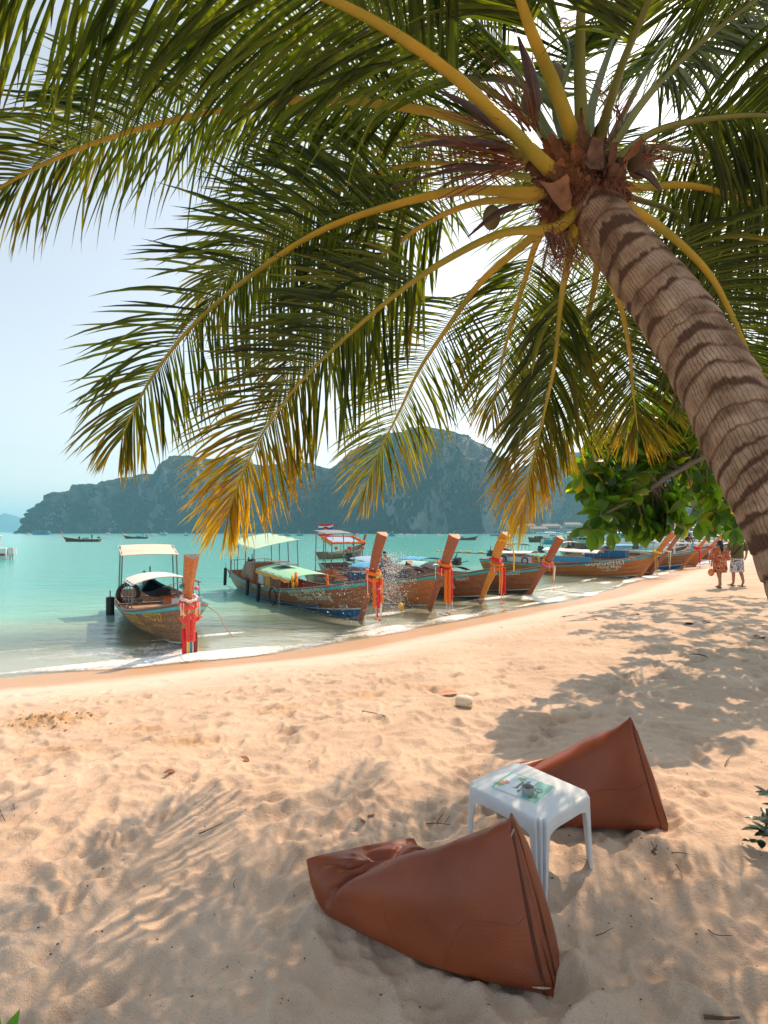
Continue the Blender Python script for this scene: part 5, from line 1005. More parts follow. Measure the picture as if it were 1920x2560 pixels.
mb = MB(); rings(mb, [(0,0,1.00,.17,.12,0),(0,0,.90,.185,.135,0),(0,0,.80,.19,.14,0)], 22); mb.tube([(-.095,0,.84),(-.10,-.0,.64),(-.10,.0,.47)], [.10,.108,.112], n=14, cap=False); mb.tube([(.095,0,.84),(.09,-.04,.64),(.085,-.05,.47)], [.10,.108,.112], n=14, cap=False); mb.build('shorts', SHO, mo)
mb = MB(); mb.ball((0,.0,1.70), (.085,.10,.085), 12, 8); mb.tube([(0,-.07,1.715),(0,-.16,1.70)], [.065,.055], n=8, flat=.2); mb.build('cap', HAIR, mo); face(mo, 1, 1.61, -.095)
for s, y in ((-1, .10), (1, -.17)): mb = MB(); mb.box((s*.075, y, .025), (.09,.27,.03)); mb.build('sandal', HAIR, mo)
def small_person(loc, rz, label, shirt, sit=False, hat=None, H=1.68, lean=0.0, arms='down', group=None, skin=SKIND):
    o = empty('person', loc, rz, label, 'person', group); s = H/1.75
    if sit: pose = dict(pelvis=(0,0,.14), belly=(0,-.02,.30), chest=(0,-.05,.50), neckb=(0,-.06,.64), neck=(0,-.07,.71), head=(0,-.08,.81), crown=(0,-.08,.90), shL=(-.17,-.06,.61), shR=(.17,-.06,.61), elL=(-.24,-.12,.38), wrL=(-.18,-.32,.34), haL=(-.15,-.38,.33), fiL=(-.13,-.42,.32), elR=(.24,-.12,.38), wrR=(.18,-.32,.34), haR=(.15,-.38,.33), fiR=(.13,-.42,.32), hipL=(-.09,-.04,.10), hipR=(.09,-.04,.10), knL=(-.12,-.40,.22), knR=(.12,-.40,.22), caL=(-.11,-.44,.05), caR=(.11,-.44,.05), anL=(-.11,-.47,-.18), anR=(.11,-.47,-.18), toL=(-.11,-.60,-.24), toR=(.11,-.60,-.24))
    else: pose = {}
    if lean:
        for k in ('belly','chest','neckb','neck','head','crown','shL','shR'):
            b0 = dict(belly=(0,0,1.10),chest=(0,0,1.30),neckb=(0,0,1.45),neck=(0,0,1.52),head=(0,.01,1.62),crown=(0,0,1.70),shL=(-.17,0,1.42),shR=(.17,0,1.42))[k]; q = b0[2]-.95; pose[k] = (b0[0], b0[1]-q*math.sin(lean), .95+q*math.cos(lean))
        c = pose['shL']; pose.update(elL=(-.30,c[1]-.10,c[2]-.22), wrL=(-.22,c[1]-.28,c[2]-.36), haL=(-.2,c[1]-.34,c[2]-.40), fiL=(-.19,c[1]-.38,c[2]-.43), elR=(.30,c[1]-.10,c[2]-.22), wrR=(.28,c[1]-.28,c[2]-.38), haR=(.28,c[1]-.34,c[2]-.42), fiR=(.28,c[1]-.38,c[2]-.45))
    P = body_pts(H, pose); skin_body(P, BE, 'body', skin, o)
    ch = Vector(P['chest'][0]); nb = Vector(P['neckb'][0]); pe = Vector(P['pelvis'][0]); hd = Vector(P['head'][0])
    mb = MB(); mb.tube([pe, pe.lerp(ch, .5), ch, nb], [.17*s,.175*s,.19*s,.10*s], n=14, flat=.72, up=(0,1,0), cap=False)
    for a in ('L','R'): mb.tube([Vector(P['sh'+a][0]), Vector(P['sh'+a][0]).lerp(Vector(P['el'+a][0]), .75)], [.078*s,.066*s], n=10, cap=False)
    mb.build('shirt', shirt, o)
    mb = MB()
    for a in ('L','R'): mb.tube([Vector(P['hip'+a][0]), Vector(P['kn'+a][0])], [.115*s,.085*s], n=10, cap=False)
    mb.build('shorts', HAIR, o); mb = MB(); mb.ball(hd+Vector((0,.018*s,.03*s)), (.088*s,.10*s,.095*s), 10, 8); mb.build('hat' if hat else 'hair', hat or HAIR, o); face(o, s, hd.z, hd.y-.098*s, skin); return o

# ---------------------------------------------------------------- long-tail boats
W1 = wood('hull_wood_dark', (.10,.035,.018), (.22,.085,.04)); W2 = wood('hull_wood_brown', (.20,.07,.028), (.38,.15,.06)); W3 = wood('hull_wood_orange', (.38,.115,.025), (.58,.20,.05), coat=.35); W4 = wood('stem_orange', (.58,.20,.02), (.78,.32,.04), coat=.5); W5 = wood('stem_red_brown', (.28,.075,.035), (.42,.13,.06), coat=.3); W6 = wood('hull_weathered', (.17,.085,.045), (.36,.21,.12), rough=.7, coat=0)
WEND = mat('stem_end_grain', (.50,.33,.22), .7, .15, scale=30); WENDG = mat('stem_end_grey', (.17,.13,.12), .8, .25, scale=30)
GUN = wood('gunwale_wood', (.10,.05,.035), (.20,.12,.085), rough=.6); DECK = wood('deck_boards', (.30,.17,.10), (.46,.30,.19), rough=.7, coat=0)
TUR = mat('turquoise_paint', (.07,.42,.47), .4, .12, scale=8); WLN = mat('white_line_paint', (.66,.63,.56), .5, .15, scale=8); BLUB = mat('blue_bottom_paint', (.010,.10,.24), .45, .2, scale=5); BLKB = mat('dark_bottom_paint', (.03,.035,.035), .6, .3, scale=5)
BLKR = mat('black_rubber', (.018,.022,.026), .6, .2, bump=.3); STEEL = mat('dark_steel', (.07,.08,.08), .45, .2, metal=.5); GREYS = mat('grey_tube', (.20,.22,.23), .45, .1, metal=.4)
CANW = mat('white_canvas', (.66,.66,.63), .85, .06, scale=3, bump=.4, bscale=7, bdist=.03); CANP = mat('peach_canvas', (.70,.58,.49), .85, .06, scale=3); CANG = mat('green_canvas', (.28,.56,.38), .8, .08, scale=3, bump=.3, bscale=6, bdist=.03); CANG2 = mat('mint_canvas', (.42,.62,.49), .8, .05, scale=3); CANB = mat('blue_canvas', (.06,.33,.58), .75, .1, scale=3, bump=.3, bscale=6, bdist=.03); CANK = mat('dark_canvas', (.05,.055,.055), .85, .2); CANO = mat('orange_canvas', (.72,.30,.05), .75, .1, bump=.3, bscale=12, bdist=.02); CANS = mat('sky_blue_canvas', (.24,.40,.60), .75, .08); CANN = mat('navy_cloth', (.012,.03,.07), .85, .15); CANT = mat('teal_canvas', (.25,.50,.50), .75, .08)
ORG = mat('orange_plastic', (.62,.13,.03), .4, .1); YEL = mat('yellow_float', (.72,.42,.03), .4, .08); PAL = mat('lettering_cream', (.72,.66,.50), .5, .05); GOLD = mat('lettering_gold', (.72,.42,.06), .5, .06); LWH = mat('lettering_white', (.72,.72,.66), .5, .05); LGR = mat('lettering_sage', (.48,.53,.42), .5, .05)
BOXW = mat('white_box', (.68,.72,.74), .5, .06); BOXO = mat('ochre_box', (.62,.38,.09), .6, .1); PANEL = mat('solar_panel', (.06,.10,.13), .2, .1); ROPE = mat('rope', (.42,.33,.24), .9, .2)
FLO = mat('flower_orange', (.85,.20,.02), .7, .15, scale=40); FLR = mat('flower_coral', (.82,.09,.07), .7, .15, scale=40); FLW = mat('flower_white', (.78,.70,.68), .7, .1, scale=40); RBR = mat('ribbon_red', (.72,.015,.03), .5, .1); RBO = mat('ribbon_orange', (.85,.22,.03), .5, .1); RBY = mat('ribbon_yellow', (.82,.50,.02), .5, .1); RBT = mat('ribbon_teal', (.03,.30,.42), .5, .1); RBP = mat('ribbon_pink', (.75,.15,.35), .5, .1); RBG = mat('ribbon_lime', (.45,.65,.12), .5, .1); RBM = mat('ribbon_maroon', (.22,.02,.03), .5, .1)
class Hull:
    def __init__(h, L=8.0, B=1.9, gz=1.10, mid=.52, og=.62, stern=.62, top=(1.15, 2.3), dr=.22): h.L, h.B, h.gz, h.mid, h.og, h.stern, h.top, h.dr = L, B, gz, mid, og, stern, top, dr
    def p(h, t, s, side, off=0.0):
        xk = -h.L+h.L*t+.0; xg = -h.L-.25+(h.L+.25+h.og)*t
        zk = -h.dr*(1-t**5)-.04; zg = h.mid+(h.stern-h.mid)*max(0, (.42-t)/.42)**1.6+(h.gz-h.mid)*max(0, (t-.42)/.58)**2.0
        wv = h.B/2*(1-max(0, (t-.45)/.55)**2.5)*(1-.25*max(0, (.45-t)/.45)**1.6)
        e = lerp(.42, .80, max(0, min(1, (t-.4)/.55)))
        y = (wv+.02)*(max(s, 0)**e)+off
        return Vector((lerp(xk, xg, s**1.0), side*y, lerp(zk, zg, s)))
def strake(h, s0, s1, off, side, t0=0.0, t1=1.0, n=34, th=None):
    mb = MB(); rows = []
    for i in range(n+1):
        t = lerp(t0, t1, i/n); e = (s1-s0)*.07
        rows.append([h.p(t, s0, side, off-.012), h.p(t, s0+e, side, off), h.p(t, (s0+s1)/2, side, off+.001), h.p(t, s1-e, side, off), h.p(t, s1, side, off-.012)])
    mb.grid(rows if side < 0 else [r[::-1] for r in rows]); return mb
def hull_text(h, body, size, xc, zc, m, root, side=-1, slope=.0, off=.020, bold=.004, sy=1.0, name='lettering'):
    "paint that follows the planks; xc, zc where its middle stands"
    me = text_mesh(body, size, offset=bold)
    me.transform(Matrix.Diagonal((1, sy, 1, 1))); vs_ = np.array([v.co for v in me.vertices]); cy = (vs_[:, 1].max()+vs_[:, 1].min())/2
    for v in me.vertices:
        x = xc+v.co.x; z = zc+(v.co.y-cy)+slope*v.co.x
        t = (x+h.L)/(h.L+.3); 
        for _ in range(6):
            a, b_ = h.p(t, 0, side), h.p(t, 1, side); s = min(1, max(.02, (z-a.z)/(b_.z-a.z))); q = h.p(t, s, side); t += (x-q.x)/h.L
        v.co = h.p(t, s, side, off)
    me.materials.clear(); me.materials.append(m); o = bpy.data.objects.new(name, me); C.objects.link(o); o.parent = root; return o
def make_stem(h, root, m, mend, w0=.055, w1=.135, th=.13, curve=.0, lean=0.0):
    P = catmull([(-.03,0,-.12),(h.og*.5,0,h.gz*.5),(h.og+.02,0,h.gz),(lerp(h.og, h.top[0], .5)+curve,0,lerp(h.gz, h.top[1], .5)),(h.top[0],0,h.top[1])], 26)
    rows = []
    for i, p in enumerate(P):
        f = i/25; d = (P[min(i+1,25)]-P[max(i-1,0)]).normalized(); fw = Vector((d.z,0,-d.x)); w_ = lerp(w0, w1, f**1.3)*(1 if f > .45 else lerp(.6, 1, f/.45)); tt = lerp(.10, th, f)
        if i == 25: fw = (fw+Vector((0,0,-.0))).normalized()
        rows.append([p+fw*tt*.75+Vector((0,-.012,0)), p+fw*tt*.75+Vector((0,.012,0)), p+fw*tt*.05+Vector((0,w_*.8,0)), p-fw*tt*.75+Vector((0,w_,0)), p-fw*tt*.75+Vector((0,-w_,0)), p+fw*tt*.05+Vector((0,-w_*.8,0))])
    mb = MB(); mb.grid(rows, closed=True); mb.add(rows[0], [tuple(range(6))]); st = mb.build('stem_post', m, root, smooth=True)
    mb = MB(); tp = [v+Vector((0,0,.004)) for v in rows[-1]]; mb.grid([rows[-1], tp], closed=True); mb.add(tp, [(5,4,3,2,1,0)]); o = mb.build('end_grain', mend, st); return P, rows
def canopy(root, x0, x1, w, z0, z1, m, poles=4, edge=None, arch=.16, name='canopy', sag=.02, under=None, tilt=0.0, deck=.35, pole_m=None, pr=.014):
    mb = MB(); rows = []; n = 14
    for i in range(n+1):
        u = i/n; x = lerp(x0, x1, u); zc = lerp(z0, z1, u)-sag*math.sin(PI*u*poles)**2
        rows.append([Vector((x, w/2*a, zc-arch*abs(a)**2.2+tilt*a)) for a in np.linspace(-1, 1, 13)])
    low = [[v-Vector((0,0,.018)) for v in r] for r in rows]; per = lambda R: R[0]+[r[-1] for r in R[1:]]+R[-1][-2::-1]+[r[0] for r in R[-2:0:-1]]
    mb.grid(rows); o = None
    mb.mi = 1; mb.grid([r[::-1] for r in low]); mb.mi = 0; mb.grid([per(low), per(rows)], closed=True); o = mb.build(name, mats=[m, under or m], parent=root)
    if edge:
        vb = MB()
        for sd in (0, -1):
            top_ = [r[sd] for r in low]; bot = [v+Vector((0,(-.02 if sd == 0 else .02)+.012*math.sin(k*2.1), -.10-.03*math.sin(k*1.7))) for k, v in enumerate(top_)]; vb.grid([top_, bot])
        vb.build('valance', edge, root)
    for i in range(poles):
        u = (i+.15)/(poles-.7); x = lerp(x0+.06, x1-.06, min(1, u)); zc = lerp(z0, z1, min(1, u))-arch*.85
        for sd in (-1, 1): pm = MB(); pm.tube([(x, sd*w*.47, zc+sd*tilt*.94), (x, sd*w*.5, deck)], pr, n=6); pm.build('pole', pole_m or GREYS, root)
    rl = MB()
    for sd in (-1, 1): rl.tube([(x0+.04, sd*w*.475, z0-arch*.85-.02+sd*tilt*.94), (x1-.04, sd*w*.475, z1-arch*.85-.02+sd*tilt*.94)], pr*.9, n=5)
    rl.build('roof_rail', pole_m or GREYS, root); return o
def engine(root, x, z, s=1.0, tail=True, ang=.0):
    e = empty('engine', (0,0,0)); e.parent = root; e.location = (x, 0, z); rs_ = random.Random(3); mb = MB(); mb.box((0,0,.16*s), (.55*s,.30*s,.28*s)); mb.box((.05*s,.0,.36*s), (.40*s,.22*s,.14*s)); mb.tube([(.28*s,0,.18*s),(.33*s,0,.18*s)], .15*s, n=14); mb.box((.30*s,0,.42*s), (.06*s,.26*s,.22*s)); mb.build('engine_block', STEEL, e)
    mb = MB()
    for k in range(14): a = Vector((rs_.uniform(-.25,.25)*s, rs_.uniform(-.17,.17)*s, rs_.uniform(.1,.45)*s)); mb.tube(catmull([a, a+Vector((rs_.gauss(0,.1), rs_.gauss(0,.1), rs_.uniform(.02,.16)))*s, a+Vector((rs_.gauss(0,.15), rs_.gauss(0,.1), rs_.uniform(-.12,.05)))*s], 6), .014*s, n=5)
    mb.tube([(-.05*s,.1*s,.4*s),(-.08*s,.1*s,.78*s)], .024*s, n=7); mb.tube([(.02*s,-.1*s,.4*s),(.02*s,-.12*s,.62*s)], .035*s, n=7); mb.build('pipes', BLKR, e)
    if tail: mb = MB(); mb.tube([(.1*s,0,.2*s),(-3.4*s,.0,-.35*s+ang)], .030*s, n=6); mb.tube([(.3*s,.05*s,.2*s),(1.0*s,.05*s,.34*s)], .022*s, n=6); mb.ball((-3.4*s,0,-.35*s+ang), (.05*s,.12*s,.12*s), 8, 5); mb.build('tail_shaft', STEEL, e)
    return e
def fender(root, x, y, z, L=.55, r=.055, n='fender', lean=0.0): mb = MB(); mb.lathe((0,0,0), [(r*.5,-L/2),(r,-L/2+.02),(r,L/2-.02),(r*.5,L/2)], 12); mb.tube([(0,0,L/2),(0,.0,L/2+.18)], .008, n=5); o = mb.build(n, BLKR, root); o.location = (x, y, z); o.rotation_euler = (0, lean, 0); return o
def tyre(root, x, y, z, R=.22, r=.05, axis='Y', n='tyre'):
    mb = MB(); rows = []
    for i in range(20):
        a = 2*PI*i/20; c = Vector((R*math.cos(a), 0, R*math.sin(a))); rows.append([c+(c.normalized()*math.cos(b_)+Vector((0,1,0))*math.sin(b_))*r for b_ in np.linspace(0, 2*PI, 8, endpoint=False)])
    rows.append(rows[0]); mb.grid(rows, closed=True); o = mb.build(n, BLKR, root); o.location = (x, y, z)
    if axis == 'X': o.rotation_euler = (0,0,PI/2)
    return o
def longtail(foot, head, label, hull, skin=W2, stem=W5, end=WEND, strakes=(.20,.40,.60,.80), bottom=(BLUB, .20), line=True, stripe=True, group='wooden long-tail boats moored along the beach', floor=True, detail=2, w0=.055, w1=.135, curve=0., th=.13, stripe_m=None):
    rz = math.atan2(head[1], head[0]); root = empty('longtail_boat', (foot.x, foot.y, 0), rz, label, 'boat', group); h = hull
    mb = MB(); n = 36
    for sd in (-1, 1):
        rows = [[h.p(i/n, s, sd, -.012) for s in (0,.04,.12,.25,.4,.55,.7,.85,1)] for i in range(n+1)]; inn = [[h.p(i/n, s, sd, -.05) for s in (0,.04,.12,.25,.4,.55,.7,.85,1)] for i in range(n+1)]
        if sd > 0: rows = [r[::-1] for r in rows]
        else: inn = [r[::-1] for r in inn]
        mb.grid(rows); mb.grid(inn)
    tr = [h.p(0, s, 1, 0) for s in (1,.8,.6,.4,.2,0)]+[h.p(0, s, -1, 0) for s in (.2,.4,.6,.8,1)]; mb.add(tr, [tuple(range(len(tr)))]); mb.build('hull', skin, root)
    bs = bottom[1]; cuts = [bs+.035]+[c for c in strakes if c > bs+.12]+[.90, 1.0]
    for sd in (-1, 1):
        strake(h, .02, bs, .004, sd).build('bottom_plank', bottom[0], root)
        if line: strake(h, bs, bs+.035, .006, sd).build('waterline_stripe', WLN, root)
        for a, b_ in zip(cuts[:-2], cuts[1:-1]): strake(h, a, b_, .006, sd).build('plank', skin, root)
        strake(h, .90, .985, .012, sd).build('painted_rail' if stripe else 'plank', (stripe_m or TUR) if stripe else skin, root)
        g = MB(); g.tube([h.p(i/40, 1, sd, -.01)+Vector((0,0,.015)) for i in range(41)], .034, n=7); g.build('gunwale', GUN, root)
    P, rows = make_stem(h, root, stem, end, w0, w1, th, curve)
    if floor:
        for k in range(11):
            t0, t1 = .04+k*.083, .04+(k+1)*.083-.006; s_ = .42; mb = MB(); a, b_, c, d = h.p(t0, s_, -1, -.05), h.p(t0, s_, 1, -.05), h.p(t1, s_, 1, -.05), h.p(t1, s_, -1, -.05); z = max(.10, a.z); vs_ = [Vector((p.x, p.y, z)) for p in (a, b_, c, d)]; mb.add(vs_+[v-Vector((0,0,.03)) for v in vs_], [(0,3,2,1),(4,5,6,7),(0,1,5,4),(1,2,6,5),(2,3,7,6),(3,0,4,7)]); mb.build('deck_board', DECK, root, smooth=False)
        for t in (.15,.33,.52,.70,.86): mb = MB(); a, b_ = h.p(t, .90, -1, -.04), h.p(t, .90, 1, -.04); mb.box(((a.x+b_.x)/2, 0, a.z), (.16, (b_.y-a.y), .03)); mb.build('thwart', GUN, root)
    return root, P
def world(root, p): return Matrix.Translation(root.location) @ Matrix.Rotation(root.rotation_euler.z, 4, 'Z') @ Vector(p)
def garland(root, base, label, rings_, drops, seed=0, sw=.17, group='flower garlands tied round the bows'):
    "hung round the stem post at base (boat coordinates)"
    rs_ = random.Random(seed); g = empty('flower_garland', world(root, base), root.rotation_euler.z, label, 'garland', group); g.scale = (.85, .82, .88)
    for (dz, R, r, m) in rings_:
        mb = MB(); n = 26
        for k in range(n): a = 2*PI*k/n; mb.ball((R*.9*math.cos(a)+.0, R*math.sin(a), dz-.06*math.cos(a)+rs_.uniform(-.015,.015)), r*rs_.uniform(.85,1.2), 7, 5, .12)
        mb.build('flower_ring', m, g)
    for (x, y, z0, ln, kind, m) in drops:
        mb = MB()
        if kind == 'ribbon':
            rows = []; n = 9; wv = rs_.uniform(.030,.045)
            for i in range(n+1): q = i/n; o_ = Vector((x+.02*math.sin(q*5+y*9), y, z0-ln*q)); rows.append([o_+Vector((-.004,-wv*(1+.2*math.sin(q*4)),0)), o_+Vector((.008,0,0)), o_+Vector((-.004,wv*(1+.2*math.sin(q*4)),0))])
            mb.grid(rows); mb.grid([[v-Vector((.006,0,0)) for v in r][::-1] for r in rows]); mb.build('ribbon', m, g)
        elif kind == 'beads':
            for i in range(int(ln/.034)): mb.ball((x, y, z0-.034*i), .017, 6, 4)
            mb.build('bead_string', FLW, g); m2_ = MB()
            for k in range(7): a = k*.9; m2_.ball((x+.035*math.cos(a), y+.035*math.sin(a), z0-ln-.01), .026, 6, 4, .1)
            m2_.build('tassel', m, g)
        elif kind == 'fat':
            for i in range(int(ln/.05)):
                for k in range(5): a = k*1.257+i*.6; mb.ball((x+.034*math.cos(a), y+.034*math.sin(a), z0-.05*i), .032, 6, 4, .12)
            mb.build('flower_rope', m, g)
        elif kind == 'knot':
            mb.ball((x, y, z0), (.05,.06,.05), 8, 6, .15); mb.build('flower_knot', m, g)
    return g

# 1: the near boat on the left
h1 = Hull(L=6.6, B=1.95, gz=.98, mid=.50, og=.42, stern=.60, top=(.98,1.93), dr=.2)
b1, P1 = longtail(at(458,1622,10.35), (.52,-.85), 'weathered brown boat with gold lettering, blue hammock and upright bow post, apart from the row', h1, W6, W3, WENDG, bottom=(BLKB,.16), w0=.05, w1=.145, th=.12)
hull_text(h1, 'นทีกิรดี', .34, -1.9, .44, GOLD, b1, slope=.05, sy=1.1); hull_text(h1, 'WARADEE', .20, -1.75, .18, GOLD, b1, slope=.05); hull_text(h1, 'PRD27', .24, -.70, .60, GOLD, b1, slope=.10, bold=.003); hull_text(h1, '081-270-6224', .085, -.68, .42, GOLD, b1, slope=.08, bold=.001)
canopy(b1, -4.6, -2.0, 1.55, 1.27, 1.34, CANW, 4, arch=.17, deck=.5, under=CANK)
canopy(b1, -6.3, -5.2, 1.55, 2.02, 1.76, CANP, 2, arch=.03, deck=.5, name='rear_awning', pr=.022)
engine(b1, -6.0, .72, .8); tyre(b1, -5.0, -.60, .66, .26, .06, 'X'); tyre(b1, -4.6, .40, .5, .22, .05)
for k in range(2): fender(b1, -5.6-.28*k, -1.02, .22-.03*k, .62, .105)
mb = MB(); mb.lathe((0,0,0), [(.13,0),(.17,.03),(.17,.30),(.12,.36),(.02,.37)], 14); o = mb.build('drum', ORG, b1); o.location = (-2.6,.15,.45)
hm_ = empty('hammock', world(b1, (-3.2,0,.8)), b1.rotation_euler.z, 'navy and turquoise hammock slung under the white roof of the left boat', 'hammock'); rows = []
for i in range(15):
    q = i/14; x = lerp(-1.15, 1.15, q); sg_ = .34*(1-(2*q-1)**2); w_ = .05+.30*math.sin(PI*q); rows.append([Vector((x, w_*a-.1, .28-sg_+.16*abs(a)**2*math.sin(PI*q))) for a in (-1,-.5,0,.5,1)])
mb = MB(); mb.grid(rows); mb.grid([[v-Vector((0,0,.01)) for v in r][::-1] for r in rows]); mb.build('cloth', CANN, hm_); mb = MB(); mb.tube([r[0]+Vector((0,0,.005)) for r in rows[:7]], .035, n=6); mb.tube([r[-1]+Vector((0,0,.005)) for r in rows[:7]], .035, n=6); mb.build('hem', TUR, hm_)
mb = MB(); mb.tube([rows[0][2], (-1.3,-.2,.42)], .01, n=5); mb.tube([rows[-1][2], (1.4,.3,.42)], .01, n=5); mb.build('cord', ROPE, hm_)
mb = MB(); rs = random.Random(8)
for k in range(26): a = rs.uniform(0, 6.28); mb.tube(catmull([(rs.gauss(0,.08), rs.gauss(0,.08), rs.uniform(0,.16)), (.14*math.cos(a), .14*math.sin(a), rs.uniform(0,.2)), (rs.gauss(0,.1), rs.gauss(0,.1), rs.uniform(0,.1))], 7), .014, n=5)
o = mb.build('rope_coil', ROPE); o.location = world(b1, (-4.2,-.45,.44)); tag(o, 'heap of pale rope on the side deck of the left boat', 'rope')
mb = MB(); mb.box((0,0,0), (.05,.7,.34)); o = mb.build('locker_board', BOXW, b1); o.location = (-2.1,.45,.62)
garland(b1, (.62,0,.98), 'coral garland with yellow, teal and red ribbons on the upright bow of the left boat', [(.16,.17,.035,FLW),(.02,.20,.045,FLR),(-.30,.15,.045,FLR)], [(.16,-.15,.05,.35,'beads',FLR),(.16,-.21,.05,.3,'beads',FLR),(.16,.15,.05,.35,'beads',FLR),(.16,.21,.05,.3,'beads',FLR),(.18,-.05,-.2,.62,'fat',FLR),(.18,.05,-.2,.62,'fat',FLR),(.17,0,-.25,.1,'knot',FLW),(.14,-.06,-.72,.36,'beads',FLR),(.14,.06,-.72,.36,'beads',FLR),(.10,-.13,-.5,.80,'ribbon',RBR),(.09,-.05,-.5,.90,'ribbon',RBY),(.09,.04,-.5,.90,'ribbon',RBT),(.10,.12,-.6,.78,'ribbon',RBM),(.0,-.17,.42,.1,'knot',RBT),(.0,.17,.36,.1,'knot',RBP)], 1)
mb = MB(); mb.tube([(.50,-.15,1.02),(.60,-.12,.80),(.66,-.02,.75),(.66,.02,.75),(.60,.12,.80),(.50,.15,1.02)], .022, n=6); o = mb.build('bow_sash', RBY); o.parent = b1
def rope_line(pts, label, r=.010, m=ROPE, name='mooring_rope'): mb = MB(); mb.tube(catmull(pts, 24), r, n=5); tag(mb.build(name, m), label, 'rope', 'mooring ropes of the boats')
rope_line([world(b1, (-.1,.38,.92)), at(545,1535,9.6), at(562,1565,9.4), at(582,1592,9.1)], 'slack rope running from the left boat into the shallows')

# 2: the big one with the mint awning
h2 = Hull(L=9.2, B=2.1, gz=1.12, mid=.50, og=.55, stern=.80, top=(1.12,2.34), dr=.22)
b2, P2 = longtail(at(903,1549,13.85), (.56,-.83), 'large red-brown boat with mint awning, green roof and blue painted bottom', h2, W2, W5, WEND, bottom=(BLUB,.30), w0=.06, w1=.15, th=.17, curve=-.03)
hull_text(h2, 'ธันดี ฟิชชิ่ง', .42, -1.95, .70, LGR, b2, slope=.13); hull_text(h2, 'Rawtee Fishing', .27, -1.75, .44, LGR, b2, slope=.11, bold=.006); hull_text(h2, '๑๗', .30, -.62, .27, LGR, b2, slope=.08, bold=.008); hull_text(h2, 'PRD224', .17, -.25, .98, LGR, b2, slope=.18, bold=.003)
canopy(b2, -6.0, -2.9, 1.65, 1.20, 1.05, CANG, 5, edge=CANO, arch=.14, deck=.5, under=CANO)
canopy(b2, -9.0, -5.9, 1.8, 2.22, 1.98, CANG2, 4, arch=.03, deck=.65, name='rear_awning', pr=.020, tilt=.17)
mb = MB(); mb.box((-5.1,-.05,1.26), (.9,.62,.03), rot=Matrix.Rotation(.04, 3, 'Y')); mb.build('solar_panel', PANEL, b2)
mb = MB(); mb.tube([(-5.55,-.36,1.275),(-4.65,-.36,1.245),(-4.65,.26,1.245),(-5.55,.26,1.275),(-5.55,-.36,1.275)], .015, n=4); mb.build('panel_frame', GREYS, b2)
mb = MB(); mb.add([(-8.0,-.75,.62),(-6.6,-.75,.62),(-6.6,-.75,1.25),(-7.4,-.75,1.25),(-8.0,.75,.62),(-6.6,.75,.62),(-6.6,.75,1.25),(-7.4,.75,1.25)], [(0,1,2,3),(7,6,5,4),(3,2,6,7),(0,3,7,4),(1,5,6,2)]); mb.build('cabin', W2, b2, smooth=False)
for x, y, z, s_, m_, nm in ((-6.0,-.35,.72,(.55,.6,.46),BOXW,'ice_box'),(-5.3,-.42,.68,(.6,.5,.42),BOXO,'locker'),(-4.6,-.2,.58,(.7,.8,.3),W2,'seat_box')): mb = MB(); mb.box((x,y,z), s_); mb.box((x,y,z+s_[2]/2+.012), (s_[0]+.03,s_[1]+.03,.024)); mb.build(nm, m_, b2, smooth=False)
mb = MB()
for x in (-9.2,-8.8,-8.4): mb.tube([(x,-.72,.75),(x,-.72,1.25)], .015, n=5); mb.tube([(x,.72,.75),(x,.72,1.25)], .015, n=5)
mb.tube([(-9.2,-.72,1.25),(-8.4,-.72,1.25)], .015, n=5); mb.tube([(-9.2,.72,1.25),(-8.4,.72,1.25)], .015, n=5); mb.tube([(-9.2,-.72,1.25),(-9.2,.72,1.25)], .015, n=5); mb.build('stern_rail', GREYS, b2)
for x, y, z, ln in ((-9.3,-.95,.55,.75),(-6.1,-1.10,.40,.62),(-4.9,-1.13,.35,.66)): fender(b2, x, y, z, ln, .065, lean=.12)
tyre(b2, -3.55, -1.15, .36, .27, .035); engine(b2, -8.9, .85, .8, ang=-.2)
mb = MB(); mb.tube([h2.p(t, .42, -1, .03) for t in np.linspace(.15,.80,30)], .035, n=6); mb.build('rubbing_strake', BLUB, b2)
LJ = mat('life_jacket_yellow', (.65,.55,.03), .8, .15); LJO = mat('life_jacket_orange', (.75,.18,.03), .8, .15)
def jacket(loc, m, label, s=1.0): mb = MB(); mb.ball((0,0,0), (.05*s,.13*s,.15*s), 8, 6, .08); mb.ball((.02,0,-.20*s), (.05*s,.11*s,.13*s), 8, 6, .08); o = mb.build('life_jacket', m); o.location = loc; tag(o, label, 'life jacket', 'life jackets hanging in the boats')
jacket(world(b2, (-2.9,-.75,.92)), LJ, 'yellow life jacket hanging from the green roof, over the fishing lettering'); jacket(world(b2, (-2.75,-.70,1.02)), LJO, 'orange life jacket right behind the yellow one'); jacket(world(b2, (-2.2,.1,.95)), LJO, 'orange life jacket in the middle of the green-roofed boat')
garland(b2, (.62,0,1.18), 'orange and red garland with a lime bow on the big red-brown boat', [(.18,.22,.055,FLO),(.0,.22,.05,FLO),(-.10,.20,.05,RBR)], [(.12,-.30,.12,.62,'beads',FLO),(.2,-.1,.0,.85,'fat',FLO),(.2,.06,.0,.9,'fat',RBR),(.2,.16,.0,.75,'fat',FLO),(.22,-.05,-.8,.38,'beads',FLO),(.22,.1,-.8,.42,'beads',RBR),(.22,.0,.05,.1,'knot',RBG),(.22,.08,.1,.1,'knot',RBG),(.24,0,-.1,1.05,'ribbon',RBR),(.22,.14,-.2,.9,'ribbon',FLW)], 2)
rope_line([world(b2, (-3.1,-1.05,.62)), world(b2, (-3.0,-1.15,.4)), world(b2, (-2.9,-1.2,.0))], 'thin pale rope hanging down the side of the big boat with the green roof', .008)

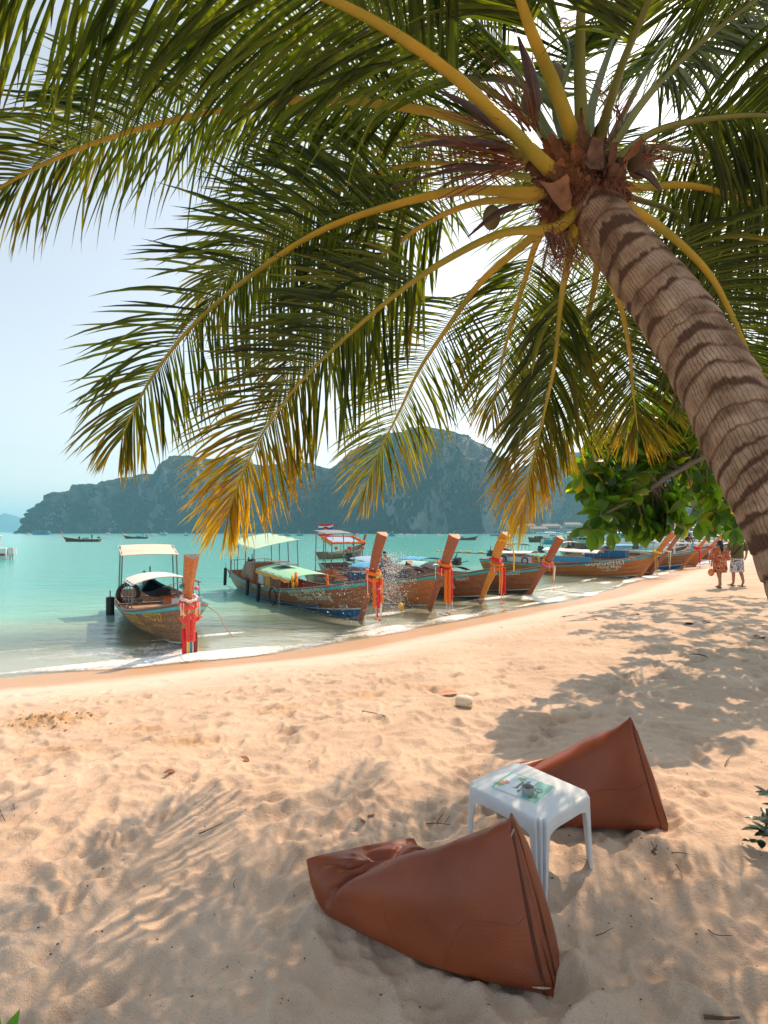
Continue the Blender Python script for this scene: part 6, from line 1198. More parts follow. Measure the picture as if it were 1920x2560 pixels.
# 3, 4, 5: bows side by side
h3 = Hull(L=8.4, B=2.0, gz=1.12, mid=.50, og=.62, stern=.62, top=(1.28,2.26))
b3, P3 = longtail(at(1076,1520,16.0), (.52,-.85), 'orange-brown boat behind the splash with thick brown post and number eight', h3, W3, W5, WEND, bottom=(BLUB,.10), w0=.06, w1=.19, th=.20)
hull_text(h3, 'ปั้นชิ่ง', .42, -1.75, .74, GOLD, b3, slope=.10); hull_text(h3, 'fishing', .26, -1.55, .47, PAL, b3, slope=.10, bold=.005); hull_text(h3, '8', .36, -1.2, .22, PAL, b3, bold=.008); hull_text(h3, 'PPD:224', .19, -.55, .86, PAL, b3, slope=.13, bold=.003)
canopy(b3, -4.2, -2.4, 1.5, 1.25, 1.28, CANB, 3, arch=.15, deck=.5); canopy(b3, -2.4, -1.1, 1.2, 1.30, 1.18, CANK, 2, arch=.15, deck=.6, name='fore_canopy'); engine(b3, -2.9, 1.25, .55, tail=False)
canopy(b3, -7.6, -6.2, 1.4, 2.5, 2.35, GREYS, 2, arch=.03, deck=.6, name='rear_awning', pr=.022)
mb = MB(); mb.box((-3.3,.0,.66), (2.4,1.2,.42)); mb.build('blue_side_panel', BLUB, b3, smooth=False)
garland(b3, (.72,0,1.22), 'thick orange garland with turquoise tassel strings on the orange-brown boat', [(.24,.22,.06,FLO),(.08,.24,.06,RBR),(-.08,.24,.055,FLO)], [(.1,-.5,.15,.42,'beads',RBT),(.15,-.26,.08,.30,'beads',RBT),(.24,-.14,.0,1.1,'fat',FLO),(.26,0,.0,1.2,'fat',FLO),(.24,.12,.0,1.0,'fat',RBR),(.26,-.12,-1.1,.30,'beads',FLO),(.26,.02,-1.15,.30,'beads',FLO),(.26,.14,-1.0,.36,'beads',FLO),(.28,.06,-.1,1.0,'ribbon',RBR),(.0,-.16,.36,.1,'knot',RBP)], 3)
mb = MB(); mb.tube([(.1,-.28,1.38-1.22),(.1,-.42,.20),(.1,-.52,.17)], .035, n=6); tq = mb.build('scarf', TUR); tq.parent = b3; tq.location = (.72,0,1.22)
h4 = Hull(L=8.4, B=2.0, gz=1.16, mid=.50, og=.66, stern=.62, top=(1.22,2.32))
b4, P4 = longtail(at(1202,1501,17.7), (.56,-.83), 'dark brown boat with bright orange curved bow post tied with a yellow sash', h4, W2, W4, WEND, bottom=(BLKB,.17), w0=.085, w1=.17, th=.20, curve=-.10)
hull_text(h4, 'น้ำปิง', .44, -1.55, .74, PAL, b4, slope=.10); hull_text(h4, 'Nam Rhing', .26, -1.5, .42, LWH, b4, slope=.10, bold=.004); hull_text(h4, 'PRD017', .15, -.50, .73, LWH, b4, slope=.13, bold=.002); hull_text(h4, 'เรือนำเที่ยว', .14, -.55, .93, PAL, b4, slope=.13, bold=.001)
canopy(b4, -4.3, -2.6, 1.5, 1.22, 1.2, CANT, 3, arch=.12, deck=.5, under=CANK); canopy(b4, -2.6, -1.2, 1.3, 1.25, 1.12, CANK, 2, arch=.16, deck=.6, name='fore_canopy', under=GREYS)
mb = MB(); mb.tube([(1.08,-.20,2.13),(1.36,-.05,2.10),(1.36,.05,1.98),(1.08,.20,1.9),(.86,.05,2.0),(1.08,-.20,2.13)], .028, n=6); mb.tube([(1.3,.16,1.95),(1.34,.2,1.6),(1.3,.22,1.1)], [.03,.035,.03], n=6, flat=.4); mb.build('yellow_sash', RBY, b4)
garland(b4, (.76,0,1.22), 'orange and red ribbon garland on the dark boat with the bright orange bow', [(.30,.18,.06,RBR),(.12,.24,.05,FLO),(-.02,.22,.05,FLO)], [(.1,-.26,.05,.25,'beads',FLO),(.24,-.10,.0,1.0,'ribbon',RBO),(.26,0,.0,1.15,'ribbon',RBO),(.26,.08,-.05,1.05,'ribbon',RBR),(.25,.15,-.05,1.0,'fat',RBR),(.25,-.03,-1.05,.32,'beads',FLO),(.25,.12,-1.0,.28,'beads',FLO),(.2,-.05,.2,.1,'knot',RBP)], 4)
h5 = Hull(L=8.6, B=2.0, gz=1.10, mid=.50, og=.72, stern=.62, top=(1.42,2.18))
b5, P5 = longtail(at(1322,1486,19.4), (.60,-.80), 'brown boat with pink scarf on a slim post, moored before the long orange boat', h5, W2, W5, WEND, bottom=(BLKB,.22), w0=.07, w1=.16, th=.18)
hull_text(h5, 'นาคา ทัวร์', .40, -1.75, .82, LWH, b5, slope=.10); hull_text(h5, 'Nagaya Tour', .25, -1.9, .52, LWH, b5, slope=.10, bold=.004); hull_text(h5, 'PRD038', .19, -.42, .92, LWH, b5, slope=.12, bold=.003); hull_text(h5, '086-286-0838', .09, -.42, .77, LWH, b5, slope=.12, bold=.001)
garland(b5, (.86,0,1.16), 'pink scarf and orange ribbon garland on the brown boat with the slim post', [(.14,.20,.05,FLO),(.02,.22,.05,RBP)], [(.2,-.2,.02,.2,'beads',FLO),(.26,0,.0,.75,'ribbon',RBO),(.28,.08,.0,.62,'ribbon',FLW),(.26,.02,-.7,.3,'beads',FLO),(.1,0,.4,.1,'knot',RBP),(.1,.04,.3,.1,'knot',FLW)], 5)
canopy(b5, -7.2, -5.6, 1.4, 1.20, 1.2, CANB, 2, arch=.1, deck=.5); engine(b5, -3.9, .9, .7, ang=.3)

# 6: the long orange one seen from the side; 7 its neighbour behind; 8, 9, 10 farther on
h6 = Hull(L=8.6, B=1.9, gz=1.25, mid=.55, og=.80, stern=.72, top=(1.62,2.38))
b6, P6 = longtail(at(1597,1444,26.6), (.80,-.60), 'long orange-brown boat seen from the side, with white roofs and yellow bow sash', h6, W3, W3, WEND, bottom=(BLKB,.13), w0=.08, w1=.17, th=.20)
hull_text(h6, 'น้องบิสกิต', .46, -1.55, .82, LWH, b6, slope=.08); hull_text(h6, 'Nong Migo', .25, -1.35, .52, PAL, b6, slope=.08, bold=.004); hull_text(h6, 'Longtail boat', .15, -1.35, .34, PAL, b6, slope=.08, bold=.002); hull_text(h6, 'PRD.49', .17, -.35, 1.02, PAL, b6, slope=.12, bold=.002)
canopy(b6, -7.6, -5.6, 1.5, 1.25, 1.28, CANW, 3, arch=.12, deck=.5); canopy(b6, -4.9, -1.9, 1.5, 1.50, 1.40, CANW, 4, arch=.14, deck=.55, name='fore_canopy'); engine(b6, -8.4, .85, .85, ang=.5)
mb = MB(); mb.box((-6.6,0,.62), (1.2,1.1,.5)); mb.build('side_curtain', BOXW, b6, smooth=False); mb = MB(); mb.box((-3.6,0,.85), (2.2,1.1,.22)); mb.build('blue_bench', CANB, b6, smooth=False)
for k in range(4): jacket(world(b6, (-5.5+.33*k,-.55,.95)), LJO if k % 2 == 0 else LJ, ['first orange life jacket under the white roof of the long boat','yellow-green life jacket second under the white roof','orange life jacket third along the side of the long boat','last yellow life jacket before the open middle of the long boat'][k])
tyre(b6, -7.3,-.75,.75,.22,.05); tyre(b6, -5.9,-.80,.72,.18,.04)
garland(b6, (.86,0,1.28), 'bright yellow sash with teal ribbons hanging at the bow of the long orange boat', [(.10,.22,.06,RBY)], [(-.1,-.22,.1,.95,'ribbon',RBY),(-.06,-.16,.1,1.25,'ribbon',RBY),(.0,-.1,.05,1.35,'ribbon',RBY),(.06,-.05,-.5,.8,'ribbon',RBT),(-.2,-.28,.0,.4,'ribbon',RBT)], 6)
h7 = Hull(L=8.4, B=1.9, gz=1.2, mid=.52, og=.80, stern=.62, top=(1.60,2.42))
b7, P7 = longtail(at(1624,1437,28.3), (.74,-.67), 'dark boat half hidden behind the long orange one, its post capped in red cloth', h7, W1, W5, WEND, bottom=(BLKB,.15), w0=.07, w1=.15)
mb = MB(); mb.box((1.55,0,2.32), (.36,.34,.22), rot=Matrix.Rotation(.4, 3, 'Y')); mb.tube([(1.66,-.1,2.2),(1.72,-.14,1.95)], [.08,.05], n=6, flat=.4); mb.build('red_cloth_cap', RBR, b7)
garland(b7, (.9,0,1.28), 'pale yellow and orange ribbons on the post with the red cap', [(.1,.2,.05,FLW)], [(.1,-.15,.05,.8,'ribbon',RBG),(.15,0,.05,1.1,'ribbon',FLW),(.15,.1,.0,.9,'ribbon',RBY),(.0,.02,.55,.1,'knot',RBP)], 7)
h8 = Hull(L=8.4, B=1.9, gz=1.2, mid=.55, og=.85, stern=.62, top=(1.75,2.40))
b8, P8 = longtail(at(1700,1424,32.3), (.80,-.60), 'red-brown boat with blue bottom, two white name lines and orange bow post', h8, W2, W3, WEND, bottom=(BLUB,.30), w0=.08, w1=.17)
hull_text(h8, 'เพชรอันดามัน', .40, -1.9, .88, PAL, b8, slope=.10); hull_text(h8, 'PHET ANDAMAN', .26, -1.9, .60, PAL, b8, slope=.10); hull_text(h8, 'Tel 089-724-5871', .16, -1.8, .42, PAL, b8, slope=.10, bold=.001)
canopy(b8, -5.6, -2.6, 1.5, 1.55, 1.6, CANB, 3, arch=.1, deck=.5); mb = MB(); mb.box((-4.4,0,.9), (2.6,1.2,.5)); mb.build('blue_side_panel', BLUB, b8, smooth=False)
garland(b8, (.95,0,1.3), 'red garland with pink beads on the boat with blue bottom', [(.12,.2,.06,RBR),(.0,.2,.05,FLR)], [(.15,0,.0,1.0,'fat',RBR),(.15,.1,.0,.8,'fat',FLR),(.15,0,-.95,.3,'beads',FLO),(.05,-.1,.3,.1,'knot',FLW)], 8)
h9 = Hull(L=8.2, B=1.9, gz=1.2, mid=.55, og=.85, stern=.62, top=(1.75,2.25))
b9, P9 = longtail(at(1733,1417,34.8), (.80,-.60), 'orange-brown boat beyond the blue-bottomed one with a turquoise tube behind its post', h9, W3, W3, WEND, bottom=(BLKB,.12), w0=.08, w1=.15)
garland(b9, (.95,0,1.3), 'red and orange ribbons on the post in front of the turquoise tube', [(.1,.2,.05,RBR)], [(.15,0,.0,.9,'ribbon',RBR),(.15,.1,.0,1.2,'ribbon',RBO),(.15,-.1,.0,1.0,'ribbon',RBY)], 9)
mb = MB(); mb.tube(catmull([(-.2,.6,1.1),(.1,.6,2.0),(.9,.6,2.35),(1.2,.6,1.9),(1.2,.6,1.1)], 14), .05, n=7); mb.build('turquoise_tube', TUR, b9)
h10 = Hull(L=8.2, B=1.9, gz=1.25, mid=.55, og=.9, stern=.62, top=(1.9,2.35))
b10, P10 = longtail(at(1792,1399,43), (.85,-.53), 'far brown boat at the end of the row, glimpsed between the two walkers', h10, W2, W3, WEND, bottom=(BLKB,.14), w0=.08, w1=.15)
hull_text(h10, 'ศรีกระบี่', .4, -1.6, .95, LWH, b10, slope=.1); hull_text(h10, 'SRI KRABI 12', .24, -1.6, .65, LWH, b10, slope=.1)
garland(b10, (1.0,0,1.35), 'orange garland with white scarf at the end of the row', [(.15,.24,.07,FLO),(.0,.22,.06,FLW)], [(.15,0,.0,1.0,'fat',FLO),(.1,.1,.3,.1,'knot',RBY)], 10)

# behind the big boat: a stern with a flowered roof and a flag, and a blue roofed boat
hA = Hull(L=8.0, B=2.0, gz=1.0, mid=.50, og=.6, stern=.75, top=(.85,1.25))
bA, PA = longtail(at(1000,1462,19.8), (.42,-.91), 'boat behind the big red-brown one with flower-trimmed stern roof, blue roof and flag', hA, W1, W5, WEND, bottom=(BLKB,.15))
canopy(bA, -3.6, -1.0, 1.5, 1.30, 1.24, CANS, 3, arch=.08, deck=.5)
canopy(bA, -7.4, -5.6, 1.7, 2.16, 1.85, CANS, 2, arch=.03, deck=.6, name='rear_awning', pr=.025, edge=CANO)
engine(bA, -5.6, .95, .8, tail=False)
mb = MB()
for k in range(60):
    u = k/60; c = [(-7.4,-.85),(-5.6,-.85),(-5.6,.85),(-7.4,.85)]; q = int(u*4); f = u*4-q; a, b_ = c[q], c[(q+1) % 4]; x, y = lerp(a[0], b_[0], f), lerp(a[1], b_[1], f); mb.ball((x, y, 2.18-(x+7.4)*.17), .06, 7, 5, .2)
o = mb.build('flower_trim', FLO); o.parent = bA
for k, y in enumerate((-.7,0,.7)): mb = MB(); mb.ball((-5.55,y,1.62), (.08,.1,.08), 8, 6, .2); mb.build('flower_knot', FLR if k == 1 else FLO, bA)
fp = world(bA, (-6.6,-.5,0)); fl_ = empty('flag', (fp.x, fp.y, 2.0), -.25, 'tattered national flag with a red roundel flying over the flowered roof', 'flag')
mb = MB(); mb.tube([(0,0,-.1),(.03,0,.95)], .014, n=6); mb.build('pole', GREYS, fl_)
FR, FW, FB = mat('flag_red', (.65,.04,.07), .8, .08), mat('flag_white', (.72,.70,.68), .8, .05), mat('flag_blue', (.03,.10,.36), .8, .08)
def fpos(u, v): return Vector((.03-.02*(1-v)-u*.80, .05*math.sin(u*6)+.02*math.sin(v*3+u*4), .28+.60*v-.10*u-.04*math.sin(u*4)))
for k, (v0, v1, m_) in enumerate(((0,.167,FR),(.167,.333,FW),(.333,.667,FB),(.667,.833,FW),(.833,1,FR))):
    mb = MB(); rows = [[fpos(u, v) for v in (v0, (v0+v1)/2, v1)] for u in np.linspace(0, 1, 16)]; mb.grid(rows); mb.grid([[v+Vector((0,.006,0)) for v in r][::-1] for r in rows]); mb.build('stripe', m_, fl_)
mb = MB(); c = fpos(.5,.5)+Vector((0,-.012,0)); mb.add([c+Vector((0,-.01,0))]+[fpos(.5+.20*math.cos(a), .5+.29*math.sin(a))+Vector((0,-.012,0)) for a in np.linspace(0, 2*PI, 20, endpoint=False)], [(0, (k+1) % 20+1, k+1) for k in range(20)]+[(0, k+1, (k+1) % 20+1) for k in range(20)]); mb.build('roundel', FR, fl_)
mb = MB()
for x0 in (-.035,.035): mb.tube([fpos(.5+x0-.06,.40)+Vector((0,-.03,0)), fpos(.5+x0-.01,.62)+Vector((0,-.03,0)), fpos(.5+x0+.03,.62)+Vector((0,-.03,0)), fpos(.5+x0+.05,.40)+Vector((0,-.03,0))], .010, n=5)
mb.build('emblem', FW, fl_)
hB = Hull(L=6.0, B=1.8, gz=1.2, mid=.5, og=.6, stern=.6, top=(1.1,2.1))
bB, PB = longtail(at(900,1390,50), (.5,.86), 'grey wooden boat lying farther out behind the flowered roof', hB, W6, W5, WENDG, bottom=(BLKB,.15), detail=1); canopy(bB, -4.6, -2.9, 1.4, 2.0, 2.0, CANB, 2, arch=.05, deck=.5); canopy(bB, -2.6, -1.0, 1.3, 1.55, 1.5, CANK, 2, arch=.12, deck=.6, name='fore_canopy')

# man throwing water beside boat 3, yellow mooring float, splash
small_person(Vector(world(b3, (-2.4,-.2,.28))), b3.rotation_euler.z+.9, 'person in a dark shirt leaning over the bow rail amid the splash', mat('dark_shirt', (.03,.035,.07), .85, .2), lean=.35, H=1.5)
yb = MB(); yb.ball((0,0,0), (.105,.105,.125), 14, 10); yb.tube([(0,0,.12),(0,0,.17)], .02, n=6); o = yb.build('mooring_float', YEL); o.location = at(1002,1517,15.5); tag(o, 'round yellow float hanging by its line under the number eight', 'float')
rope_line([at(948,1480,15.6), at(975,1500,15.5), at(998,1511,15.5)], 'pale line leading down to the round yellow float', .009)
rope_line([at(1098,1536,14.7), at(1150,1546,14.0), at(1200,1552,13.7)], 'dark wet rope lying in the shallows below the thick garland', .012, STK)
rope_line([at(1365,1473,20.6), at(1420,1480,19.8), at(1460,1484,19.3)], 'dark mooring rope skimming the water right of the slim post', .012, STK)
sm = bpy.data.materials.new('water_drops'); sm.use_nodes = True; sm.node_tree.nodes['Principled BSDF'].inputs['Base Color'].default_value = (.93,.93,.93,1); sm.node_tree.nodes['Principled BSDF'].inputs['Roughness'].default_value = .6
rs = random.Random(77); mb = MB()
def drop(c, s_): mb.add([c+Vector((s_,0,0)), c+Vector((-s_,0,0)), c+Vector((0,s_,0)), c+Vector((0,-s_,0)), c+Vector((0,0,s_*1.3)), c+Vector((0,0,-s_*1.3))], [(0,2,4),(2,1,4),(1,3,4),(3,0,4),(2,0,5),(1,2,5),(3,1,5),(0,3,5)])
for k in range(5400):
    q = rs.random()
    if k < 4700: px = 972+rs.gauss(0, 10+34*q); py = 1535-rs.random()**.8*150+rs.gauss(0,8); px += (1535-py)*.10*math.sin(q*9); Yd = 14.7+rs.gauss(0,.3)
    else: px = 880+rs.gauss(0, 60); py = 1490+rs.gauss(0, 48); Yd = 13.1+rs.gauss(0,.3)
    c = at(px, py, Yd)
    if c.z < .02: continue
    drop(c, rs.uniform(.0025,.008)*(2.0 if rs.random() < .07 else 1))
tag(mb.build('splash', sm), 'spray of water drops flying between the big boat and the orange-brown one', 'splash', kind='stuff')
# ---------------------------------------------------------------- boats out in the bay
GW = mat('gelcoat_white', (.72,.74,.74), .3, .04); GWD = mat('tinted_window', (.03,.05,.07), .15, .1); GBL = mat('ferry_blue', (.05,.26,.40), .4, .1); GGR = mat('hull_pale_green', (.32,.55,.45), .4, .08); GTE = mat('trim_teal', (.05,.38,.42), .4, .1); OBM = mat('outboard', (.60,.60,.62), .4, .1); PINK = mat('graphic_red', (.62,.15,.14), .4, .1)
def hullshape(L, B, H, fl=.25, bowr=.35, n=12):
    rows = []
    for i in range(n+1):
        u = i/n; w_ = B/2*(1-max(0, (u-.45)/.55)**2.2)+.02; zz = H*(1+bowr*u**2); xo = .14*L*max(0, u-.6)
        rows.append([Vector((u*L-L/2, 0, -.25)), Vector((u*L-L/2, -w_*.75, -.05)), Vector((u*L-L/2+xo*.6, -w_*.98, zz*.6)), Vector((u*L-L/2+xo, -w_, zz)), Vector((u*L-L/2+xo, 0, zz*1.02)), Vector((u*L-L/2+xo, w_, zz)), Vector((u*L-L/2+xo*.6, w_*.98, zz*.6)), Vector((u*L-L/2, w_*.75, -.05))])
    mb = MB(); mb.grid(rows, closed=True); mb.add(rows[0], [tuple(range(8))]); mb.add(rows[-1], [tuple(range(7,-1,-1))]); return mb
def speedboat(px, Y, L, rz, label, hull=GW, roof=GW, H=.9, rh=1.1, stripe=None, text=None, group='motor boats across the bay', eng=2, windows=True, roofspan=(-.40,.18), py=None, name='speedboat'):
    p = at(px, 1330, Y); r = empty(name, (p.x, p.y, 0), rz, label, 'boat', group); B = L*.27
    hullshape(L, B, H).build('hull', hull, r)
    if stripe:
        mb = MB()
        for sd in (-1, 1): mb.add([(-L*.49, sd*(B/2*.995+.02), H*.35), (L*.15, sd*(B/2*.995+.02), H*.35), (L*.15, sd*(B/2+.02), H*.55), (-L*.49, sd*(B/2+.02), H*.55)], [(0,1,2,3),(3,2,1,0)])
        mb.build('stripe', stripe, r, smooth=False)
    if windows:
        mb = MB(); mb.box((L*.02,0,H+.28), (L*.42,B*.72,.5), taper=.86); mb.build('cabin', hull, r)
        mb = MB()
        for sd in (-1, 1):
            for k in range(4): x = L*(-.15+.095*k); mb.add([(x, sd*(B*.362), H+.12), (x+L*.085, sd*(B*.362), H+.12), (x+L*.085, sd*(B*.335), H+.42), (x, sd*(B*.335), H+.42)], [(0,1,2,3),(3,2,1,0)])
        mb.add([(L*.232,-B*.3,H+.1),(L*.232,B*.3,H+.1),(L*.20,B*.27,H+.5),(L*.20,-B*.27,H+.5)], [(0,1,2,3),(3,2,1,0)]); tag(mb.build('window', GWD, r, smooth=False), kind='stuff')
    if rh:
        mb = MB(); x0, x1 = L*roofspan[0], L*roofspan[1]; rows = [[Vector((lerp(x0, x1, u), B*.46*a, H+rh-.12*a*a+.10*math.sin(PI*u))) for a in (-1,-.5,0,.5,1)] for u in np.linspace(0, 1, 8)]; mb.grid(rows); mb.grid([[v-Vector((0,0,.07)) for v in q][::-1] for q in rows]); per = lambda R: R[0]+[q[-1] for q in R[1:]]+R[-1][-2::-1]+[q[0] for q in R[-2:0:-1]]; mb.grid([per([[v-Vector((0,0,.07)) for v in q] for q in rows]), per(rows)], closed=True); mb.build('roof', roof, r)
        for x in (x0+.15, (x0+x1)/2, x1-.15):
            for sd in (-1, 1): mb = MB(); mb.tube([(x, sd*B*.44, H-.05), (x, sd*B*.44, H+rh-.08)], .035, n=5); mb.build('post', GW, r)
    for k in range(eng): mb = MB(); mb.box((-L/2-.25, (k-(eng-1)/2)*.55, H*.75), (.45,.35,.6), taper=.8); mb.box((-L/2-.2, (k-(eng-1)/2)*.55, .1), (.16,.12,.7)); mb.build('outboard_motor', OBM, r)
    if text:
        me = text_mesh(text, H*.42, offset=.008); me.materials.clear(); me.materials.append(GBL); o = bpy.data.objects.new('lettering', me); C.objects.link(o); o.parent = r; o.location = (-L*.12, -B/2-.06, H*.25); o.rotation_euler = (PI/2,0,0)
    return r
def ferry(px, Y, L, rz, label, decks=2, hull=GBL, H=1.4, group='passenger boats across the bay', roofm=GW, dh=1.9, span=(-.42,.30)):
    p = at(px, 1330, Y); r = empty('passenger_boat', (p.x, p.y, 0), rz, label, 'boat', group); B = L*.22; hullshape(L, B, H, bowr=.6).build('hull', hull, r)
    for d in range(decks):
        z = H+dh*d; x0, x1 = L*(span[0]+.04*d), L*(span[1]-.10*d); mb = MB(); mb.box(((x0+x1)/2,0,z+dh/2), (x1-x0,B*(.9-.1*d),dh-.25)); mb.build('deckhouse', hull if d == 0 else roofm, r, smooth=False)
        mb = MB(); mb.box(((x0+x1)/2,0,z+dh-.06), (x1-x0+.6,B*(1-.08*d),.14)); mb.build('roof', roofm, r, smooth=False); mb = MB(); n = max(4, int((x1-x0)/1.2))
        for sd in (-1, 1):
            for k in range(n): x = lerp(x0+.3, x1-.3, k/n); y = sd*(B*(.45-.05*d)+.02); mb.add([(x,y,z+dh*.38),(x+.8,y,z+dh*.38),(x+.8,y,z+dh*.75),(x,y,z+dh*.75)], [(0,1,2,3),(3,2,1,0)])
        tag(mb.build('window', GWD, r, smooth=False), kind='stuff')
    mb = MB(); mb.tube([(L*.1,0,H+dh*decks),(L*.1,0,H+dh*decks+1.4)], .06, n=5); mb.build('mast', GW, r); return r
W_ = lambda px, Y: None
# far left speedboat cut by the border
sb = speedboat(-88, 43, 6.2, PI*.0-.35+PI, 'white speedboat with red graphics cut off by the left border', roof=GW, stripe=PINK, H=1.0, rh=1.15, eng=2); sb.rotation_euler.z = -2.75
# long-tails under way
def far_longtail(px, py, Y, rz, label, L=8.5, crew=True, tarp=CANT):
    h = Hull(L=L, B=1.7, gz=1.15, mid=.55, og=.75, stern=.6, top=(1.5,2.6)); Y = F*EYE/(py-HY); p = at(px, py, Y); r, P = longtail(Vector((p.x, p.y, 0)), (math.cos(rz), math.sin(rz)), label, h, W1, W5, WENDG, bottom=(BLKB,.1), strakes=(), line=False, stripe=False, group='long-tail boats under way in the bay', detail=0, w0=.05, w1=.09)
    mb = MB(); mb.box((-L*.62,0,.85), (1.7,1.1,.42)); mb.build('tarpaulin', tarp, r, smooth=False); engine(r, -L+.1, .8, .85, ang=.1); return r
f1 = far_longtail(166, 1354, 66, PI-.06, 'dark long-tail boat with a green tarpaulin, larger of the two crossing the bay at left')
small_person(world(f1, (-6.6,0,.35)), PI/2, 'person standing at the engine of the boat with the green tarpaulin', mat('dark_clothes', (.02,.03,.04), .9), H=1.6)
small_person(world(f1, (-3.4,0,.55)), 0.2, 'person seated at mid-length of the boat with the green tarpaulin', mat('dark_clothes', (.02,.03,.04), .9), sit=True)
f2 = far_longtail(314, 1346.5, 105, PI-.05, 'smaller long-tail boat with a blue tarpaulin farther out, right of the green one', tarp=CANB, L=8)
small_person(world(f2, (-6.5,0,.35)), PI/2, 'person steering the boat with the blue tarpaulin', mat('dark_clothes', (.02,.03,.04), .9), H=1.6)
f3 = far_longtail(1188, 1350, 92, .06, 'long-tail boat with a blue box crossing below the tall cliff', tarp=CANB, L=7)
# white boats under the hills: px, width in the photograph, foot of the hull
def fs(px, wpx, py, rz, label, **k): Y = F*EYE/(py-HY); L = wpx*Y/F; k.setdefault('H', .09*L+.1); k['rh'] = k.get('rh', .16)*L; return speedboat(px, Y, L, rz, label, **k)
def ff(px, wpx, py, rz, label, decks=1, hull=GBL, k1=.10, k2=.14, **k): Y = F*EYE/(py-HY); L = wpx*Y/F; return ferry(px, Y, L, rz, label, decks, hull, k1*L, dh=k2*L, **k)
fs(70, 14, 1337, PI, 'small white speedboat at the far left under the first headland'); ff(104, 44, 1337, PI, 'blue and white cruiser left of the green-tarpaulin boat', 1, GBL, .10, .11); fs(40, 7, 1336, 0, 'tiny dark launch with wake near the left border', hull=STEEL, rh=0, eng=1, windows=False)
fs(272, 20, 1338, 0, 'white motor boat just above the blue-tarpaulin boat'); fs(308, 16, 1338, PI, 'low white launch right of the white motor boat', rh=0); fs(379, 17, 1338, PI, 'white and orange speedboat on the horizon at left', roof=ORG)
ff(410, 19, 1339, 0, 'pale blue two-deck ferry above the near awning', 2, mat('pale_blue_paint', (.32,.50,.58), .5), .08, .16, span=(-.46,.42)); fs(465, 11, 1339, 0, 'little tug-like boat with white wheelhouse', hull=STEEL, rh=.5, roofspan=(-.2,.12)); fs(495, 16, 1339, PI, 'white cruiser half behind the orange frond tip'); fs(536, 9, 1339, 0, 'small launch behind the orange frond', rh=.5, roofspan=(-.15,.1))
fs(622, 26, 1338, 0, 'long white launch left of the pale cabin boat', rh=0, windows=False); ff(658, 26, 1338, 0, 'pale blue cabin boat above the mint awning', 1, GW, .07, .12); ff(718, 18, 1339, PI, 'grey cargo boat low on the water right of the mint awning', 1, STEEL, .10, .12); ff(750, 19, 1340, PI, 'dark teal workboat near the flag', 1, GTE, .12, .16)
fs(893, 23, 1341, 0, 'white speedboat with foamy wake left of the tall red-brown post', stripe=GBL); ff(979, 15, 1341, 0, 'dark blue boat right of the tall red-brown post', 1, GBL, .22, .34, span=(-.4,.2)); fs(1000, 18, 1340, PI, 'white cabin cruiser beside the dark blue boat'); fs(1026, 25, 1340, 0, 'flat white launch between the posts', rh=.08); fs(1099, 17, 1340, 0, 'small white cruiser right of the brown post')
ff(1133, 26, 1341, 0, 'white motor yacht with flying bridge under the cliff', 2, GW, .10, .10, span=(-.4,.15)); fs(1155, 12, 1340, 0, 'white yacht tender beside the motor yacht'); ff(1207, 30, 1339, 0, 'long white ferry left of the blue-striped one', 1, GW, .05, .08, span=(-.45,.4)); ff(1240, 32, 1340, 0, 'long white ferry with blue hull stripe beyond the orange post', 1, GBL, .06, .09, span=(-.45,.4)); fs(1282, 14, 1340, 0, 'small white launch hugging the far shore')
# the crowd of boats at the right end
GS = 'speedboats anchored behind the row'
def fr_(px, wpx, Y, rz, label, **k): return speedboat(px, Y, wpx*Y/F, rz, label, group=GS, **k)
fr_(1465, 125, 76, .12+PI, 'pale green hulled speedboat behind the slim post', hull=GGR, rh=1.3, H=1.1, roofspan=(-.3,.25)); fr_(1580, 165, 70, .06, 'white speedboat with tinted cabin and blue lettering under a long white roof', text='PP PRINCESS TOUR', rh=1.35, H=1.0, roofspan=(-.44,.36))
fr_(1395, 70, 100, 0, 'dark green hulled boat with blue awning at the frond tip', hull=GTE, roof=CANB, rh=1.3, H=.9); fr_(1668, 150, 92, PI-.15, 'big white yacht hull behind the red-capped post', rh=1.7, H=1.6); fr_(1640, 110, 115, PI+.1, 'grey-roofed white cruiser above the long white roof', rh=2.0, H=1.4, roof=OBM)
ferry(1560, 150, 130*150/F, PI, 'turquoise two-deck tour boat behind the broad leaves', 2, GTE, 1.2, dh=1.6, group=GS); ferry(1625, 165, 80*165/F, 0, 'blue-decked tour boat right of the turquoise one', 2, GBL, 1.2, dh=1.5, group=GS); fr_(1500, 90, 135, PI, 'white cruiser left of the turquoise tour boat', rh=1.6, H=1.2)
fr_(1738, 90, 84, PI, 'white speedboat with teal screen behind the two orange posts', roof=GTE, rh=1.4, H=1.1); fr_(1795, 80, 98, PI, 'white speedboat with pink canopy above the walkers', roof=mat('pink_canvas', (.70,.40,.40), .8), rh=1.6, H=1.2); fr_(1850, 70, 110, PI, 'white cruiser seen past the cap of the walker', rh=1.8, H=1.3); fr_(1440, 60, 140, 0, 'white launch with red trim far behind the yellow frond', stripe=PINK, rh=1.5)
fr_(1348, 50, 120, PI, 'teal roofed launch left of the dark green boat', hull=W1, roof=CANB, rh=1.3); fr_(1380, 46, 170, 0, 'distant white launch behind the dark green boat', rh=1.5)
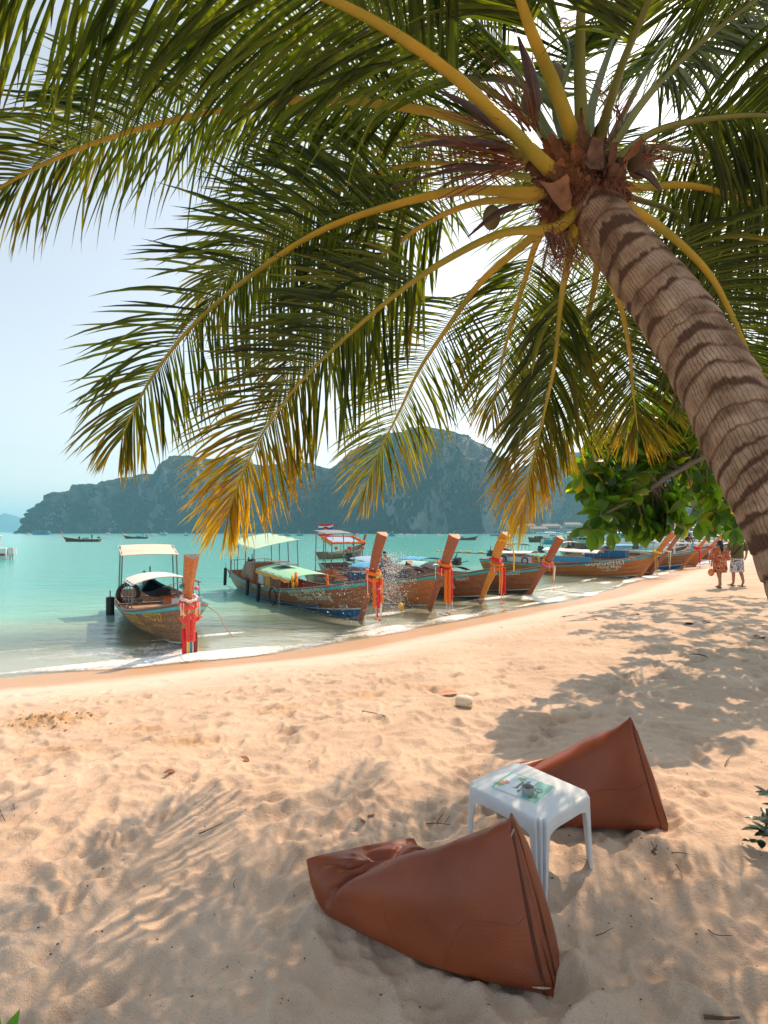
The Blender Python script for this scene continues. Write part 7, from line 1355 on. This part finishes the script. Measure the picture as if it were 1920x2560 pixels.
# long-tails whose bows point away, behind the near row
def back_boat(px, Y, hd, label, roof=CANW, L=8, eng=True, tz=1.5, span=(-5.2,-2.4)):
    h = Hull(L=L, B=1.8, gz=1.1, mid=.55, og=.6, stern=.65, top=(1.1,2.0)); p = at(px, 1330, Y); q_ = Vector((hd[0], hd[1])).normalized()*(L+1.5); r, P = longtail(Vector((p.x+q_.x*.6, p.y+max(0, q_.y), 0)), hd, label, h, W1, W5, WENDG, bottom=(BLKB,.1), strakes=(), group='long-tail boats anchored behind the row'); canopy(r, span[0], span[1], 1.5, tz, tz, roof, 3, arch=.1, deck=.5)
    if eng: engine(r, -L+.2, .95, .9)
    return r
back_boat(1470, 42, (.3,.95), 'brown boat with its engine towards the beach, white roof, behind the slim post', CANW); back_boat(1365, 33, (-.1,1), 'dark boat with raised engine at the tip of the hanging frond', CANK, span=(-4,-2.2)); back_boat(1540, 41, (.5,.85), 'brown boat with mint roof behind the long orange one', CANG2); back_boat(1655, 42, (.8,.5), 'blue-roofed boat behind the post with the red cap', CANS); back_boat(1760, 52, (.8,.5), 'white-roofed boat beyond the two orange posts', CANW); back_boat(1800, 60, (.85,.5), 'boat with a pale roof seen over the hair of the walker', CANP)
hC = Hull(L=7.5, B=1.8, gz=1.1, mid=.55, og=.6, stern=.7, top=(1.1,1.9)); rC, PC = longtail(at(1440,1360,70), (-.7,-.25), 'long-tail boat with blue roof pointing left, far behind the slim post', hC, W6, W5, WENDG, bottom=(BLKB,.1)); canopy(rC, -5, -1.5, 1.4, 1.9, 1.9, CANB, 3, arch=.08, deck=.5)
small_person(at(1424,1375,50)+Vector((0,0,0)) if False else Vector((at(1424,1330,75).x, 75, 1.25)), .2, 'person in a blue shirt sitting on the pale green speedboat', mat('blue_shirt', (.02,.12,.35), .85), sit=True)
small_person(Vector((at(1716,1330,38).x, 38, 1.72)), .3, 'person in dark blue sitting on a roof behind the row, right of the red cap', mat('dark_blue_shirt', (.02,.05,.12), .85), sit=True)
mbp = MB(); mbp.box((0,0,1.25), (3.0,1.6,.08)); 
for x in (-1.3,1.3):
    for y in (-.7,.7): mbp.tube([(x,y,-.3),(x,y,1.25)], .06, n=5)
o = mbp.build('boarding_platform', GW); o.location = (at(1716,1330,38).x, 38, .30); tag(o, 'white boarding platform that carries the seated person in dark blue', 'platform')
# string of yellow floats
for k, px in enumerate((1095,1108,1119,1150,1167,1174,1200,1205,1232,1238,1277,1310)):
    mb = MB(); mb.lathe((0,0,0), [(.02,-.2),(.15,-.12),(.15,.12),(.02,.2)], 10, M=Matrix.Rotation(PI/2, 4, 'Y')); o = mb.build('swim_float', YEL); q = at(px, 1379+(k % 3), F*EYE/(50.0+k*.35)); o.location = (q.x, q.y, .05); tag(o, 'one of the small yellow floats strung across the swimming area', 'float', 'small yellow floats strung across the swimming area')
# buildings of the far village
BW = mat('village_wall', (.30,.29,.26), .8, .1); BR = mat('village_roof', (.22,.16,.13), .85, .2, scale=1); BG = mat('green_roof', (.10,.32,.28), .8, .1)
def house(px, Y, w_, d_, h_, label, roof=BR, base=1.0, floors=2):
    h_ *= .75; w_ *= .8; p = at(px, 1330, Y); r = empty('house', (p.x, p.y, base), 0, label, 'building', 'village houses on the far shore'); mb = MB(); mb.box((0,0,h_/2-3), (w_,d_,h_+6)); mb.build('wall', BW, r, smooth=False)
    mb = MB(); mb.add([(-w_/2-.6,-d_/2-.6,h_),(w_/2+.6,-d_/2-.6,h_),(w_/2+.6,d_/2+.6,h_),(-w_/2-.6,d_/2+.6,h_),(-w_/2+1,0,h_+w_*.14),(w_/2-1,0,h_+w_*.14)], [(0,1,5,4),(1,2,5),(2,3,4,5),(3,0,4),(3,2,1,0)]); mb.build('roof', roof, r, smooth=False)
    n = int(w_/2.6)
    for f_ in range(floors):
        for k in range(n): mb = MB(); mb.box((-w_/2+1.3+k*(w_-1.4)/n, -d_/2-.02, 1.2+f_*h_/floors), (1.5,.12,h_/floors*.5)); mb.build('window', GWD, r, smooth=False)
for a in ((1290,600,26,12,8,'low pale house left of the yellow frond tip'),(1318,610,22,12,12,'house with balcony behind the yellow frond tip'),(1345,590,24,12,7,'long low house between the frond tip and the palm'),(1375,600,26,12,11,'two-storey house with grey roof right of the yellow frond'),(1402,620,22,12,8,'small pale house near the water right of the frond'),(1430,580,24,12,13,'tallest village house left of the broad leaves')): house(*a)
house(1690, 330, 16, 9, 6, 'brown-roofed beach house beneath the hanging leaves', BR, 2.0, 1); house(1722, 320, 12, 8, 5, 'green-roofed beach hut right of the brown roof', BG, 2.5, 1)
